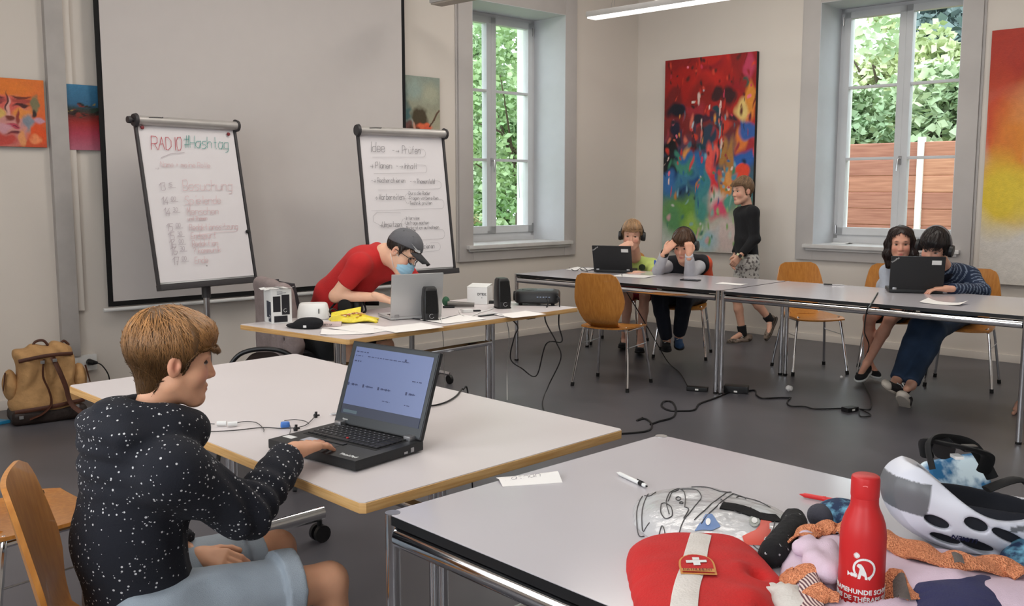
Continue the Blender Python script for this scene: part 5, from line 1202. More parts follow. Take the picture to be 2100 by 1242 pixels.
def hair(P, fr, s, f, mt, col, whorl=(0, -.06, .12), n=500, step=.011, steps=11, h=.0055, lo=(-.12, -.14, -.2), hi=(.12, .13, .17), rad=.0013, seed=1, grav=.5, fwd=.0, dark=.55, lift=.0, under=.8):
    def ex(X, d):
        r = X - V3(*whorl); az = np.arctan2(r[..., 0], r[..., 1]); return d + .0022 * np.sin(az * 34 + 3 * wave(X, 40, seed)) + .0015 * wave(X, 60, seed)
    V, Q = nets(f, h, lo=lo, hi=hi, extra=ex)
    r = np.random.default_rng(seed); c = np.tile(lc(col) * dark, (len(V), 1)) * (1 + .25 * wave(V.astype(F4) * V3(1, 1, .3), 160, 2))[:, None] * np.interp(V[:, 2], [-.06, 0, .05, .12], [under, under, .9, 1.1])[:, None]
    parts = [(xf(V, fr, s), Q, c)]
    # strands running over the hair volume away from the whorl
    idx = r.integers(0, len(V), n); p = V[idx].astype(F4) + r.normal(0, .002, (n, 3)).astype(F4)
    w = V3(*whorl); path = [p.copy()]
    def sd(X): return f.ev(X[None])[0]
    e = .002; jit = r.normal(0, .25, (n, 3)).astype(F4)
    for k in range(steps):
        a = p - w; a = a / (np.linalg.norm(a, axis=1)[:, None] + 1e-6); d = a + jit + V3(0, fwd, -grav * (k / steps) - .15)
        d0 = sd(p); g = np.stack([sd(p + V3(*(e * np.eye(3)[i]))) - d0 for i in range(3)], 1); g /= np.linalg.norm(g, axis=1)[:, None] + 1e-6
        d -= g * (d * g).sum(1)[:, None]; d /= np.linalg.norm(d, axis=1)[:, None] + 1e-6
        stop = (np.abs(d0) > .02)[:, None]; p = p + np.where(stop, 0, d * step) - g * np.clip(d0 - .0010 - lift * (1 if k > steps * .6 else 0), -.006, .006)[:, None] * (~stop); path.append(p.copy())
    path = np.stack(path, 1)                                                   # n, steps+1, 3
    K = steps + 1; T = np.gradient(path, axis=1); T /= np.linalg.norm(T, axis=2)[..., None] + 1e-6
    up = np.tile(V3(.3, .5, .8), (n, K, 1)); A = np.cross(T, up); A /= np.linalg.norm(A, axis=2)[..., None] + 1e-6; B = np.cross(T, A)
    rr = rad * np.interp(np.linspace(0, 1, K), [0, .2, .7, 1], [.6, 1, .9, .15])[None, :, None]
    ring = [path + rr * (A * cos(t) + B * sin(t)) for t in (0, 2.09, 4.19)]
    VV = np.stack(ring, 2).reshape(-1, 3); base = (np.arange(n)[:, None] * K + np.arange(K - 1)[None]) * 3; QQ = []
    for j in range(3): QQ.append(np.stack([base + j, base + (j + 1) % 3, base + 3 + (j + 1) % 3, base + 3 + j], -1).reshape(-1, 4))
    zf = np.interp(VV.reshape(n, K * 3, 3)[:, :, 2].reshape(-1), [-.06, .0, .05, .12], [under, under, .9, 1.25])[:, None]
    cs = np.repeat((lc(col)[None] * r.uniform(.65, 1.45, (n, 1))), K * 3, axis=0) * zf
    parts.append((xf(VV, fr, s), np.concatenate(QQ), cs))
    return join('hair', parts, M_HAIR, P, P.location)
M_HAIR = mat('hair', (.3, .2, .1, 1), .42, var=.08, scale=60, vcol=True, spec=.45)
def headphones(label, fr, s, mt=None, band=None, tilt=0.0):
    mt = mt or m_black; T = Matrix(((fr[1][0, 0], fr[1][0, 1], fr[1][0, 2], fr[0][0]), (fr[1][1, 0], fr[1][1, 1], fr[1][1, 2], fr[0][1]), (fr[1][2, 0], fr[1][2, 1], fr[1][2, 2], fr[0][2]), (0, 0, 0, 1))) @ Matrix.Scale(s, 4)
    t = thing('headphones', label, 'headphones', tuple(fr[0])); off = Matrix.Translation(-Vector(fr[0])) @ T
    b = [(.096 * sin(a), -.012 - .03 * tilt * cos(a), .005 + .130 * cos(a)) for a in np.linspace(-1.45, 1.45, 17)]
    MB().tube(b, .0075, 8, M=off, sq=(1.6, .8)).build('headband', band or mt, t)
    for sx in (-1, 1):
        c = MB().tube([(sx * .078, -.008, -.004), (sx * .092, -.008, -.004), (sx * .110, -.008, -.004), (sx * .114, -.008, -.004)], [.030, .040, .038, .028], 20, M=off).build('ear_cup', mt, t)
        MB().tube([(sx * .074, -.008, -.004), (sx * .086, -.008, -.004)], [.034, .036], 18, M=off).build('ear_pad', m_blackmat, c)
    return t
def person(label, loc): return thing('person', label, 'person', loc)
def ay(px, py, Y): return np.array(tuple(at_y(px, py, Y)))
cl = lambda nm, c, **k: mat(nm, rgb(*c), .9, var=k.get('var', .06), scale=18, bump=k.get('bump', .25), bscale=k.get('bscale', 220), sheen=.02)

# ---------------------------------------------------------------- boy in the speckled hoodie (foreground)
def speckled():
    m = bpy.data.materials.new('speckled_fleece'); m.use_nodes = True; N = m.node_tree.nodes; L = m.node_tree.links; b = N['Principled BSDF']; b.inputs['Roughness'].default_value = .95
    tc = N.new('ShaderNodeTexCoord'); v = N.new('ShaderNodeTexVoronoi'); v.inputs['Scale'].default_value = 125; L.new(tc.outputs['Object'], v.inputs['Vector'])
    sp = N.new('ShaderNodeSeparateColor'); L.new(v.outputs['Color'], sp.inputs[0])
    sz = N.new('ShaderNodeMath'); sz.operation = 'MULTIPLY'; sz.inputs[1].default_value = .34; L.new(sp.outputs[0], sz.inputs[0])
    lt = N.new('ShaderNodeMath'); lt.operation = 'LESS_THAN'; L.new(v.outputs['Distance'], lt.inputs[0]); L.new(sz.outputs[0], lt.inputs[1])
    nz = N.new('ShaderNodeTexNoise'); nz.inputs['Scale'].default_value = 7; L.new(tc.outputs['Object'], nz.inputs['Vector'])
    th = N.new('ShaderNodeMath'); th.operation = 'MULTIPLY_ADD'; th.inputs[1].default_value = -1.6; th.inputs[2].default_value = 1.22; L.new(nz.outputs['Fac'], th.inputs[0])
    g2 = N.new('ShaderNodeMath'); g2.operation = 'GREATER_THAN'; L.new(sp.outputs[1], g2.inputs[0]); L.new(th.outputs[0], g2.inputs[1])
    mu = N.new('ShaderNodeMath'); mu.operation = 'MULTIPLY'; L.new(lt.outputs[0], mu.inputs[0]); L.new(g2.outputs[0], mu.inputs[1])
    mx = N.new('ShaderNodeMix'); mx.data_type = 'RGBA'; mx.inputs[6].default_value = rgb(20, 22, 32); mx.inputs[7].default_value = rgb(196, 196, 198)
    L.new(mu.outputs[0], mx.inputs[0]); L.new(mx.outputs[2], b.inputs['Base Color'])
    n2 = N.new('ShaderNodeTexNoise'); n2.inputs['Scale'].default_value = 260; L.new(tc.outputs['Object'], n2.inputs['Vector']); bp = N.new('ShaderNodeBump'); bp.inputs['Strength'].default_value = .3; bp.inputs['Distance'].default_value = .004
    L.new(n2.outputs['Fac'], bp.inputs['Height']); L.new(bp.outputs[0], b.inputs['Normal']); return m
P = person('boy in a dark speckled hoodie and pale denim shorts at the open laptop', (-.82, 2.05, 0))
s = .84
J = arr(dict(pel=(-.835, 2.05, .545), wai=(-.855, 2.03, .68), che=(-.825, 2.045, .835), nb=(-.80, 2.065, .957), shR=(-.715, 1.945, .860), shL=(-.925, 2.165, .860), elR=(-.600, 2.075, .722), wrR=(-.545, 2.300, .803),
    elL=(-.93, 2.24, .66), wrL=(-.765, 2.20, .575), hipR=(-.775, 1.985, .525), hipL=(-.885, 2.115, .525), knR=(-.445, 2.215, .505), knL=(-.615, 2.405, .515), anR=(-.42, 2.24, .085), anL=(-.56, 2.46, .085), toeR=(-.28, 2.32, .03), toeL=(-.42, 2.6, .03)))
hc = np.array([-.757, 2.10, 1.071]); HF = orient(hc, (.88, .44, -.13), (.12, .04, 1)); hs = .86
T0 = (214, 160, 128)
hd = head_parts(HF, hs, J['nb'], tone=T0, h=.0030, brow=(120, 84, 54), neck_r=.043, lid=.0)
hands = [hand_parts(J['wrR'], (.32, .94, -.06), (.0, .08, 1), -1, .98, (.10, .08, .14, .22), .1, T0, .0028, spread=.8), hand_parts(J['wrL'], (.92, -.10, -.10), (-.1, -.5, .86), -1, .88, (.45, .5, .55, .6), .2, T0, .0034)]
body_mesh(P, J, s, hd, hands, T0, h=.010)
spk = speckled()
f = limbs(J, s, .022, arms=(1.84, 1.90), legs=(0, 0), k=.05)
rt = nrm(J['shR'] - J['shL']); fw = nrm(np.cross((0, 0, 1), rt)); nb = J['nb']
# hood lying in folds on the back, neck opening
ring = [nb + rt * .078 * cos(a) + fw * (.074 * sin(a) + .008) + np.array((0, 0, -.012 - .035 * max(0, sin(a)))) for a in np.linspace(0, 2 * pi, 15)]
f.chain(ring, [.033] * 15, k=.03)
f.ell(nb - fw * .085 + np.array((0, 0, -.025)), (.125, .068, .062), R=np.stack([rt, fw, (0, 0, 1)], 1), k=.03).ell(nb - fw * .10 + np.array((0, 0, -.095)), (.085, .048, .060), R=np.stack([rt, fw, (0, 0, 1)], 1), k=.03)
f.chain([nb - fw * .10 + rt * q + np.array((0, 0, .012 - abs(q) * .35)) for q in (-.1, -.05, 0, .05, .1)], [.024] * 5, k=.012)
f.cap(nb + np.array((0, 0, -.02)), nb + np.array((0, 0, .02)), .03)
f.sub(nb + fw * .012 + np.array((0, 0, .045)), (.055, .058, .06), k=.02)
def folds(X, d):
    e = np.linalg.norm(X - V3(*J['elR']), axis=-1); a = (X - V3(*J['elR'])) @ V3(*nrm(J['wrR'] - J['elR'])); b = np.linalg.norm(X - V3(*(nb - fw * .09 + np.array((0, 0, -.05)))), axis=-1)
    d = d + .0075 * np.exp(-(e / .13) ** 2) * np.sin(a * 120 + 2 * wave(X, 18, 3)) + .006 * np.exp(-(b / .12) ** 2) * np.sin(X[..., 2] * 130 + 3 * wave(X, 16, 4)) + .006 * wave(X * V3(1, 1, .45), 17, 6) 
    return d
f.fn(folds); f.cut((-.82, 2.05, .50), (0, 0, -1))
V, Q = nets(f, .0062); soft('hoodie', [(V, Q)], spk, P, P.location)
cuff = SDF().cap(J['elR'] + (J['wrR'] - J['elR']) * .72, J['elR'] + (J['wrR'] - J['elR']) * .90, .043, .036).cut(J['elR'] + (J['wrR'] - J['elR']) * .91, J['wrR'] - J['elR']).fn(lambda X, d: d + .0012 * np.sin(np.arctan2(X[..., 2] - .79, X[..., 0] + .54) * 30)); V, Q = nets(cuff, .004)
soft('cuff', [(V, Q)], cl('ribbed_navy', (26, 28, 38)), P, P.location)
f = limbs(J, s, .020, arms=(0, 0), legs=(.80, .78), torso=False)
f.cap(J['hipL'], J['hipR'], .10, .10, k=.04).cut((0, 0, .60), (0, 0, 1))
for S_, t in (('L', .80), ('R', .78)):
    a = J['hip' + S_]; n = J['kn' + S_] - a; A = SDF().cap(a + n * (t - .13), a + n * t, .0925, .0905).cut(a + n * t, n).cut(a + n * (t - .12), -n); f.merge(A, k=.004)
garment('shorts', P, f, cl('pale_denim', (150, 160, 170), bscale=500), .0065, .004, 24, 2)
for S_ in 'LR':
    shoe(P, J['an' + S_] - nrm(J['toe' + S_] - J['an' + S_]) * .06 + np.array((0, 0, -.082)), J['toe' + S_] + np.array((0, 0, -.03)), (0, 0, 1), 1, cl('shoe_grey', (90, 92, 98)), m_label)
f = hair_sdf('bowl', top=.012, back=-.112, front=.040, side=-.024, thick=.016)
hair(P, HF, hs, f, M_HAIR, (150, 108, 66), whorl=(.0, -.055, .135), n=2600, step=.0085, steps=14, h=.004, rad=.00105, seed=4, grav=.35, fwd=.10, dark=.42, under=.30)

# ---------------------------------------------------------------- man in red bending over the desk
P = person('man in a red T-shirt, grey cap and blue face mask bending over the desk', (-1.15, 5.78, 0))
s = 1.0; TM = (226, 180, 152)
J = arr(dict(pel=(-1.17, 5.82, .585), wai=ay(690, 602, 5.74), che=ay(752, 545, 5.62), nb=ay(790, 520, 5.55), shR=ay(738, 543, 5.42), shL=ay(822, 552, 5.74), elR=ay(688, 607, 5.44), wrR=ay(778, 609, 5.40), elL=ay(862, 592, 5.80), wrL=(-.66, 5.58, .80),
    hipR=(-1.25, 5.72, .55), hipL=(-1.08, 5.92, .55), knR=(-.93, 5.42, .52), knL=(-.76, 5.62, .52), anR=(-.90, 5.38, .09), anL=(-.72, 5.60, .09), toeR=(-.74, 5.26, .03), toeL=(-.56, 5.48, .03)))
HF = orient(ay(824, 519, 5.50), (.80, -.34, -.50), (.50, .06, .86)); hs = 1.03
hd = head_parts(HF, hs, J['nb'], tone=TM, h=.005, brow=(50, 38, 30), neck_r=.056)
hands = [hand_parts(J['wrR'], (.93, -.02, -.30), (.1, -.2, 1), -1, 1.0, (.35, .3, .35, .4), .2, TM, .005), hand_parts(J['wrL'], (.2, -.95, -.15), (0, 0, 1), -1, 1.0, (.4, .4, .4, .4), .2, TM, .006)]
body_mesh(P, J, s, hd, hands, TM)
red = cl('red_jersey', (186, 36, 36))
f = limbs(J, s, .014, arms=(.62, .62), legs=(0, 0), k=.045); f.cap(J['che'], (J['che'] + J['wai']) / 2 + np.array((.0, -.05, -.10)), .10, .09, k=.06)
f.cap(J['nb'] - np.array((.05, -.02, .0)), J['nb'] + np.array((-.06, .10, .02)), .05, .045, k=.02)
f.fn(lambda X, d: d + .008 * np.sin(X[..., 0] * 42 + X[..., 2] * 18 + 2 * wave(X, 8, 3)) * np.clip(1.15 - X[..., 2], 0, 1) * .6)
f.cut(J['pel'] - np.array((0, 0, .05)), J['pel'] - J['wai'])
garment('tshirt', P, f, red, .010, .005, 20, 4)
f = limbs(J, s, .02, arms=(0, 0), legs=(.95, .95), torso=False).cap(J['hipL'], J['hipR'], .105, .105, k=.04); garment('shorts', P, f, cl('black_shorts', (30, 32, 34)), .012, .005, 20, 4)
for S_ in 'LR': shoe(P, J['an' + S_] - nrm(J['toe' + S_] - J['an' + S_]) * .06 + np.array((0, 0, -.082)), J['toe' + S_] + np.array((.0, 0, -.03)), (0, 0, 1), 1, cl('shoe_dark', (40, 40, 44)), m_label, h=.008)
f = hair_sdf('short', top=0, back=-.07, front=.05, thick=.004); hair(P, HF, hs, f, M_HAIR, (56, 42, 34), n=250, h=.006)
def to_obj(mb, fr, s_, P_):
    mb.v = [tuple(fr[0] + fr[1] @ (np.array(p) * s_) - np.array(P_.location)) for p in mb.v]; return mb
g = SDF().ell((0, -.008, .052), (.090, .108, .092)).cut((0, 0, .042), (0, .18, -1)).fn(lambda X, d: d + .0015 * np.abs(np.sin(3 * np.arctan2(X[..., 0], X[..., 1]))) ** .3 + .001 * wave(X, 60, 2)); V, Q = nets(g, .005)
cp = soft('cap', [(xf(V, HF, hs), Q)], cl('grey_wool', (98, 98, 102), bscale=300), P, P.location)
to_obj(MB().grid(lambda u, v: ((2 * u - 1) * .078 * (1 - .55 * v ** 2.2), .075 + .025 * (1 - (2 * u - 1) ** 2) + .078 * v, .052 - .018 * v - .018 * (2 * u - 1) ** 2), 14, 8, thick=-.004), HF, hs, P).build('cap_brim', mat('brim_black', rgb(40, 40, 43), .8), P)
to_obj(MB().tube([(0, -.01, .145), (0, -.01, .149)], .008, 12), HF, hs, P).build('cap_button', cl('grey_wool', (98, 98, 102)), P)
ey = MB()
for a in (.5, 1.6, 2.7, 3.8, 4.9, 5.9): q = (.062 * cos(a), -.008 + .074 * sin(a), .114); ey.ball(q, .004, n=5)
ey = to_obj(ey, HF, hs, P).build('cap_eyelet', m_blackmat, P); ey['kind'] = 'stuff'
# tick-shaped emblem on the cap front
sw = [(-.020, 0), (-.012, -.010), (.0, -.012), (.028, .008), (.002, -.004), (-.010, -.004)]; n_ = len(sw)
def onc(x, z, o): 
    x = x + .045; zz = .072 + z; y = -.008 + .108 * sqrt(max(0, 1 - (x / .090) ** 2 - ((zz - .052) / .092) ** 2)); return (x * o, -.008 + (y + .008) * o, .052 + (zz - .052) * o)
mb = MB(); mb.add([onc(x, z, 1.055) for x, z in sw], [tuple(range(n_))]); mb.add([onc(x, z, 1.05) for x, z in [(-.026, -.006), (-.02, -.016), (.006, -.018), (.014, -.010)]], [(0, 1, 2, 3)])
to_obj(mb, HF, hs, P).build('cap_emblem', m_label, P)
g = SDF().ell((0, .048, -.058), (.058, .060, .052), k=.02).ell((0, .086, -.045), (.022, .022, .028), k=.03).cut((0, 0, -.014), (0, -.10, 1)).cut((0, .018, 0), (0, -1, 0)).fn(lambda X, d: d + .0018 * np.sin(X[..., 2] * 330)); V, Q = nets(g, .0042)
soft('face_mask', [(xf(V, HF, hs), Q)], mat('mask_blue', rgb(158, 200, 222), .85, bump=.1), P, P.location)
for sx in (-1, 1):
    for zz in (-.022, -.088): to_obj(MB().tube(spline([(sx * .056, .03, zz), (sx * .074, .01, zz * .7), (sx * .083, -.022, -.008 if zz > -.05 else -.03)], 4), .0016, 5), HF, hs, P).build('mask_loop', m_label, P)
gl = MB()
for sx in (-1, 1):
    gl.tube([(sx * .033 + .026 * cos(a), .099 - .02 * abs(cos(a)), -.002 + .019 * sin(a)) for a in np.linspace(0, 2 * pi, 15)[:-1]], .0022, 6, closed=True).tube([(sx * .058, .084, .004), (sx * .078, .04, .006), (sx * .083, -.01, .006)], .0022, 6)
gl.tube([(-.008, .102, .002), (.008, .102, .002)], .002, 6); to_obj(gl, HF, hs, P).build('glasses', m_black, P)

# ---------------------------------------------------------------- boy in the yellow-green shirt
P = person('boy with headphones in a yellow-green shirt behind the left far laptop, hand at his mouth', (1.12, 8.75, 0))
s = .88; TG = (226, 176, 152)
J = arr(dict(pel=(1.15, 8.80, .55), wai=(1.14, 8.76, .70), che=ay(1305, 548, 8.58), nb=ay(1301, 526, 8.48), shR=ay(1274, 545, 8.56), shL=ay(1337, 543, 8.58), elR=ay(1252, 545, 8.20), wrR=ay(1272, 508, 8.14), elL=ay(1341, 566, 8.28), wrL=ay(1305, 560, 8.10),
    hipR=(1.06, 8.78, .53), hipL=(1.24, 8.80, .53), knR=ay(1287, 606, 8.38), knL=ay(1322, 606, 8.38), anR=ay(1281, 698, 8.62), anL=ay(1313, 708, 8.34), toeR=ay(1276, 712, 8.46), toeL=ay(1312, 722, 8.18)))
HF = orient(ay(1296, 483, 8.34), (-.18, -.98, -.10), (.02, -.10, 1)); hs = 1.04
hd = head_parts(HF, hs, J['nb'], tone=TG, h=.006, brow=(150, 110, 76), mouth=.003)
hands = [hand_parts(J['wrR'], (.85, -.15, .45), (-.3, -.6, .7), -1, .95, (.9, .9, 1, 1), .5, TG, .006), hand_parts(J['wrL'], (-.9, -.4, 0), (0, 0, 1), 1, .95, (.4, .4, .4, .4), .2, TG, .006)]
body_mesh(P, J, s, hd, hands, TG)
yg = cl('yellow_green', (196, 212, 122)); 
f = limbs(J, s, .014, arms=(.72, .72), legs=(0, 0)); f.sub(J['nb'] + np.array((0, 0, .035)), (.05, .05, .045)); f.cut(J['pel'], (0, 0, -1)); garment('shirt', P, f, yg, .011, .004, 24, 3)
a, b = J['shL'], J['elL']; o0 = np.array(P.location)
for nm_, mt_, of, wd in (('sleeve_stripe', cl('blue_stripe', (52, 84, 176)), (.30, -.62, .62), .016), ('sleeve_panel', cl('white_panel', (228, 236, 220)), (.72, -.30, .62), .022)):
    ofs = nrm(np.array(of)); pp = [a + np.array((-.055, 0, .02)) + ofs * .045, a + ofs * .062, a + (b - a) * .3 + ofs * .062, a + (b - a) * .66 + ofs * .060]
    MB().tube(spline([tuple(q - o0) for q in pp], 5), wd, 8, sq=(1, .45)).build(nm_, mt_, P)
q = ay(1317, 548, 8.44); mb = MB().tube([tuple(q - np.array(P.location) + np.array((0, -.012, 0))), tuple(q - np.array(P.location) + np.array((0, .02, 0)))], [.028, .028], 16); mb.build('crest', mat('crest_dark', rgb(44, 56, 40), .8), P)
f = limbs(J, s, .02, arms=(0, 0), legs=(.9, .9), torso=False).cap(J['hipL'], J['hipR'], .10, .10, k=.04); garment('shorts', P, f, cl('dark_red', (132, 30, 42)), .013, .004, 20, 5)
for S_ in 'LR': shoe(P, J['an' + S_] + np.array((0, .05, -.07)), J['toe' + S_] + np.array((0, 0, -.01)), (0, 0, 1), 1, cl('shoe_black', (26, 26, 30)), m_blackmat, h=.009, lace=False)
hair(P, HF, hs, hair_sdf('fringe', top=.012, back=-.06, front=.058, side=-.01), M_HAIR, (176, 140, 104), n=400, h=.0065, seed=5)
headphones('black headphones worn by the boy in yellow-green', HF, hs)

# ---------------------------------------------------------------- boy in the dark vest, hands at his head
P = person('boy in grey sweater and dark vest holding both hands to his face', (1.50, 8.3, 0))
s = .88; TV = (218, 164, 138)
J = arr(dict(pel=(1.55, 8.38, .55), wai=(1.53, 8.32, .68), che=ay(1408, 548, 8.16), nb=ay(1405, 532, 8.02), shR=ay(1376, 543, 8.14), shL=ay(1440, 541, 8.16), elR=ay(1350, 554, 7.98), wrR=ay(1364, 517, 7.80), elL=ay(1416, 562, 7.86), wrL=ay(1413, 522, 7.72),
    hipR=(1.46, 8.36, .53), hipL=(1.64, 8.38, .53), knR=ay(1352, 612, 8.02), knL=ay(1404, 614, 7.98), anR=ay(1368, 700, 8.12), anL=ay(1392, 690, 8.22), toeR=ay(1366, 722, 7.96), toeL=ay(1393, 718, 8.06)))
HF = orient(ay(1402, 503, 7.90), (-.46, -.84, -.34), (-.12, -.22, 1)); hs = 1.06
hd = head_parts(HF, hs, J['nb'], tone=TV, h=.006, brow=(60, 44, 34))
hands = [hand_parts(J['wrR'], (.62, .1, .72), (-.4, -.8, .3), -1, .95, (.5, .6, .6, .6), .3, TV, .006), hand_parts(J['wrL'], (.0, .1, 1), (.1, -1, .1), 1, .95, (1.25, 1.3, 1.3, 1.3), .8, TV, .006)]
body_mesh(P, J, s, hd, hands, TV)
gs = cl('light_grey_knit', (190, 190, 196)); vs = cl('black_vest', (28, 28, 34)); og = cl('orange_panel', (214, 84, 52)); nv = cl('dark_trousers', (28, 32, 44))
f = limbs(J, s, .014, arms=(1.88, 1.88), legs=(0, 0)); f.cut(J['pel'], (0, 0, -1)); garment('sweater', P, f, gs, .011, .006, 26, 3)
f = limbs(J, s, .028, arms=(.22, .22), legs=(0, 0)); f.sub(J['nb'] + np.array((0, 0, .04)), (.05, .055, .05)); f.cut(J['pel'], (0, 0, -1)); garment('vest', P, f, vs, .011, .005, 20, 6)
a = J['shL']; f = SDF().cap(a + np.array((-.055, -.01, .022)), a + np.array((.015, .0, .005)), .058, .074).cap(a, a + np.array((.05, .04, -.11)), .07, .055).cut(a + np.array((-.07, 0, 0)), (-1, -.2, 0)); garment('shoulder_panel', P, f, og, .009, .003, 30, 5)
f = limbs(J, s, .018, arms=(0, 0), legs=(1.92, 1.92), torso=False).cap(J['hipL'], J['hipR'], .10, .10, k=.04); garment('trousers', P, f, nv, .012, .006, 22, 5)
for S_, m_ in (('L', cl('shoe_blue', (52, 82, 120))), ('R', cl('shoe_black', (26, 26, 30)))): shoe(P, J['an' + S_] + np.array((0, .05, -.05)), J['toe' + S_] + np.array((0, -.02, 0)), (0, -.3, 1), 1, m_, m_blackmat, h=.009)
for S_ in 'LR':
    d = nrm(J['wr' + S_] - J['el' + S_]); V, Q = nets(SDF().cap(J['wr' + S_] - d * .03, J['wr' + S_] - d * .0, .034, .034).cut(J['wr' + S_] + d * .005, d), .007); soft('wristband', [(V, Q)], m_blackmat if S_ == 'R' else gs, P, P.location)
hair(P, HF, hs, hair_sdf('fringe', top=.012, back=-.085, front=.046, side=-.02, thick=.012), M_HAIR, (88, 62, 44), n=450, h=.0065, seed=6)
headphones('black headphones worn by the boy in the dark vest', HF, hs * 1.03, tilt=1)

# ---------------------------------------------------------------- walking boy
P = person('boy in a black pullover and patterned shorts walking past the abstract painting', (2.12, 9.0, 0))
s = .86; TW = (222, 172, 148)
J = arr(dict(pel=ay(1532, 530, 9.0), wai=ay(1530, 490, 9.0), che=ay(1531, 446, 9.0), nb=ay(1532, 424, 9.0), shR=ay(1518, 438, 9.13), shL=ay(1543, 436, 8.87), elR=ay(1520, 490, 9.14), wrR=ay(1508, 522, 9.08), elL=ay(1548, 490, 8.84), wrL=ay(1519, 524, 8.80),
    hipR=ay(1530, 536, 9.08), hipL=ay(1534, 536, 8.92), knR=ay(1511, 612, 9.05), knL=ay(1545, 612, 8.93), anR=ay(1523, 683, 9.03), anL=ay(1579, 656, 8.95), toeR=ay(1493, 700, 8.95), toeL=ay(1576, 694, 8.86)))
HF = orient(ay(1523, 392, 8.97), (-.92, -.36, -.05), (0, 0, 1)); hs = 1.02
hd = head_parts(HF, hs, J['nb'], tone=TW, h=.006, brow=(110, 84, 60), neck_r=.046)
hands = [hand_parts(J['wrL'], (-.6, .2, -.8), (-.3, -.9, 0), 1, .92, (.5, .5, .5, .5), .3, TW, .006), hand_parts(J['wrR'], (-.2, .1, -1), (-.3, .9, 0), 1, .92, (.5, .5, .5, .5), .3, TW, .006)]
body_mesh(P, J, s, hd, hands, TW)
bk = cl('black_pullover', (24, 24, 27))
f = limbs(J, s, .016, arms=(1.9, 1.9), legs=(0, 0)); f.sub(J['nb'] + np.array((0, 0, .045)), (.05, .05, .045)); f.cut(J['pel'] - np.array((0, 0, .02)), (0, 0, -1)); garment('pullover', P, f, bk, .011, .007, 20, 4)
sh_m = ramp_mat('patterned_cotton', rgb(92, 84, 84), rgb(196, 192, 186), .9, 34, (1, 1, 1), thr=(.40, .50))
f = limbs(J, s, .022, arms=(0, 0), legs=(.88, .88), torso=False).cap(J['hipL'], J['hipR'], .10, .10, k=.04).cap(J['hipL'], J['pel'] + np.array((0, 0, .04)), .10, .10); f.cut(J['pel'] + np.array((0, 0, .05)), (0, 0, 1)); garment('shorts', P, f, sh_m, .011, .004, 20, 5)
for S_ in 'LR':
    a = J['an' + S_]; n_ = J['kn' + S_] - a; V, Q = nets(SDF().cap(a, a + n_ * .22, .040, .045).cut(a + n_ * .22, n_), .007); soft('sock', [(V, Q)], bk, P, P.location)
cam_m = ramp_mat('camouflage', rgb(62, 54, 46), rgb(132, 116, 104), .8, 26, (1, 1, 1), thr=(.42, .52)); solem = mat('sole_brown', rgb(74, 66, 60), .8)
shoe(P, ay(1541, 703, 9.06), ay(1487, 706, 8.9), (0, 0, 1), 1, cam_m, solem, h=.008)
shoe(P, ay(1594, 652, 8.98), ay(1573, 700, 8.88), (-.9, -.2, .35), 1, cam_m, solem, h=.008)
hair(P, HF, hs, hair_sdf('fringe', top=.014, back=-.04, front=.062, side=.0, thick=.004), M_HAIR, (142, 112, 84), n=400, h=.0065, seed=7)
wt = MB().tube([tuple(J['wrL'] - np.array(P.location) + np.array((0, .0, .004))), tuple(J['wrL'] - np.array(P.location) + np.array((-.012, 0, -.012)))], .036, 14).build('wristwatch_strap', mat('pale_strap', rgb(214, 214, 176), .6), P)
MB().tube([tuple(J['wrL'] - np.array(P.location) + np.array((-.012, -.034, 0))), tuple(J['wrL'] - np.array(P.location) + np.array((-.016, -.044, 0)))], .017, 14).build('watch_face', m_black, P)

# ---------------------------------------------------------------- girl in grey
P = person('girl with long dark hair in a grey T-shirt and shorts behind the right laptop', (2.95, 7.35, 0))
s = .84; TGi = (214, 158, 134)
J = arr(dict(pel=(2.97, 7.38, .55), wai=(2.95, 7.33, .70), che=ay(1851, 562, 7.22), nb=ay(1851, 538, 7.16), shR=ay(1820, 558, 7.22), shL=ay(1884, 560, 7.22), elR=ay(1816, 612, 7.12), wrR=ay(1835, 620, 6.95), elL=ay(1886, 612, 7.1), wrL=ay(1865, 620, 6.95),
    hipR=(2.88, 7.36, .53), hipL=(3.05, 7.38, .53), knR=ay(1783, 652, 6.98), knL=ay(1826, 654, 6.94), anR=ay(1781, 742, 7.24), anL=ay(1778, 744, 7.06), toeR=ay(1800, 768, 7.10), toeL=ay(1760, 776, 6.92)))
HF = orient(ay(1847, 499, 7.06), (-.34, -.94, -.10), (-.06, -.1, 1)); hs = 1.0
hd = head_parts(HF, hs, J['nb'], tone=TGi, h=.006, brow=(50, 36, 30), neck_r=.044)
hands = [hand_parts(J['wrR'], (.5, -.8, 0), (0, 0, 1), -1, .9, (.4,) * 4, .2, TGi, .007), hand_parts(J['wrL'], (-.5, -.8, 0), (0, 0, 1), 1, .9, (.4,) * 4, .2, TGi, .007)]
body_mesh(P, J, s, hd, hands, TGi, h=.010)
f = limbs(J, s, .014, arms=(.75, .75), legs=(0, 0)); f.cut(J['pel'], (0, 0, -1)); garment('tshirt', P, f, cl('grey_blue', (176, 182, 194)), .011, .004, 22, 4)
f = limbs(J, s, .018, arms=(0, 0), legs=(.55, .55), torso=False).cap(J['hipL'], J['hipR'], .10, .10, k=.04); garment('shorts', P, f, cl('black_shorts', (30, 32, 34)), .012, .004, 20, 4)
for S_ in 'LR': shoe(P, J['an' + S_] + nrm(J['an' + S_] - J['toe' + S_]) * .05 * np.array((1, 1, 0)) + np.array((0, 0, -.075)), J['toe' + S_] + np.array((0, 0, -.03)), (0, 0, 1), 1, cl('shoe_black', (26, 26, 30)), m_label, h=.007, name='shoe')
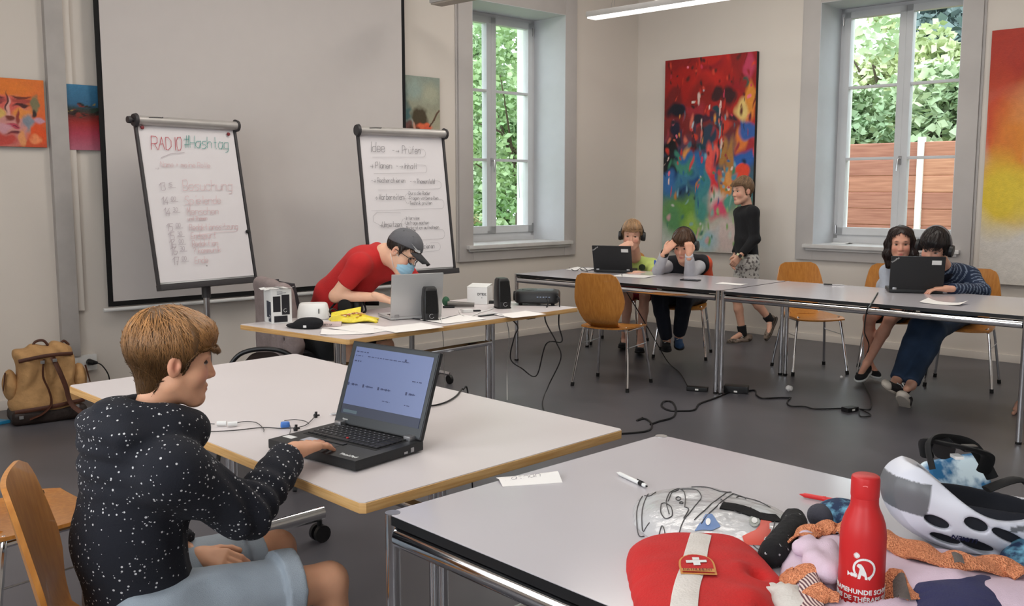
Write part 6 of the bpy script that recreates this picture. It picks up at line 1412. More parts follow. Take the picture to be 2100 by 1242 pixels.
hair(P, HF, hs, hair_sdf('long', thick=.006, top=.004), M_HAIR, (52, 36, 32), whorl=(0, .0, .135), n=700, step=.017, steps=14, h=.006, grav=1.2, seed=8)

# ---------------------------------------------------------------- boy in the striped jumper
P = person('boy with headphones in a navy striped jumper and jeans leaning to the right laptop', (3.2, 7.0, 0))
s = .95; TS = (216, 164, 140)
J = arr(dict(pel=(3.30, 7.08, .56), wai=ay(1972, 608, 7.0), che=ay(1951, 572, 6.88), nb=ay(1936, 552, 6.78), shR=ay(1912, 580, 6.92), shL=ay(1989, 566, 6.84), elR=ay(1886, 612, 6.80), wrR=ay(1880, 604, 6.6), elL=ay(2014, 597, 6.66), wrL=ay(1944, 592, 6.44),
    hipR=(3.18, 7.02, .54), hipL=(3.38, 7.08, .54), knR=ay(1886, 668, 6.62), knL=ay(1918, 680, 6.60), anR=ay(1838, 782, 6.42), anL=ay(1868, 790, 6.34), toeR=ay(1822, 796, 6.28), toeL=ay(1856, 800, 6.2)))
HF = orient(ay(1916, 508, 6.66), (-.62, -.70, -.38), (-.10, -.42, 1)); hs = 1.06
hd = head_parts(HF, hs, J['nb'], tone=TS, h=.006, brow=(40, 32, 28))
hands = [hand_parts(J['wrL'], (-.96, .1, .02), (.1, -.1, 1), 1, 1.0, (.45, .5, .5, .5), .3, TS, .006), hand_parts(J['wrR'], (-.4, -.9, 0), (0, 0, 1), -1, 1.0, (.4,) * 4, .2, TS, .007)]
body_mesh(P, J, s, hd, hands, TS)
def striped():
    m = bpy.data.materials.new('striped_knit'); m.use_nodes = True; N = m.node_tree.nodes; L = m.node_tree.links; b = N['Principled BSDF']; b.inputs['Roughness'].default_value = .9
    a = N.new('ShaderNodeAttribute'); a.attribute_name = 'Col'; L.new(a.outputs['Color'], b.inputs['Base Color']); return m
def stripes(V):
    w = nrm(J['wai'] - J['che']); d = (V - J['che']) @ w; t = np.mod(d, .032) / .032; c = np.tile(lc((30, 44, 70)), (len(V), 1))
    # on the sleeves the stripes run round the arm
    for S_ in 'LR':
        for a, b in ((J['sh' + S_], J['el' + S_]), (J['el' + S_], J['wr' + S_])):
            u = nrm(b - a); q = (V - a) @ u; rad = np.linalg.norm(V - a - q[:, None] * u, axis=1); m = (rad < .075) & (q > -.0) & (q < np.linalg.norm(b - a) + .03) & (np.abs((V - J['che']) @ nrm(J['shR'] - J['shL'])) > .12); t = np.where(m, np.mod(q, .032) / .032, t)
    c[t < .22] = lc((128, 142, 164)); return c
f = limbs(J, s, .016, arms=(1.9, 1.9), legs=(0, 0)); f.cap(J['che'], J['nb'] + np.array((-.0, 0, -.01)), .09, .06, k=.05); f.cut(J['pel'], (0, 0, -1)); garment('jumper', P, f, striped(), .0085, .006, 24, 4, col=stripes)
V, Q = nets(SDF().cap(J['nb'] + np.array((0, 0, -.02)), J['nb'] + np.array((-.01, -.01, .005)), .068, .060), .007); soft('collar', [(V, Q)], cl('navy_rib', (24, 28, 44)), P, P.location)
f = limbs(J, s, .016, arms=(0, 0), legs=(1.95, 1.95), torso=False).cap(J['hipL'], J['hipR'], .105, .105, k=.04); garment('jeans', P, f, mat('dark_denim', rgb(34, 52, 76), .85, var=.25, scale=7, bump=.2, bscale=400), .011, .007, 20, 5)
cu = cl('shoe_brownblack', (40, 34, 36)); rub = mat('white_rubber', rgb(206, 196, 184), .6)
shoe(P, ay(1856, 842, 6.30), ay(1848, 812, 6.12), (-.05, -.35, 1), 1, cu, rub, h=.007, cap=rub); shoe(P, ay(1852, 812, 6.38), ay(1808, 790, 6.26), (.0, -.5, .8), 1, cu, rub, h=.007, cap=rub)
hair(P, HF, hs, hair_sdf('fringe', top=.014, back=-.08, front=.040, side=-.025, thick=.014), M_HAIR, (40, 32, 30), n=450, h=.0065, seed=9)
headphones('black headphones with grey band worn by the boy in stripes', HF, hs * 1.05, band=mat('band_grey', rgb(110, 106, 108), .5), tilt=1)

# ---------------------------------------------------------------- bare foot at the right edge
P = person('person outside the frame, only a bare foot behind the rightmost table leg', (3.42, 6.2, 0))
f = SDF().chain([(3.62, 6.35, .42), (3.50, 6.28, .25), (3.42, 6.22, .09)], [.055, .05, .032]).cap((3.43, 6.24, .035), (3.36, 6.15, .03), .034, .036, k=.02).cap((3.36, 6.15, .035), (3.30, 6.10, .02), .034, .020, k=.02)
for i in range(5): q = np.array((3.30 + .018 * (i - 2), 6.10 - .008 * abs(i - 3) - .014 * (i - 2) * -1, .016)); f.cap(q, q + np.array((-.02, -.024, -.004)), .0105, .0095 + (.003 if i == 0 else 0), k=.004)
V, Q = nets(f, .005); join('body', [(V, Q, np.tile(lc((196, 146, 124)), (len(V), 1)))], M_SKIN, P, P.location)
f = SDF().cap((3.62, 6.35, .42), (3.54, 6.30, .32), .075, .07).cut((3.54, 6.30, .32), (-.08, -.05, -.1)); V, Q = nets(f, .01); soft('trouser_leg', [(V, Q)], cl('dark_trousers', (28, 32, 44)), P, P.location)
# ================================================================ things on the big table
lp = laptop('black laptop with lit screen open before the boy in the hoodie', (-.455, 2.535, .7412), radians(-38), m_lapblk, radians(110), w=.348, d=.25, lid=.245, th=.030, big=True)
def tz(px, py, z=.745): return tuple(at_z(px, py, z))
ear = thing('earphones', 'black wired earphones with blue clip and white connectors beside the hoodie boy', 'earphones', tz(560, 870, .742))
eo = Vector(tz(560, 870, .742))
def ec(pts, r, mt_, nm): return cable(nm, [Vector(tz(a, b, c)) - eo for a, b, c in pts], r, mt_, parent=ear)
m_cable = mat('cable_grey', rgb(64, 62, 62), .6)
ec([(395, 874, .744), (412, 868, .745), (440, 869, .745)], .0014, m_cable, 'cord'); ec([(398, 880, .744), (430, 884, .744), (480, 882, .744), (540, 876, .744), (575, 878, .744), (603, 877, .744)], .0016, m_cable, 'cord')
ec([(478, 869, .745), (500, 864, .745), (525, 866, .745), (540, 878, .745), (541, 884, .745)], .0013, m_cable, 'cord'); ec([(583, 862, .746), (605, 860, .747), (625, 863, .747), (633, 868, .747)], .0013, m_cable, 'cord')
ec([(605, 877, .745), (625, 872, .746), (638, 862, .746), (646, 853, .747)], .0013, m_cable, 'cord'); ec([(594, 870, .746), (596, 880, .746), (594, 893, .746), (600, 905, .760)], .0010, m_cable, 'cord')
for px, py, rz_ in ((455, 873, .1), (477, 874, .3)):
    q = Vector(tz(px, py, .742)) - eo; MB().tube([(-.014, 0, .008), (.014, 0, .008)], .0075, 12, M=TR(q.x, q.y, 0, rz_)).build('connector', m_white, ear)
q = Vector(tz(585, 875, .742)) - eo; loft(MB(), [(0, 0, 0, .013, .008), (.003, 0, 0, .014, .009), (.014, 0, 0, .013, .008), (.016, 0, 0, .011, .006)], 20, 4, M=TR(q.x, q.y, 0, .2)).build('clip', mat('blue_clip', rgb(70, 120, 196), .4), ear, angle=50)
for px, py in ((647, 851), (606, 878)):
    q = Vector(tz(px, py, .748)) - eo
    MB().tube([(q.x, q.y, -.001), (q.x, q.y, .006), (q.x + .002, q.y, .012), (q.x + .002, q.y, .017)], [.006, .007, .004, .0045], 12).tube([(q.x, q.y, .004), (q.x + .012, q.y + .004, .006)], .003, 8).build('earbud', m_black, ear)
cable('cable', [Vector(tz(868, 832, .75)), Vector(tz(890, 831, .745)), Vector(tz(915, 824, .745)), Vector(tz(935, 812, .745)), Vector(tz(945, 800, .744)), Vector(tz(950, 798, .743)), Vector(tz(951, 797, .743)) + Vector((.015, .015, -.03)), Vector(tz(951, 797, .743)) + Vector((.03, .03, -.4)), Vector(tz(951, 797, .743)) + Vector((.06, .05, -.735))], .003, m_black, 'black laptop cable running over the far edge of the big table')
pn = thing('pen', 'grey pen partly behind the open laptop on the big table', 'pen', (0, 0, 0)); a, b = Vector(tz(676, 849, .7455)), Vector(tz(730, 846, .7455)); pn.location = a
MB().tube([(0, 0, 0), tuple((b - a) * .12), tuple(b - a)], [.0012, .004, .004], 8).build('barrel', m_steel, pn)

# ================================================================ things on the near table
class Mound:
    def __init__(s, pts, H, p=2.2, wr=.004, wf=40, seed=1, c=None):
        s.b = [Vector((q[0], q[1])) for q in pts]; s.b = [Vector(v[:2]) for v in spline([(*q, 0) for q in s.b + [s.b[0]]], 6)[:-1]]
        s.c = Vector(c) if c else sum(s.b, Vector((0, 0))) / len(s.b); s.H = H; s.p = p; s.wr = wr; s.wf = wf; s.seed = seed
        s.an = sorted((atan2((q - s.c).y, (q - s.c).x), (q - s.c).length) for q in s.b)
    def R(s, a): return float(np.interp(a, [q[0] for q in s.an], [q[1] for q in s.an], period=2 * pi))
    def z(s, x, y):
        d = Vector((x, y)) - s.c; r = s.R(atan2(d.y, d.x)); t = min(d.length / r, 1)
        w = float(wave(np.array([x, y, .3], F4), s.wf, s.seed)) + .5 * float(wave(np.array([x, y, .6], F4), s.wf * 2.2, s.seed + 3))
        return max(0, s.H * (1 - t ** s.p) ** .5 + s.wr * w * min(1, (1 - t) * 5))
    def build(s, name, mt, parent=None, nr=26, na=96, thick=0, col=None, z0=.7418):
        vs = [(s.c.x, s.c.y, z0 + s.z(*s.c))]; fs = []
        for i in range(1, nr + 1):
            t = (i / nr) ** .8
            for j in range(na):
                a = 2 * pi * j / na - pi; r = s.R(a) * t; x, y = s.c.x + cos(a) * r, s.c.y + sin(a) * r; vs.append((x, y, z0 + s.z(x, y)))
        for j in range(na): fs.append((0, 1 + j, 1 + (j + 1) % na))
        for i in range(nr - 1):
            for j in range(na): fs.append((1 + i * na + j, 1 + (i + 1) * na + j, 1 + (i + 1) * na + (j + 1) % na, 1 + i * na + (j + 1) % na))
        mb = MB().add(vs, fs); fs2 = [tuple(1 + (nr - 1) * na + j for j in range(na))[::-1]]; mb.f += fs2; mb.m += [0]
        o = mb.build(name, mt, parent, angle=80)
        if col:
            a = o.data.color_attributes.new('Col', 'FLOAT_COLOR', 'POINT'); cc = np.ones((len(vs), 4), F4); cc[:, :3] = [lc(col(x, y)) for x, y, z in vs]; a.data.foreach_set('color', cc.ravel())
        return o
    def drape(s, name, pts, w, mt, parent, off=.002, z0=.7418, nw=5, th=.0015, bulge=.0015):
        P_ = [Vector(p[:2]) for p in [tuple(q) for q in spline([(*q, 0) for q in pts], 6)]]
        def g(u, v):
            f = v * (len(P_) - 1); i = min(int(f), len(P_) - 2); p = P_[i].lerp(P_[i + 1], f - i); t = (P_[min(i + 1, len(P_) - 1)] - P_[max(i - 0, 0)]).normalized(); n = Vector((-t.y, t.x))
            ww = w(v) if callable(w) else w; q = p + n * (u - .5) * ww; return (q.x, q.y, z0 + s.z(q.x, q.y) + off + bulge * (1 - (2 * u - 1) ** 2) + bulge * .25 * sin(v * 23 + u * 4))
        return MB().grid(g, nw, len(P_) * 2, thick=-th).build(name, mt, parent, angle=70)
def xy(px, py, z=.742): v = at_z(px, py, z); return (v.x, v.y)
# name card
p = at_z(1085, 984, .742); nc = MB().grid(lambda u, v: ((u - .5) * .15, (v - .5) * .07, .0008 + .016 * (1 - abs(2 * v - 1.1)) * (.4 + .6 * u)), 6, 10, thick=-.0008).build('name_card', m_paper)
nc.location = (p.x, p.y, .7414); nc.rotation_euler = (0, 0, radians(14)); tag(nc, 'folded white name card with pencilled writing on the near table', 'card')
q = MB(); scribble(q, 'Nathan', -.06, -.008, .018, .015, .0012); q.v = [(a, c_ - .0, .0015 + .017 * (1 - abs(2 * ((c_) / .07 + .5) - 1.1)) * (.4 + .6 * (a / .15 + .5))) for a, b, c_ in q.v]; q.build('writing', mat('pencil', rgb(150, 146, 150), .8), nc)
def pen(label, a, b, r, mts, cap_at=None):
    t = thing('pen', label, 'pen', tuple(a)); d = b - a
    MB().tube([(0, 0, 0), tuple(d * .06), tuple(d * .10), tuple(d * .97), tuple(d)], [r * .2, r * .6, r, r, r * .5], 12).build('barrel', mts[0], t)
    if cap_at: MB().tube([tuple(d * cap_at[0]), tuple(d * cap_at[1])], r * 1.12, 12).build('grip', mts[1], t)
    MB().tube([tuple(d * .97), tuple(d * 1.03)], r * .45, 8).build('push_button', mts[1], t); MB().tube([tuple(d * .7 + Vector((0, 0, r * 1.3))), tuple(d * .93 + Vector((0, 0, r * 1.3)))], r * .25, 6).build('clip', mts[1], t)
    return t
pen('white ballpoint with black collar on the near table', at_z(1265, 968, .747), at_z(1325, 996, .747), .0050, (m_white, m_black), (.78, .9))
mr_ = mat('pen_red', rgb(206, 40, 42), .35); pen('red felt pen lying beyond the blue cloth bundle on the near table', at_z(1640, 1013, .748), at_z(1748, 1033, .748), .0055, (mr_, mr_), (.45, .50))

# transparent printed plastic bag
film = mat('clear_film', rgb(206, 206, 208), .12, var=.03, alpha=.80, bump=.25, bscale=40, spec=.8)
bag = thing('plastic_bag', 'shiny transparent plastic bag with line drawings and blue and red patches', 'bag', (0, 0, 0))
M1 = Mound([xy(*q) for q in ((1300, 1075), (1302, 1035), (1345, 1015), (1420, 1008), (1500, 1022), (1590, 1050), (1640, 1080), (1655, 1120), (1600, 1150), (1500, 1150), (1400, 1125), (1330, 1100))], .042, wr=.005, wf=42, seed=3)
bag.location = (M1.c.x, M1.c.y, .7418); 
def un(o): o.data.transform(Matrix.Translation(-Vector(o.parent.location))); return o
un(M1.build('film', film, bag)); un(M1.build('inner_layer', mat('inner_film', rgb(196, 196, 196), .5, alpha=.9), bag, z0=.7380)); M1s = M1
def draw(pts, r, mt_, nm='printed_line'):
    P_ = spline([(*xy(a, b, .775), 0) for a, b in pts], 5); return un(MB().tube([(q.x, q.y, .7418 + M1s.z(q.x, q.y) + .0012) for q in P_], r, 5).build(nm, mt_, bag))
lk = mat('printed_black', rgb(70, 68, 70), .5)
for pts in ([(1318, 1000), (1306, 1030), (1310, 1065), (1322, 1068)], [(1330, 1000), (1318, 1030), (1318, 1060), (1332, 1058)], [(1322, 1003), (1334, 1010), (1345, 1000)], [(1372, 1055), (1366, 1030), (1376, 1008), (1395, 1002), (1405, 1020), (1404, 1045)], [(1395, 1002), (1425, 1006), (1438, 1024), (1420, 1050), (1400, 1070), (1392, 1084)],
            [(1370, 1030), (1378, 1012), (1392, 1004)], [(1356, 1035), (1355, 1050), (1364, 1060), (1378, 1058), (1376, 1044), (1364, 1034), (1356, 1035)], [(1404, 1045), (1412, 1050), (1402, 1065)], [(1352, 1075), (1358, 1068), (1364, 1078), (1358, 1086)], [(1424, 1070), (1450, 1050), (1490, 1010), (1500, 1005)], [(1438, 1076), (1470, 1046), (1505, 1008)],
            [(1478, 1028), (1500, 1052), (1520, 1060), (1540, 1046)], [(1502, 1008), (1540, 1016), (1580, 1034)], [(1510, 1020), (1520, 1012), (1530, 1022)], [(1418, 998), (1450, 1000), (1480, 1010), (1500, 1004)], [(1590, 1062), (1585, 1085), (1570, 1100)], [(1600, 1062), (1594, 1088), (1578, 1108)], [(1545, 1108), (1558, 1112), (1575, 1106)]): draw(pts, .0011, lk)
for cx, cy, rr in ((1391, 1025, 5), (1397, 1035, 3.5)): draw([(cx + rr * cos(a), cy + rr * .8 * sin(a)) for a in np.linspace(0, 2 * pi, 9)], .0011, lk, 'printed_ring')
def patch(pts, mt_, nm, zz=.0016):
    Q = [xy(a, b, .775) for a, b in pts]; c = (sum(q[0] for q in Q) / len(Q), sum(q[1] for q in Q) / len(Q)); n = 6; vs = []; 
    for i in range(n + 1):
        for q in Q: x, y = c[0] + (q[0] - c[0]) * i / n, c[1] + (q[1] - c[1]) * i / n; vs.append((x, y, .7418 + M1s.z(x, y) + zz))
    m = len(Q); fs = [(i * m + j, i * m + (j + 1) % m, (i + 1) * m + (j + 1) % m, (i + 1) * m + j) for i in range(n) for j in range(m)]
    return un(MB().add(vs, fs).build(nm, mt_, bag))
def ell2(cx, cy, rx, ry, n=18): return [(cx + rx * cos(a), cy + ry * sin(a)) for a in np.linspace(0, 2 * pi, n + 1)[:-1]]
patch([(1447, 1063), (1460, 1063), (1478, 1082), (1460, 1086), (1440, 1084), (1424, 1084)], mat('print_blue', rgb(74, 112, 166), .4), 'printed_patch'); patch(ell2(1452, 1075, 5, 4.5), m_white, 'printed_dot', .0026)
patch([(1562, 1062), (1588, 1064), (1580, 1090), (1560, 1108), (1528, 1108), (1522, 1098), (1548, 1090), (1560, 1078)], mat('print_red', rgb(206, 74, 58), .4), 'printed_patch'); patch(ell2(1547, 1074, 11, 11), mat('print_grey', rgb(150, 154, 148), .4), 'printed_ring', .003); patch(ell2(1547, 1074, 6, 6), m_white, 'printed_dot', .004)
vb = M1.drape('velcro_strip', [xy(1480, 1036, .785), xy(1520, 1042, .785), xy(1560, 1052, .785), xy(1600, 1056, .78)], .042, mat('velcro_black', rgb(20, 18, 18), .98, bump=.8, bscale=600), None, off=.003, th=.003); tag(vb, 'black velcro strip lying across the plastic bag', 'strip')
# black fuzzy band
fb_m = ramp_mat('fuzzy_black', rgb(14, 14, 16), rgb(196, 196, 198), .98, 90, (1, 1, 1), thr=(.66, .72), bump=.6)
pts = [Vector((*xy(*q), z)) for q, z in (((1626, 1090), .768), ((1628, 1110), .775), ((1612, 1130), .775), ((1592, 1150), .768), ((1582, 1160), .764))]
ps = spline(pts, 8); f = SDF().chain([tuple(q) for q in ps], [.021] * len(ps), k=.01).fn(lambda X, d: d + .0016 * wave(X, 300, 2)); V, Q = nets(f, .0035); fo = soft('fuzzy_band', [(V, Q)], fb_m); fo.location = (0, 0, 0); tag(fo, 'black fleecy headband with white flecks between plastic bag and pink jacket', 'headband')

# red cloth bag with white stripe and shield patch
rc_ = [xy(*q, .745) for q in ((1284, 1165), (1290, 1130), (1330, 1108), (1400, 1100), (1500, 1104), (1545, 1130), (1585, 1175), (1612, 1210), (1595, 1250), (1605, 1330), (1560, 1420), (1440, 1440), (1350, 1360), (1310, 1270))]
M2 = Mound(rc_, .044, p=3.0, wr=.0048, wf=26, seed=9)
def zred(x, y, M=M2): return 0
old = M2.z
FO = [((1553, 1160), .018, -.020), ((1520, 1150), .02, .006), ((1570, 1235), .014, -.018), ((1548, 1210), .03, .010), ((1500, 1215), .03, .004)]
FO = [(Vector(xy(*a, .79)), r_, h_) for a, r_, h_ in FO]
def z2(x, y): return max(0, old(x, y) + sum(h_ * math.exp(-((Vector((x, y)) - c_).length / r_) ** 2) for c_, r_, h_ in FO))
M2.z = z2
rb = thing('red_cloth_bag', 'red cloth bag with white stripe and white cross badge on the near table', 'bag', (M2.c.x, M2.c.y, .7418))
def un2(o): o.data.transform(Matrix.Translation(-Vector(rb.location))); return o
un2(M2.build('cloth', cl('flag_red', (190, 32, 31)), rb, nr=40, na=120))
wst = cl('white_band', (212, 206, 200))
un2(M2.drape('white_stripe', [xy(1438, 1088, .785), xy(1430, 1115, .79), xy(1422, 1150, .795), xy(1408, 1195, .795), xy(1400, 1260, .79), xy(1390, 1360, .78)], lambda v: .040 + .006 * v, wst, rb, nw=8))
pc = at_z(1428, 1146, .796)
def PB(pts, off, mt_, nm, sc_=1.0, n=5):
    """badge piece: outline in metres about the badge centre, x right, y up the picture"""
    ax_ = Vector((1, .06)).normalized(); ay_ = Vector((.10, 1)).normalized(); Q = [(pc.x + ax_.x * a + ay_.x * b, pc.y + ax_.y * a + ay_.y * b) for a, b in pts]; c = (sum(q[0] for q in Q) / len(Q), sum(q[1] for q in Q) / len(Q)); vs = []
    for i in range(n + 1):
        for q in Q: x, y = c[0] + (q[0] - c[0]) * i / n, c[1] + (q[1] - c[1]) * i / n; vs.append((x, y, .7418 + M2.z(x, y) + off))
    m = len(Q); return un2(MB().add(vs, [(i * m + j, i * m + (j + 1) % m, (i + 1) * m + (j + 1) % m, (i + 1) * m + j) for i in range(n) for j in range(m)]).build(nm, mt_, rb))
shl = [(-.030, -.048), (.030, -.052), (.0305, -.010)] + [(.0295 * cos(a), .002 + .036 * sin(a)) for a in np.linspace(.1, pi - .1, 12)] + [(-.0305, -.010)]
gold = mat('gold_thread', rgb(206, 140, 66), .6)
PB([(a * 1.06, b * 1.05) for a, b in shl], .0045, gold, 'badge_border'); PB([(a * .94, b * .94) for a, b in shl], .0055, cl('flag_red', (190, 32, 31)), 'badge_field')
PB([(-.029, -.030), (.029, -.033), (.029, -.047), (-.029, -.043)], .0065, gold, 'badge_scroll')
k_ = .0062
PB([(-k_, k_), (-k_, k_ * 2.9), (k_, k_ * 2.9), (k_, k_)], .0072, m_label, 'cross_arm'); PB([(-k_ * 3, k_ * .95), (k_ * 3, k_ * .95), (k_ * 3, -k_ * .95), (-k_ * 3, -k_ * .95)], .0072, m_label, 'cross_bar'); PB([(-k_, -k_), (-k_, -k_ * 2.9), (k_, -k_ * 2.9), (k_, -k_)], .0072, m_label, 'cross_arm')
q = MB(); scribble(q, 'INSTRUMENT', -.0265, -.0405, .0085, .0054, .0011, slant=0, jit=.05) if False else scribble(q, 'PATRUMENT', -.026, -.0425, .0085, .0058, .0012, slant=0, jit=.05)
q.v = [(pc.x + a + .1 * c_, pc.y + c_ + .06 * a, .7418 + M2.z(pc.x + a, pc.y + c_) + .0082) for a, b, c_ in q.v]; un2(q.build('badge_lettering', mat('thread_dark', rgb(110, 40, 34), .7), rb))

# red bottle
bt = thing('bottle', 'tall matte red metal bottle with white print standing on the near table', 'bottle', (.592, 1.545, .7425), radians(-21))
m_bot = mat('bottle_red', rgb(190, 38, 40), .42, var=.03, spec=.4)
R0 = .0375
MB().lathe([(.030, 0), (.036, .002), (R0, .006), (R0, .128), (.0368, .140), (.0345, .153), (.0305, .165), (.0262, .174), (.0238, .180), (.0226, .186), (.0222, .200)], 48).build('body', m_bot, bt, angle=60)
MB().lathe([(.0205, .195), (.0228, .197), (.0232, .200), (.0232, .227), (.0222, .2315), (.0195, .2335)], 40).build('screw_cap', m_bot, bt, angle=40)
for i, (tx, z_) in enumerate((('THERAPIEHUNDE SCHWEIZ', .040), ('CHIENS DE THÉRAPE SUISSE', .0275), ('CANI DA TERAPIA SVIZZERA', .015))): text_mesh(tx, .0112, 'printed_words', m_label, bt, TR(0, 0, z_), depth=.0002, bold=.0003, bend=R0)
lg = MB()
def arc(cx, cz, r_, a0, a1, w_, n=20): 
    pr_ = [(cx + r_ * cos(a), cz + r_ * sin(a)) for a in np.linspace(a0, a1, n)]; line(lg, pr_, w_)
arc(.004, .0, .0165, -1.2, 2.6, .0036); arc(.004, .0, .0165, 2.5, 3.7, .0036); line(lg, [(.019, -.002), (.0215, -.002)], .004); line(lg, [(.012, -.018), (.019, -.008)], .0030)
arc(-.0085, .022, .0026, 0, 2 * pi, .0052, 14)
lg.add([(x, 0, z) for x, z in [(-.006, -.018), (.010, -.018), (.007, -.006), (.003, .003), (-.001, .008), (-.006, .008), (-.008, .004), (-.003, .0)]], [tuple(range(8))])
arc(-.010, -.012, .0022, 0, 2 * pi, .0044, 12); arc(-.0155, -.012, .0018, 0, 2 * pi, .0036, 10); lg.add([(x, 0, z) for x, z in [(-.023, -.016), (-.018, -.012), (-.023, -.007)]], [(0, 1, 2)])
lg.v = [(( (R0 + .0006) * sin(x / R0)), -(R0 + .0006) * cos(x / R0), z + .084) for x, y, z in lg.v]; lg.build('printed_emblem', m_label, bt)
lg = MB(); line(lg, [(-.004, 0), (.0, .001), (.004, 0)], .0012); lg.v = [(x, -.0236, z + .220) for x, y, z in lg.v]; lg.build('cap_mark', mat('pink_print', rgb(232, 130, 130), .6), bt)

# pink jacket with orange knitted trims
pk = [xy(*q, .745) for q in ((1602, 1150), (1622, 1120), (1670, 1105), (1740, 1105), (1850, 1118), (1960, 1150), (2100, 1180), (2180, 1230), (2200, 1340), (1960, 1420), (1760, 1400), (1640, 1330), (1600, 1230))]
M3 = Mound(pk, .050, p=3.2, wr=.010, wf=22, seed=12)
jk = thing('jacket', 'pale pink fleece jacket with orange knitted trims heaped around the red bottle', 'jacket', (M3.c.x, M3.c.y, .7418))
def un3(o): o.data.transform(Matrix.Translation(-Vector(jk.location))); return o
o3 = M3.z
def z3(x, y):
    d = hypot(x - .592, y - 1.545); h_ = o3(x, y); return h_ * min(1, max(.03, (d - .043) / .03))
M3.z = z3
un3(M3.build('fleece', cl('pink_fleece', (206, 184, 200), bscale=500), jk, nr=44, na=140))
om = ramp_mat('orange_knit', rgb(190, 104, 66), rgb(232, 152, 108), .95, 320, (1, 1, 1), kind='voronoi', bump=.9, thr=(.1, .6)); gyb = cl('grey_tape', (96, 88, 84))
un3(M3.drape('orange_trim', [xy(1628, 1118, .78), xy(1650, 1090, .785), xy(1690, 1082, .79), xy(1730, 1092, .785), xy(1760, 1112, .78)], .075, om, jk, off=.006, nw=10, th=.004, bulge=.018))
un3(M3.drape('orange_trim', [xy(1815, 1118, .785), xy(1880, 1134, .79), xy(1930, 1150, .795), xy(1990, 1160, .79), xy(2060, 1160, .785), xy(2110, 1185, .78)], lambda v: .095 - .03 * v, om, jk, off=.006, nw=10, th=.005, bulge=.016))
un3(M3.drape('orange_trim', [xy(1585, 1172, .77), xy(1620, 1176, .78), xy(1672, 1172, .78)], .06, om, jk, off=.004, nw=6, th=.004, bulge=.010))
un3(M3.drape('orange_cuff', [xy(1665, 1222, .785), xy(1690, 1212, .79), xy(1722, 1222, .785)], .05, om, jk, off=.010, nw=6, th=.006))
un3(M3.drape('grey_tape', [xy(1958, 1140, .80), xy(1966, 1180, .80)], .016, gyb, jk, off=.022, nw=4)); un3(M3.drape('grey_tape', [xy(1842, 1190, .785), xy(1856, 1240, .785)], .018, gyb, jk, off=.006, nw=4))
un3(M3.drape('orange_trim', [xy(1828, 1180, .785), xy(1850, 1215, .785), xy(1880, 1235, .785)], .036, om, jk, off=.003, nw=5))
zeb = ramp_mat('striped_lining', rgb(96, 62, 70), rgb(214, 196, 188), .9, 26, (2.2, .8, 1), kind='wave', thr=(.45, .55))
un3(M3.drape('striped_lining', [xy(1655, 1160, .79), xy(1668, 1190, .79), xy(1660, 1230, .785), xy(1650, 1290, .78)], .045, zeb, jk, off=.006, nw=8))
f = SDF(); 
for a, b, r_ in (((1655, 1100), (1668, 1150), .016), ((1668, 1150), (1700, 1175), .018), ((1640, 1120), (1700, 1130), .013), ((1700, 1120), (1712, 1170), .016)): A_, B_ = xy(*a, .79), xy(*b, .79); f.cap((*A_, .788), (*B_, .790), r_, r_ * 1.1, k=.015)
f.fn(lambda X, d: d + .003 * wave(X, 60, 4)); V, Q = nets(f, .005); o = soft('sleeve', [(V, Q)], MATS['pink_fleece'], jk, jk.location)
# navy cloth at the bottom edge, white woollen glove
M4 = Mound([xy(*q, .745) for q in ((1838, 1232), (1900, 1222), (1980, 1216), (2052, 1212), (2080, 1300), (1980, 1400), (1860, 1380))], .062, wr=.004, seed=5); o = M4.build('navy_cloth', cl('navy_cotton', (40, 42, 84)), None); tag(o, 'folded navy cloth in front of the pink jacket at the lower edge', 'cloth')
f = SDF(); bx_ = xy(1610, 1225, .76)
for i, (dx, dy) in enumerate(((-.012, .035), (.004, .04), (.018, .036), (.03, .022), (-.025, .018))): f.cap((bx_[0], bx_[1], .762), (bx_[0] + dx, bx_[1] + dy, .764), .014, .008, k=.006)
f.ell((bx_[0] + .005, bx_[1] - .03, .762), (.035, .045, .018), k=.02).fn(lambda X, d: d + .002 * wave(X, 140, 3)); V, Q = nets(f, .004); o = soft('glove', [(V, Q)], cl('white_wool', (206, 202, 196), bscale=150)); tag(o, 'white woollen glove tucked between red bag and pink jacket', 'glove')
# blue patterned bundle with grey lining
blp = ramp_mat('blue_batik', rgb(22, 44, 78), rgb(110, 170, 196), .8, 46, (1, 1, 1), thr=(.42, .66)); 
c_ = at_z(1716, 1056, .765); f = SDF().ell(tuple(c_ + Vector((.012, .01, .0))), (.052, .040, .036)).ell(tuple(c_ + Vector((.03, -.03, -.005))), (.04, .04, .03), k=.02).fn(lambda X, d: d + .005 * wave(X, 60, 7)); f.cut((0, 0, .742), (0, 0, -1)); V, Q = nets(f, .005)
bb = thing('cloth_bundle', 'blue patterned cloth bundle with grey lining half behind the red bottle', 'cloth', tuple(c_)); soft('blue_cloth', [(V, Q)], blp, bb, bb.location)
f = SDF().ell(tuple(c_ + Vector((-.032, .002, -.004))), (.028, .036, .026)).fn(lambda X, d: d + .003 * wave(X, 60, 8)); V, Q = nets(f, .005); soft('grey_lining', [(V, Q)], cl('slate_cloth', (62, 62, 72)), bb, bb.location)
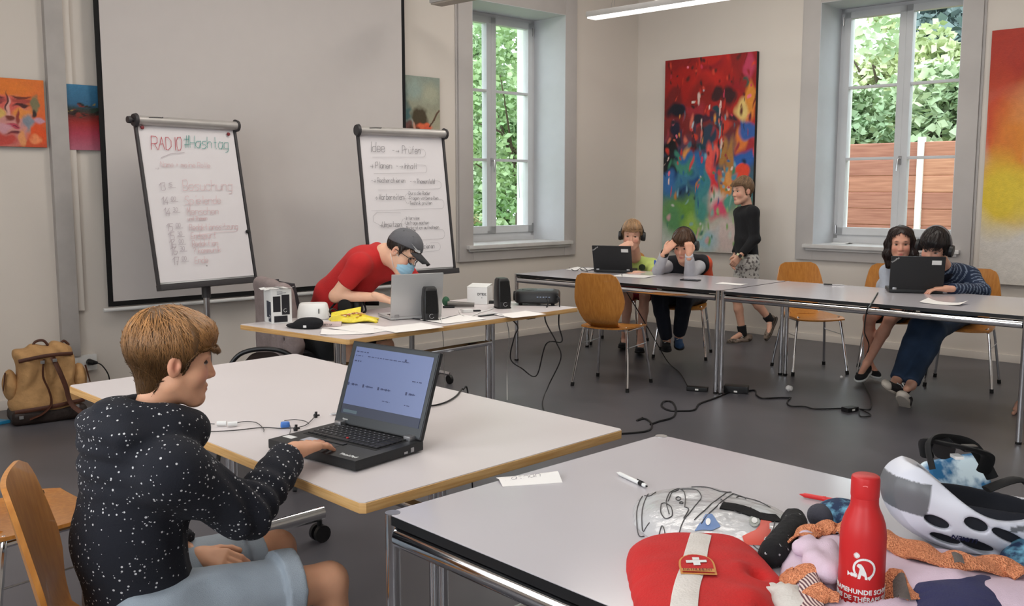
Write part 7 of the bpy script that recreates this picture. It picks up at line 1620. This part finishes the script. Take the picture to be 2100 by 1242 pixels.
# bicycle helmet, upside down
hf = orient((.920, 1.84, .822), (.16, .985, -.05), (.13, .05, .99))          # local x = along the helmet, rim up
H = SDF().ell((0, 0, 0), (.168, .108, .094)).ell((-.115, 0, .030), (.060, .080, .050), k=.03)
def shellf(X, d):
    inner = np.sqrt((((X - V3(0, 0, .015)) / V3(.142, .086, .080)) ** 2).sum(-1)) - 1; d = np.maximum(d, -inner * .09)
    rim = X[..., 2] - (.026 + .030 * np.clip(-X[..., 0] / .15, -1, 1.3) - .02 * np.cos(X[..., 0] * 22)); d = np.maximum(d, rim)
    return d + .0035 * np.abs(np.sin(X[..., 1] * 50 + X[..., 0] * 4)) ** .5 - .002
H.fn(shellf)
for sy in (-1, 1):
    for cx, ang, ry, rz_, zz, L_ in ((-.085, .25, .085, .011, -.024, .024), (-.02, .3, .095, .012, -.012, .024), (.045, .35, .098, .010, -.028, .040), (.0, .3, .08, .012, -.060, .040), (.095, .4, .085, .011, -.044, .030), (-.06, .2, .07, .010, -.058, .03)):
        R_ = np.array([[cos(ang), 0, sin(ang)], [0, 1, 0], [-sin(ang), 0, cos(ang)]]) ; H.sub((cx, sy * ry, zz), (L_, .05, rz_), R=R_, k=.003)
for cx in (-.07, .0, .07): H.sub((cx, 0, -.11), (.03, .012, .05), k=.003)
V, Q = nets(H, .0038, lo=(-.185, -.125, -.13), hi=(.185, .125, .12))
hel = thing('bicycle_helmet', 'white bicycle helmet lying upside down with black straps, right edge of near table', 'helmet', (.925, 1.86, .7418))
def hcol(V_):
    L = (V_ - hf[0]) @ hf[1]; c = np.tile(lc((206, 208, 218)), (len(L), 1)); st = (np.abs(L[:, 2] + .006 - .30 * (L[:, 0] - .06)) < .006) & (L[:, 0] > .04); st |= (L[:, 0] < -.105) & (L[:, 2] < .045) & (L[:, 2] > -.02 + .0 * L[:, 0]); c[st] = lc((104, 106, 110)); return c
hm = mat('helmet_shell', (1, 1, 1, 1), .38, var=.01, vcol=True)
soft('shell', [(xf(V, hf, 1.0), Q)], hm, hel, hel.location, col=hcol)
L2 = SDF().ell((0, 0, .0), (.153, .095, .086)).fn(lambda X, d: np.maximum(np.maximum(d, -(np.sqrt((((X - V3(0, 0, .02)) / V3(.138, .082, .076)) ** 2).sum(-1)) - 1) * .09), X[..., 2] - .02)); V, Q = nets(L2, .006); soft('liner', [(xf(V, hf, 1.0), Q)], mat('liner_black', rgb(26, 28, 36), .9), hel, hel.location)
def hp(pts): return [tuple(hf[0] + hf[1] @ np.array(p) - np.array(hel.location)) for p in pts]
MB().tube(hp([tuple(q) for q in spline([(-.085, .05, .075), (-.105, .0, .115), (-.075, -.03, .12), (-.02, -.02, .115), (.02, .02, .10), (.03, .06, .06)], 6)]), .009, 8, sq=(1.5, .5)).build('strap', m_blackmat, hel)
MB().tube(hp([tuple(q) for q in spline([(-.10, -.05, .07), (-.11, -.03, .12), (-.06, .02, .125), (.0, .05, .11), (.05, .06, .05)], 6)]), .008, 8, sq=(1.5, .5)).build('strap', m_blackmat, hel)
MB().tube(hp([tuple(q) for q in spline([(.0, -.06, .05), (.06, -.04, .075), (.11, 0, .05), (.13, .03, .02)], 6)]), .010, 8, sq=(1.5, .5)).build('strap', m_blackmat, hel)
MB().tube(hp([(-.07, .0, .105), (-.07, .022, .108)]), .022, 18).build('dial', m_black, hel); MB().box(-.014, .014, -.01, .01, -.006, .006, Matrix.Translation(hp([(-.03, -.02, .118)])[0])).build('buckle', m_black, hel, bevel=.003)
MB().box(-.008, .008, -.012, .012, -.003, .003, Matrix.Translation(hp([(-.055, -.035, .10)])[0])).build('strap_label', m_label, hel)
t_ = text_mesh('LUMEN', .014, 'wordmark', mat('navy_print', rgb(44, 48, 90), .5), hel, Matrix.Identity(4), bold=.0004)
for v in t_.data.vertices:
    x = -v.co.x - .035; z_ = -v.co.y - .040; ry = -sqrt(max(0, 1 - (x / .168) ** 2 - (z_ / .094) ** 2)) * .108 - .0035; v.co = Vector(tuple(hf[0] + hf[1] @ np.array((x, ry, z_)) - np.array(hel.location)))
# blue and white patterned pouch behind the helmet, second blue cloth at the right edge
pb = ramp_mat('blue_white_print', rgb(30, 96, 140), rgb(206, 224, 232), .75, 16, (1, 1, 1), thr=(.42, .56))
c_ = at_y(1962, 985, 2.16); Rz = Matrix.Rotation(.12, 3, 'Z') @ Matrix.Rotation(-.5, 3, 'X') @ Matrix.Rotation(-.10, 3, 'Y'); Rn = np.array([list(r_) for r_ in Rz])
f = SDF().box(tuple(c_), (.078, .020, .055), R=Rn, rr=.016).fn(lambda X, d: d + .004 * wave(X, 34, 7)); f.cut((0, 0, .742), (0, 0, -1)); V, Q = nets(f, .005); o = soft('pouch', [(V, Q)], pb); tag(o, 'blue and white patterned pouch behind the bicycle helmet', 'bag')
M5 = Mound([xy(*q, .745) for q in ((2040, 1165), (2065, 1120), (2120, 1090), (2200, 1110), (2220, 1190), (2120, 1200))], .05, wr=.006, seed=8); o = M5.build('patterned_cloth', blp, None); tag(o, 'dark blue patterned cloth under the helmet at the right edge', 'cloth')
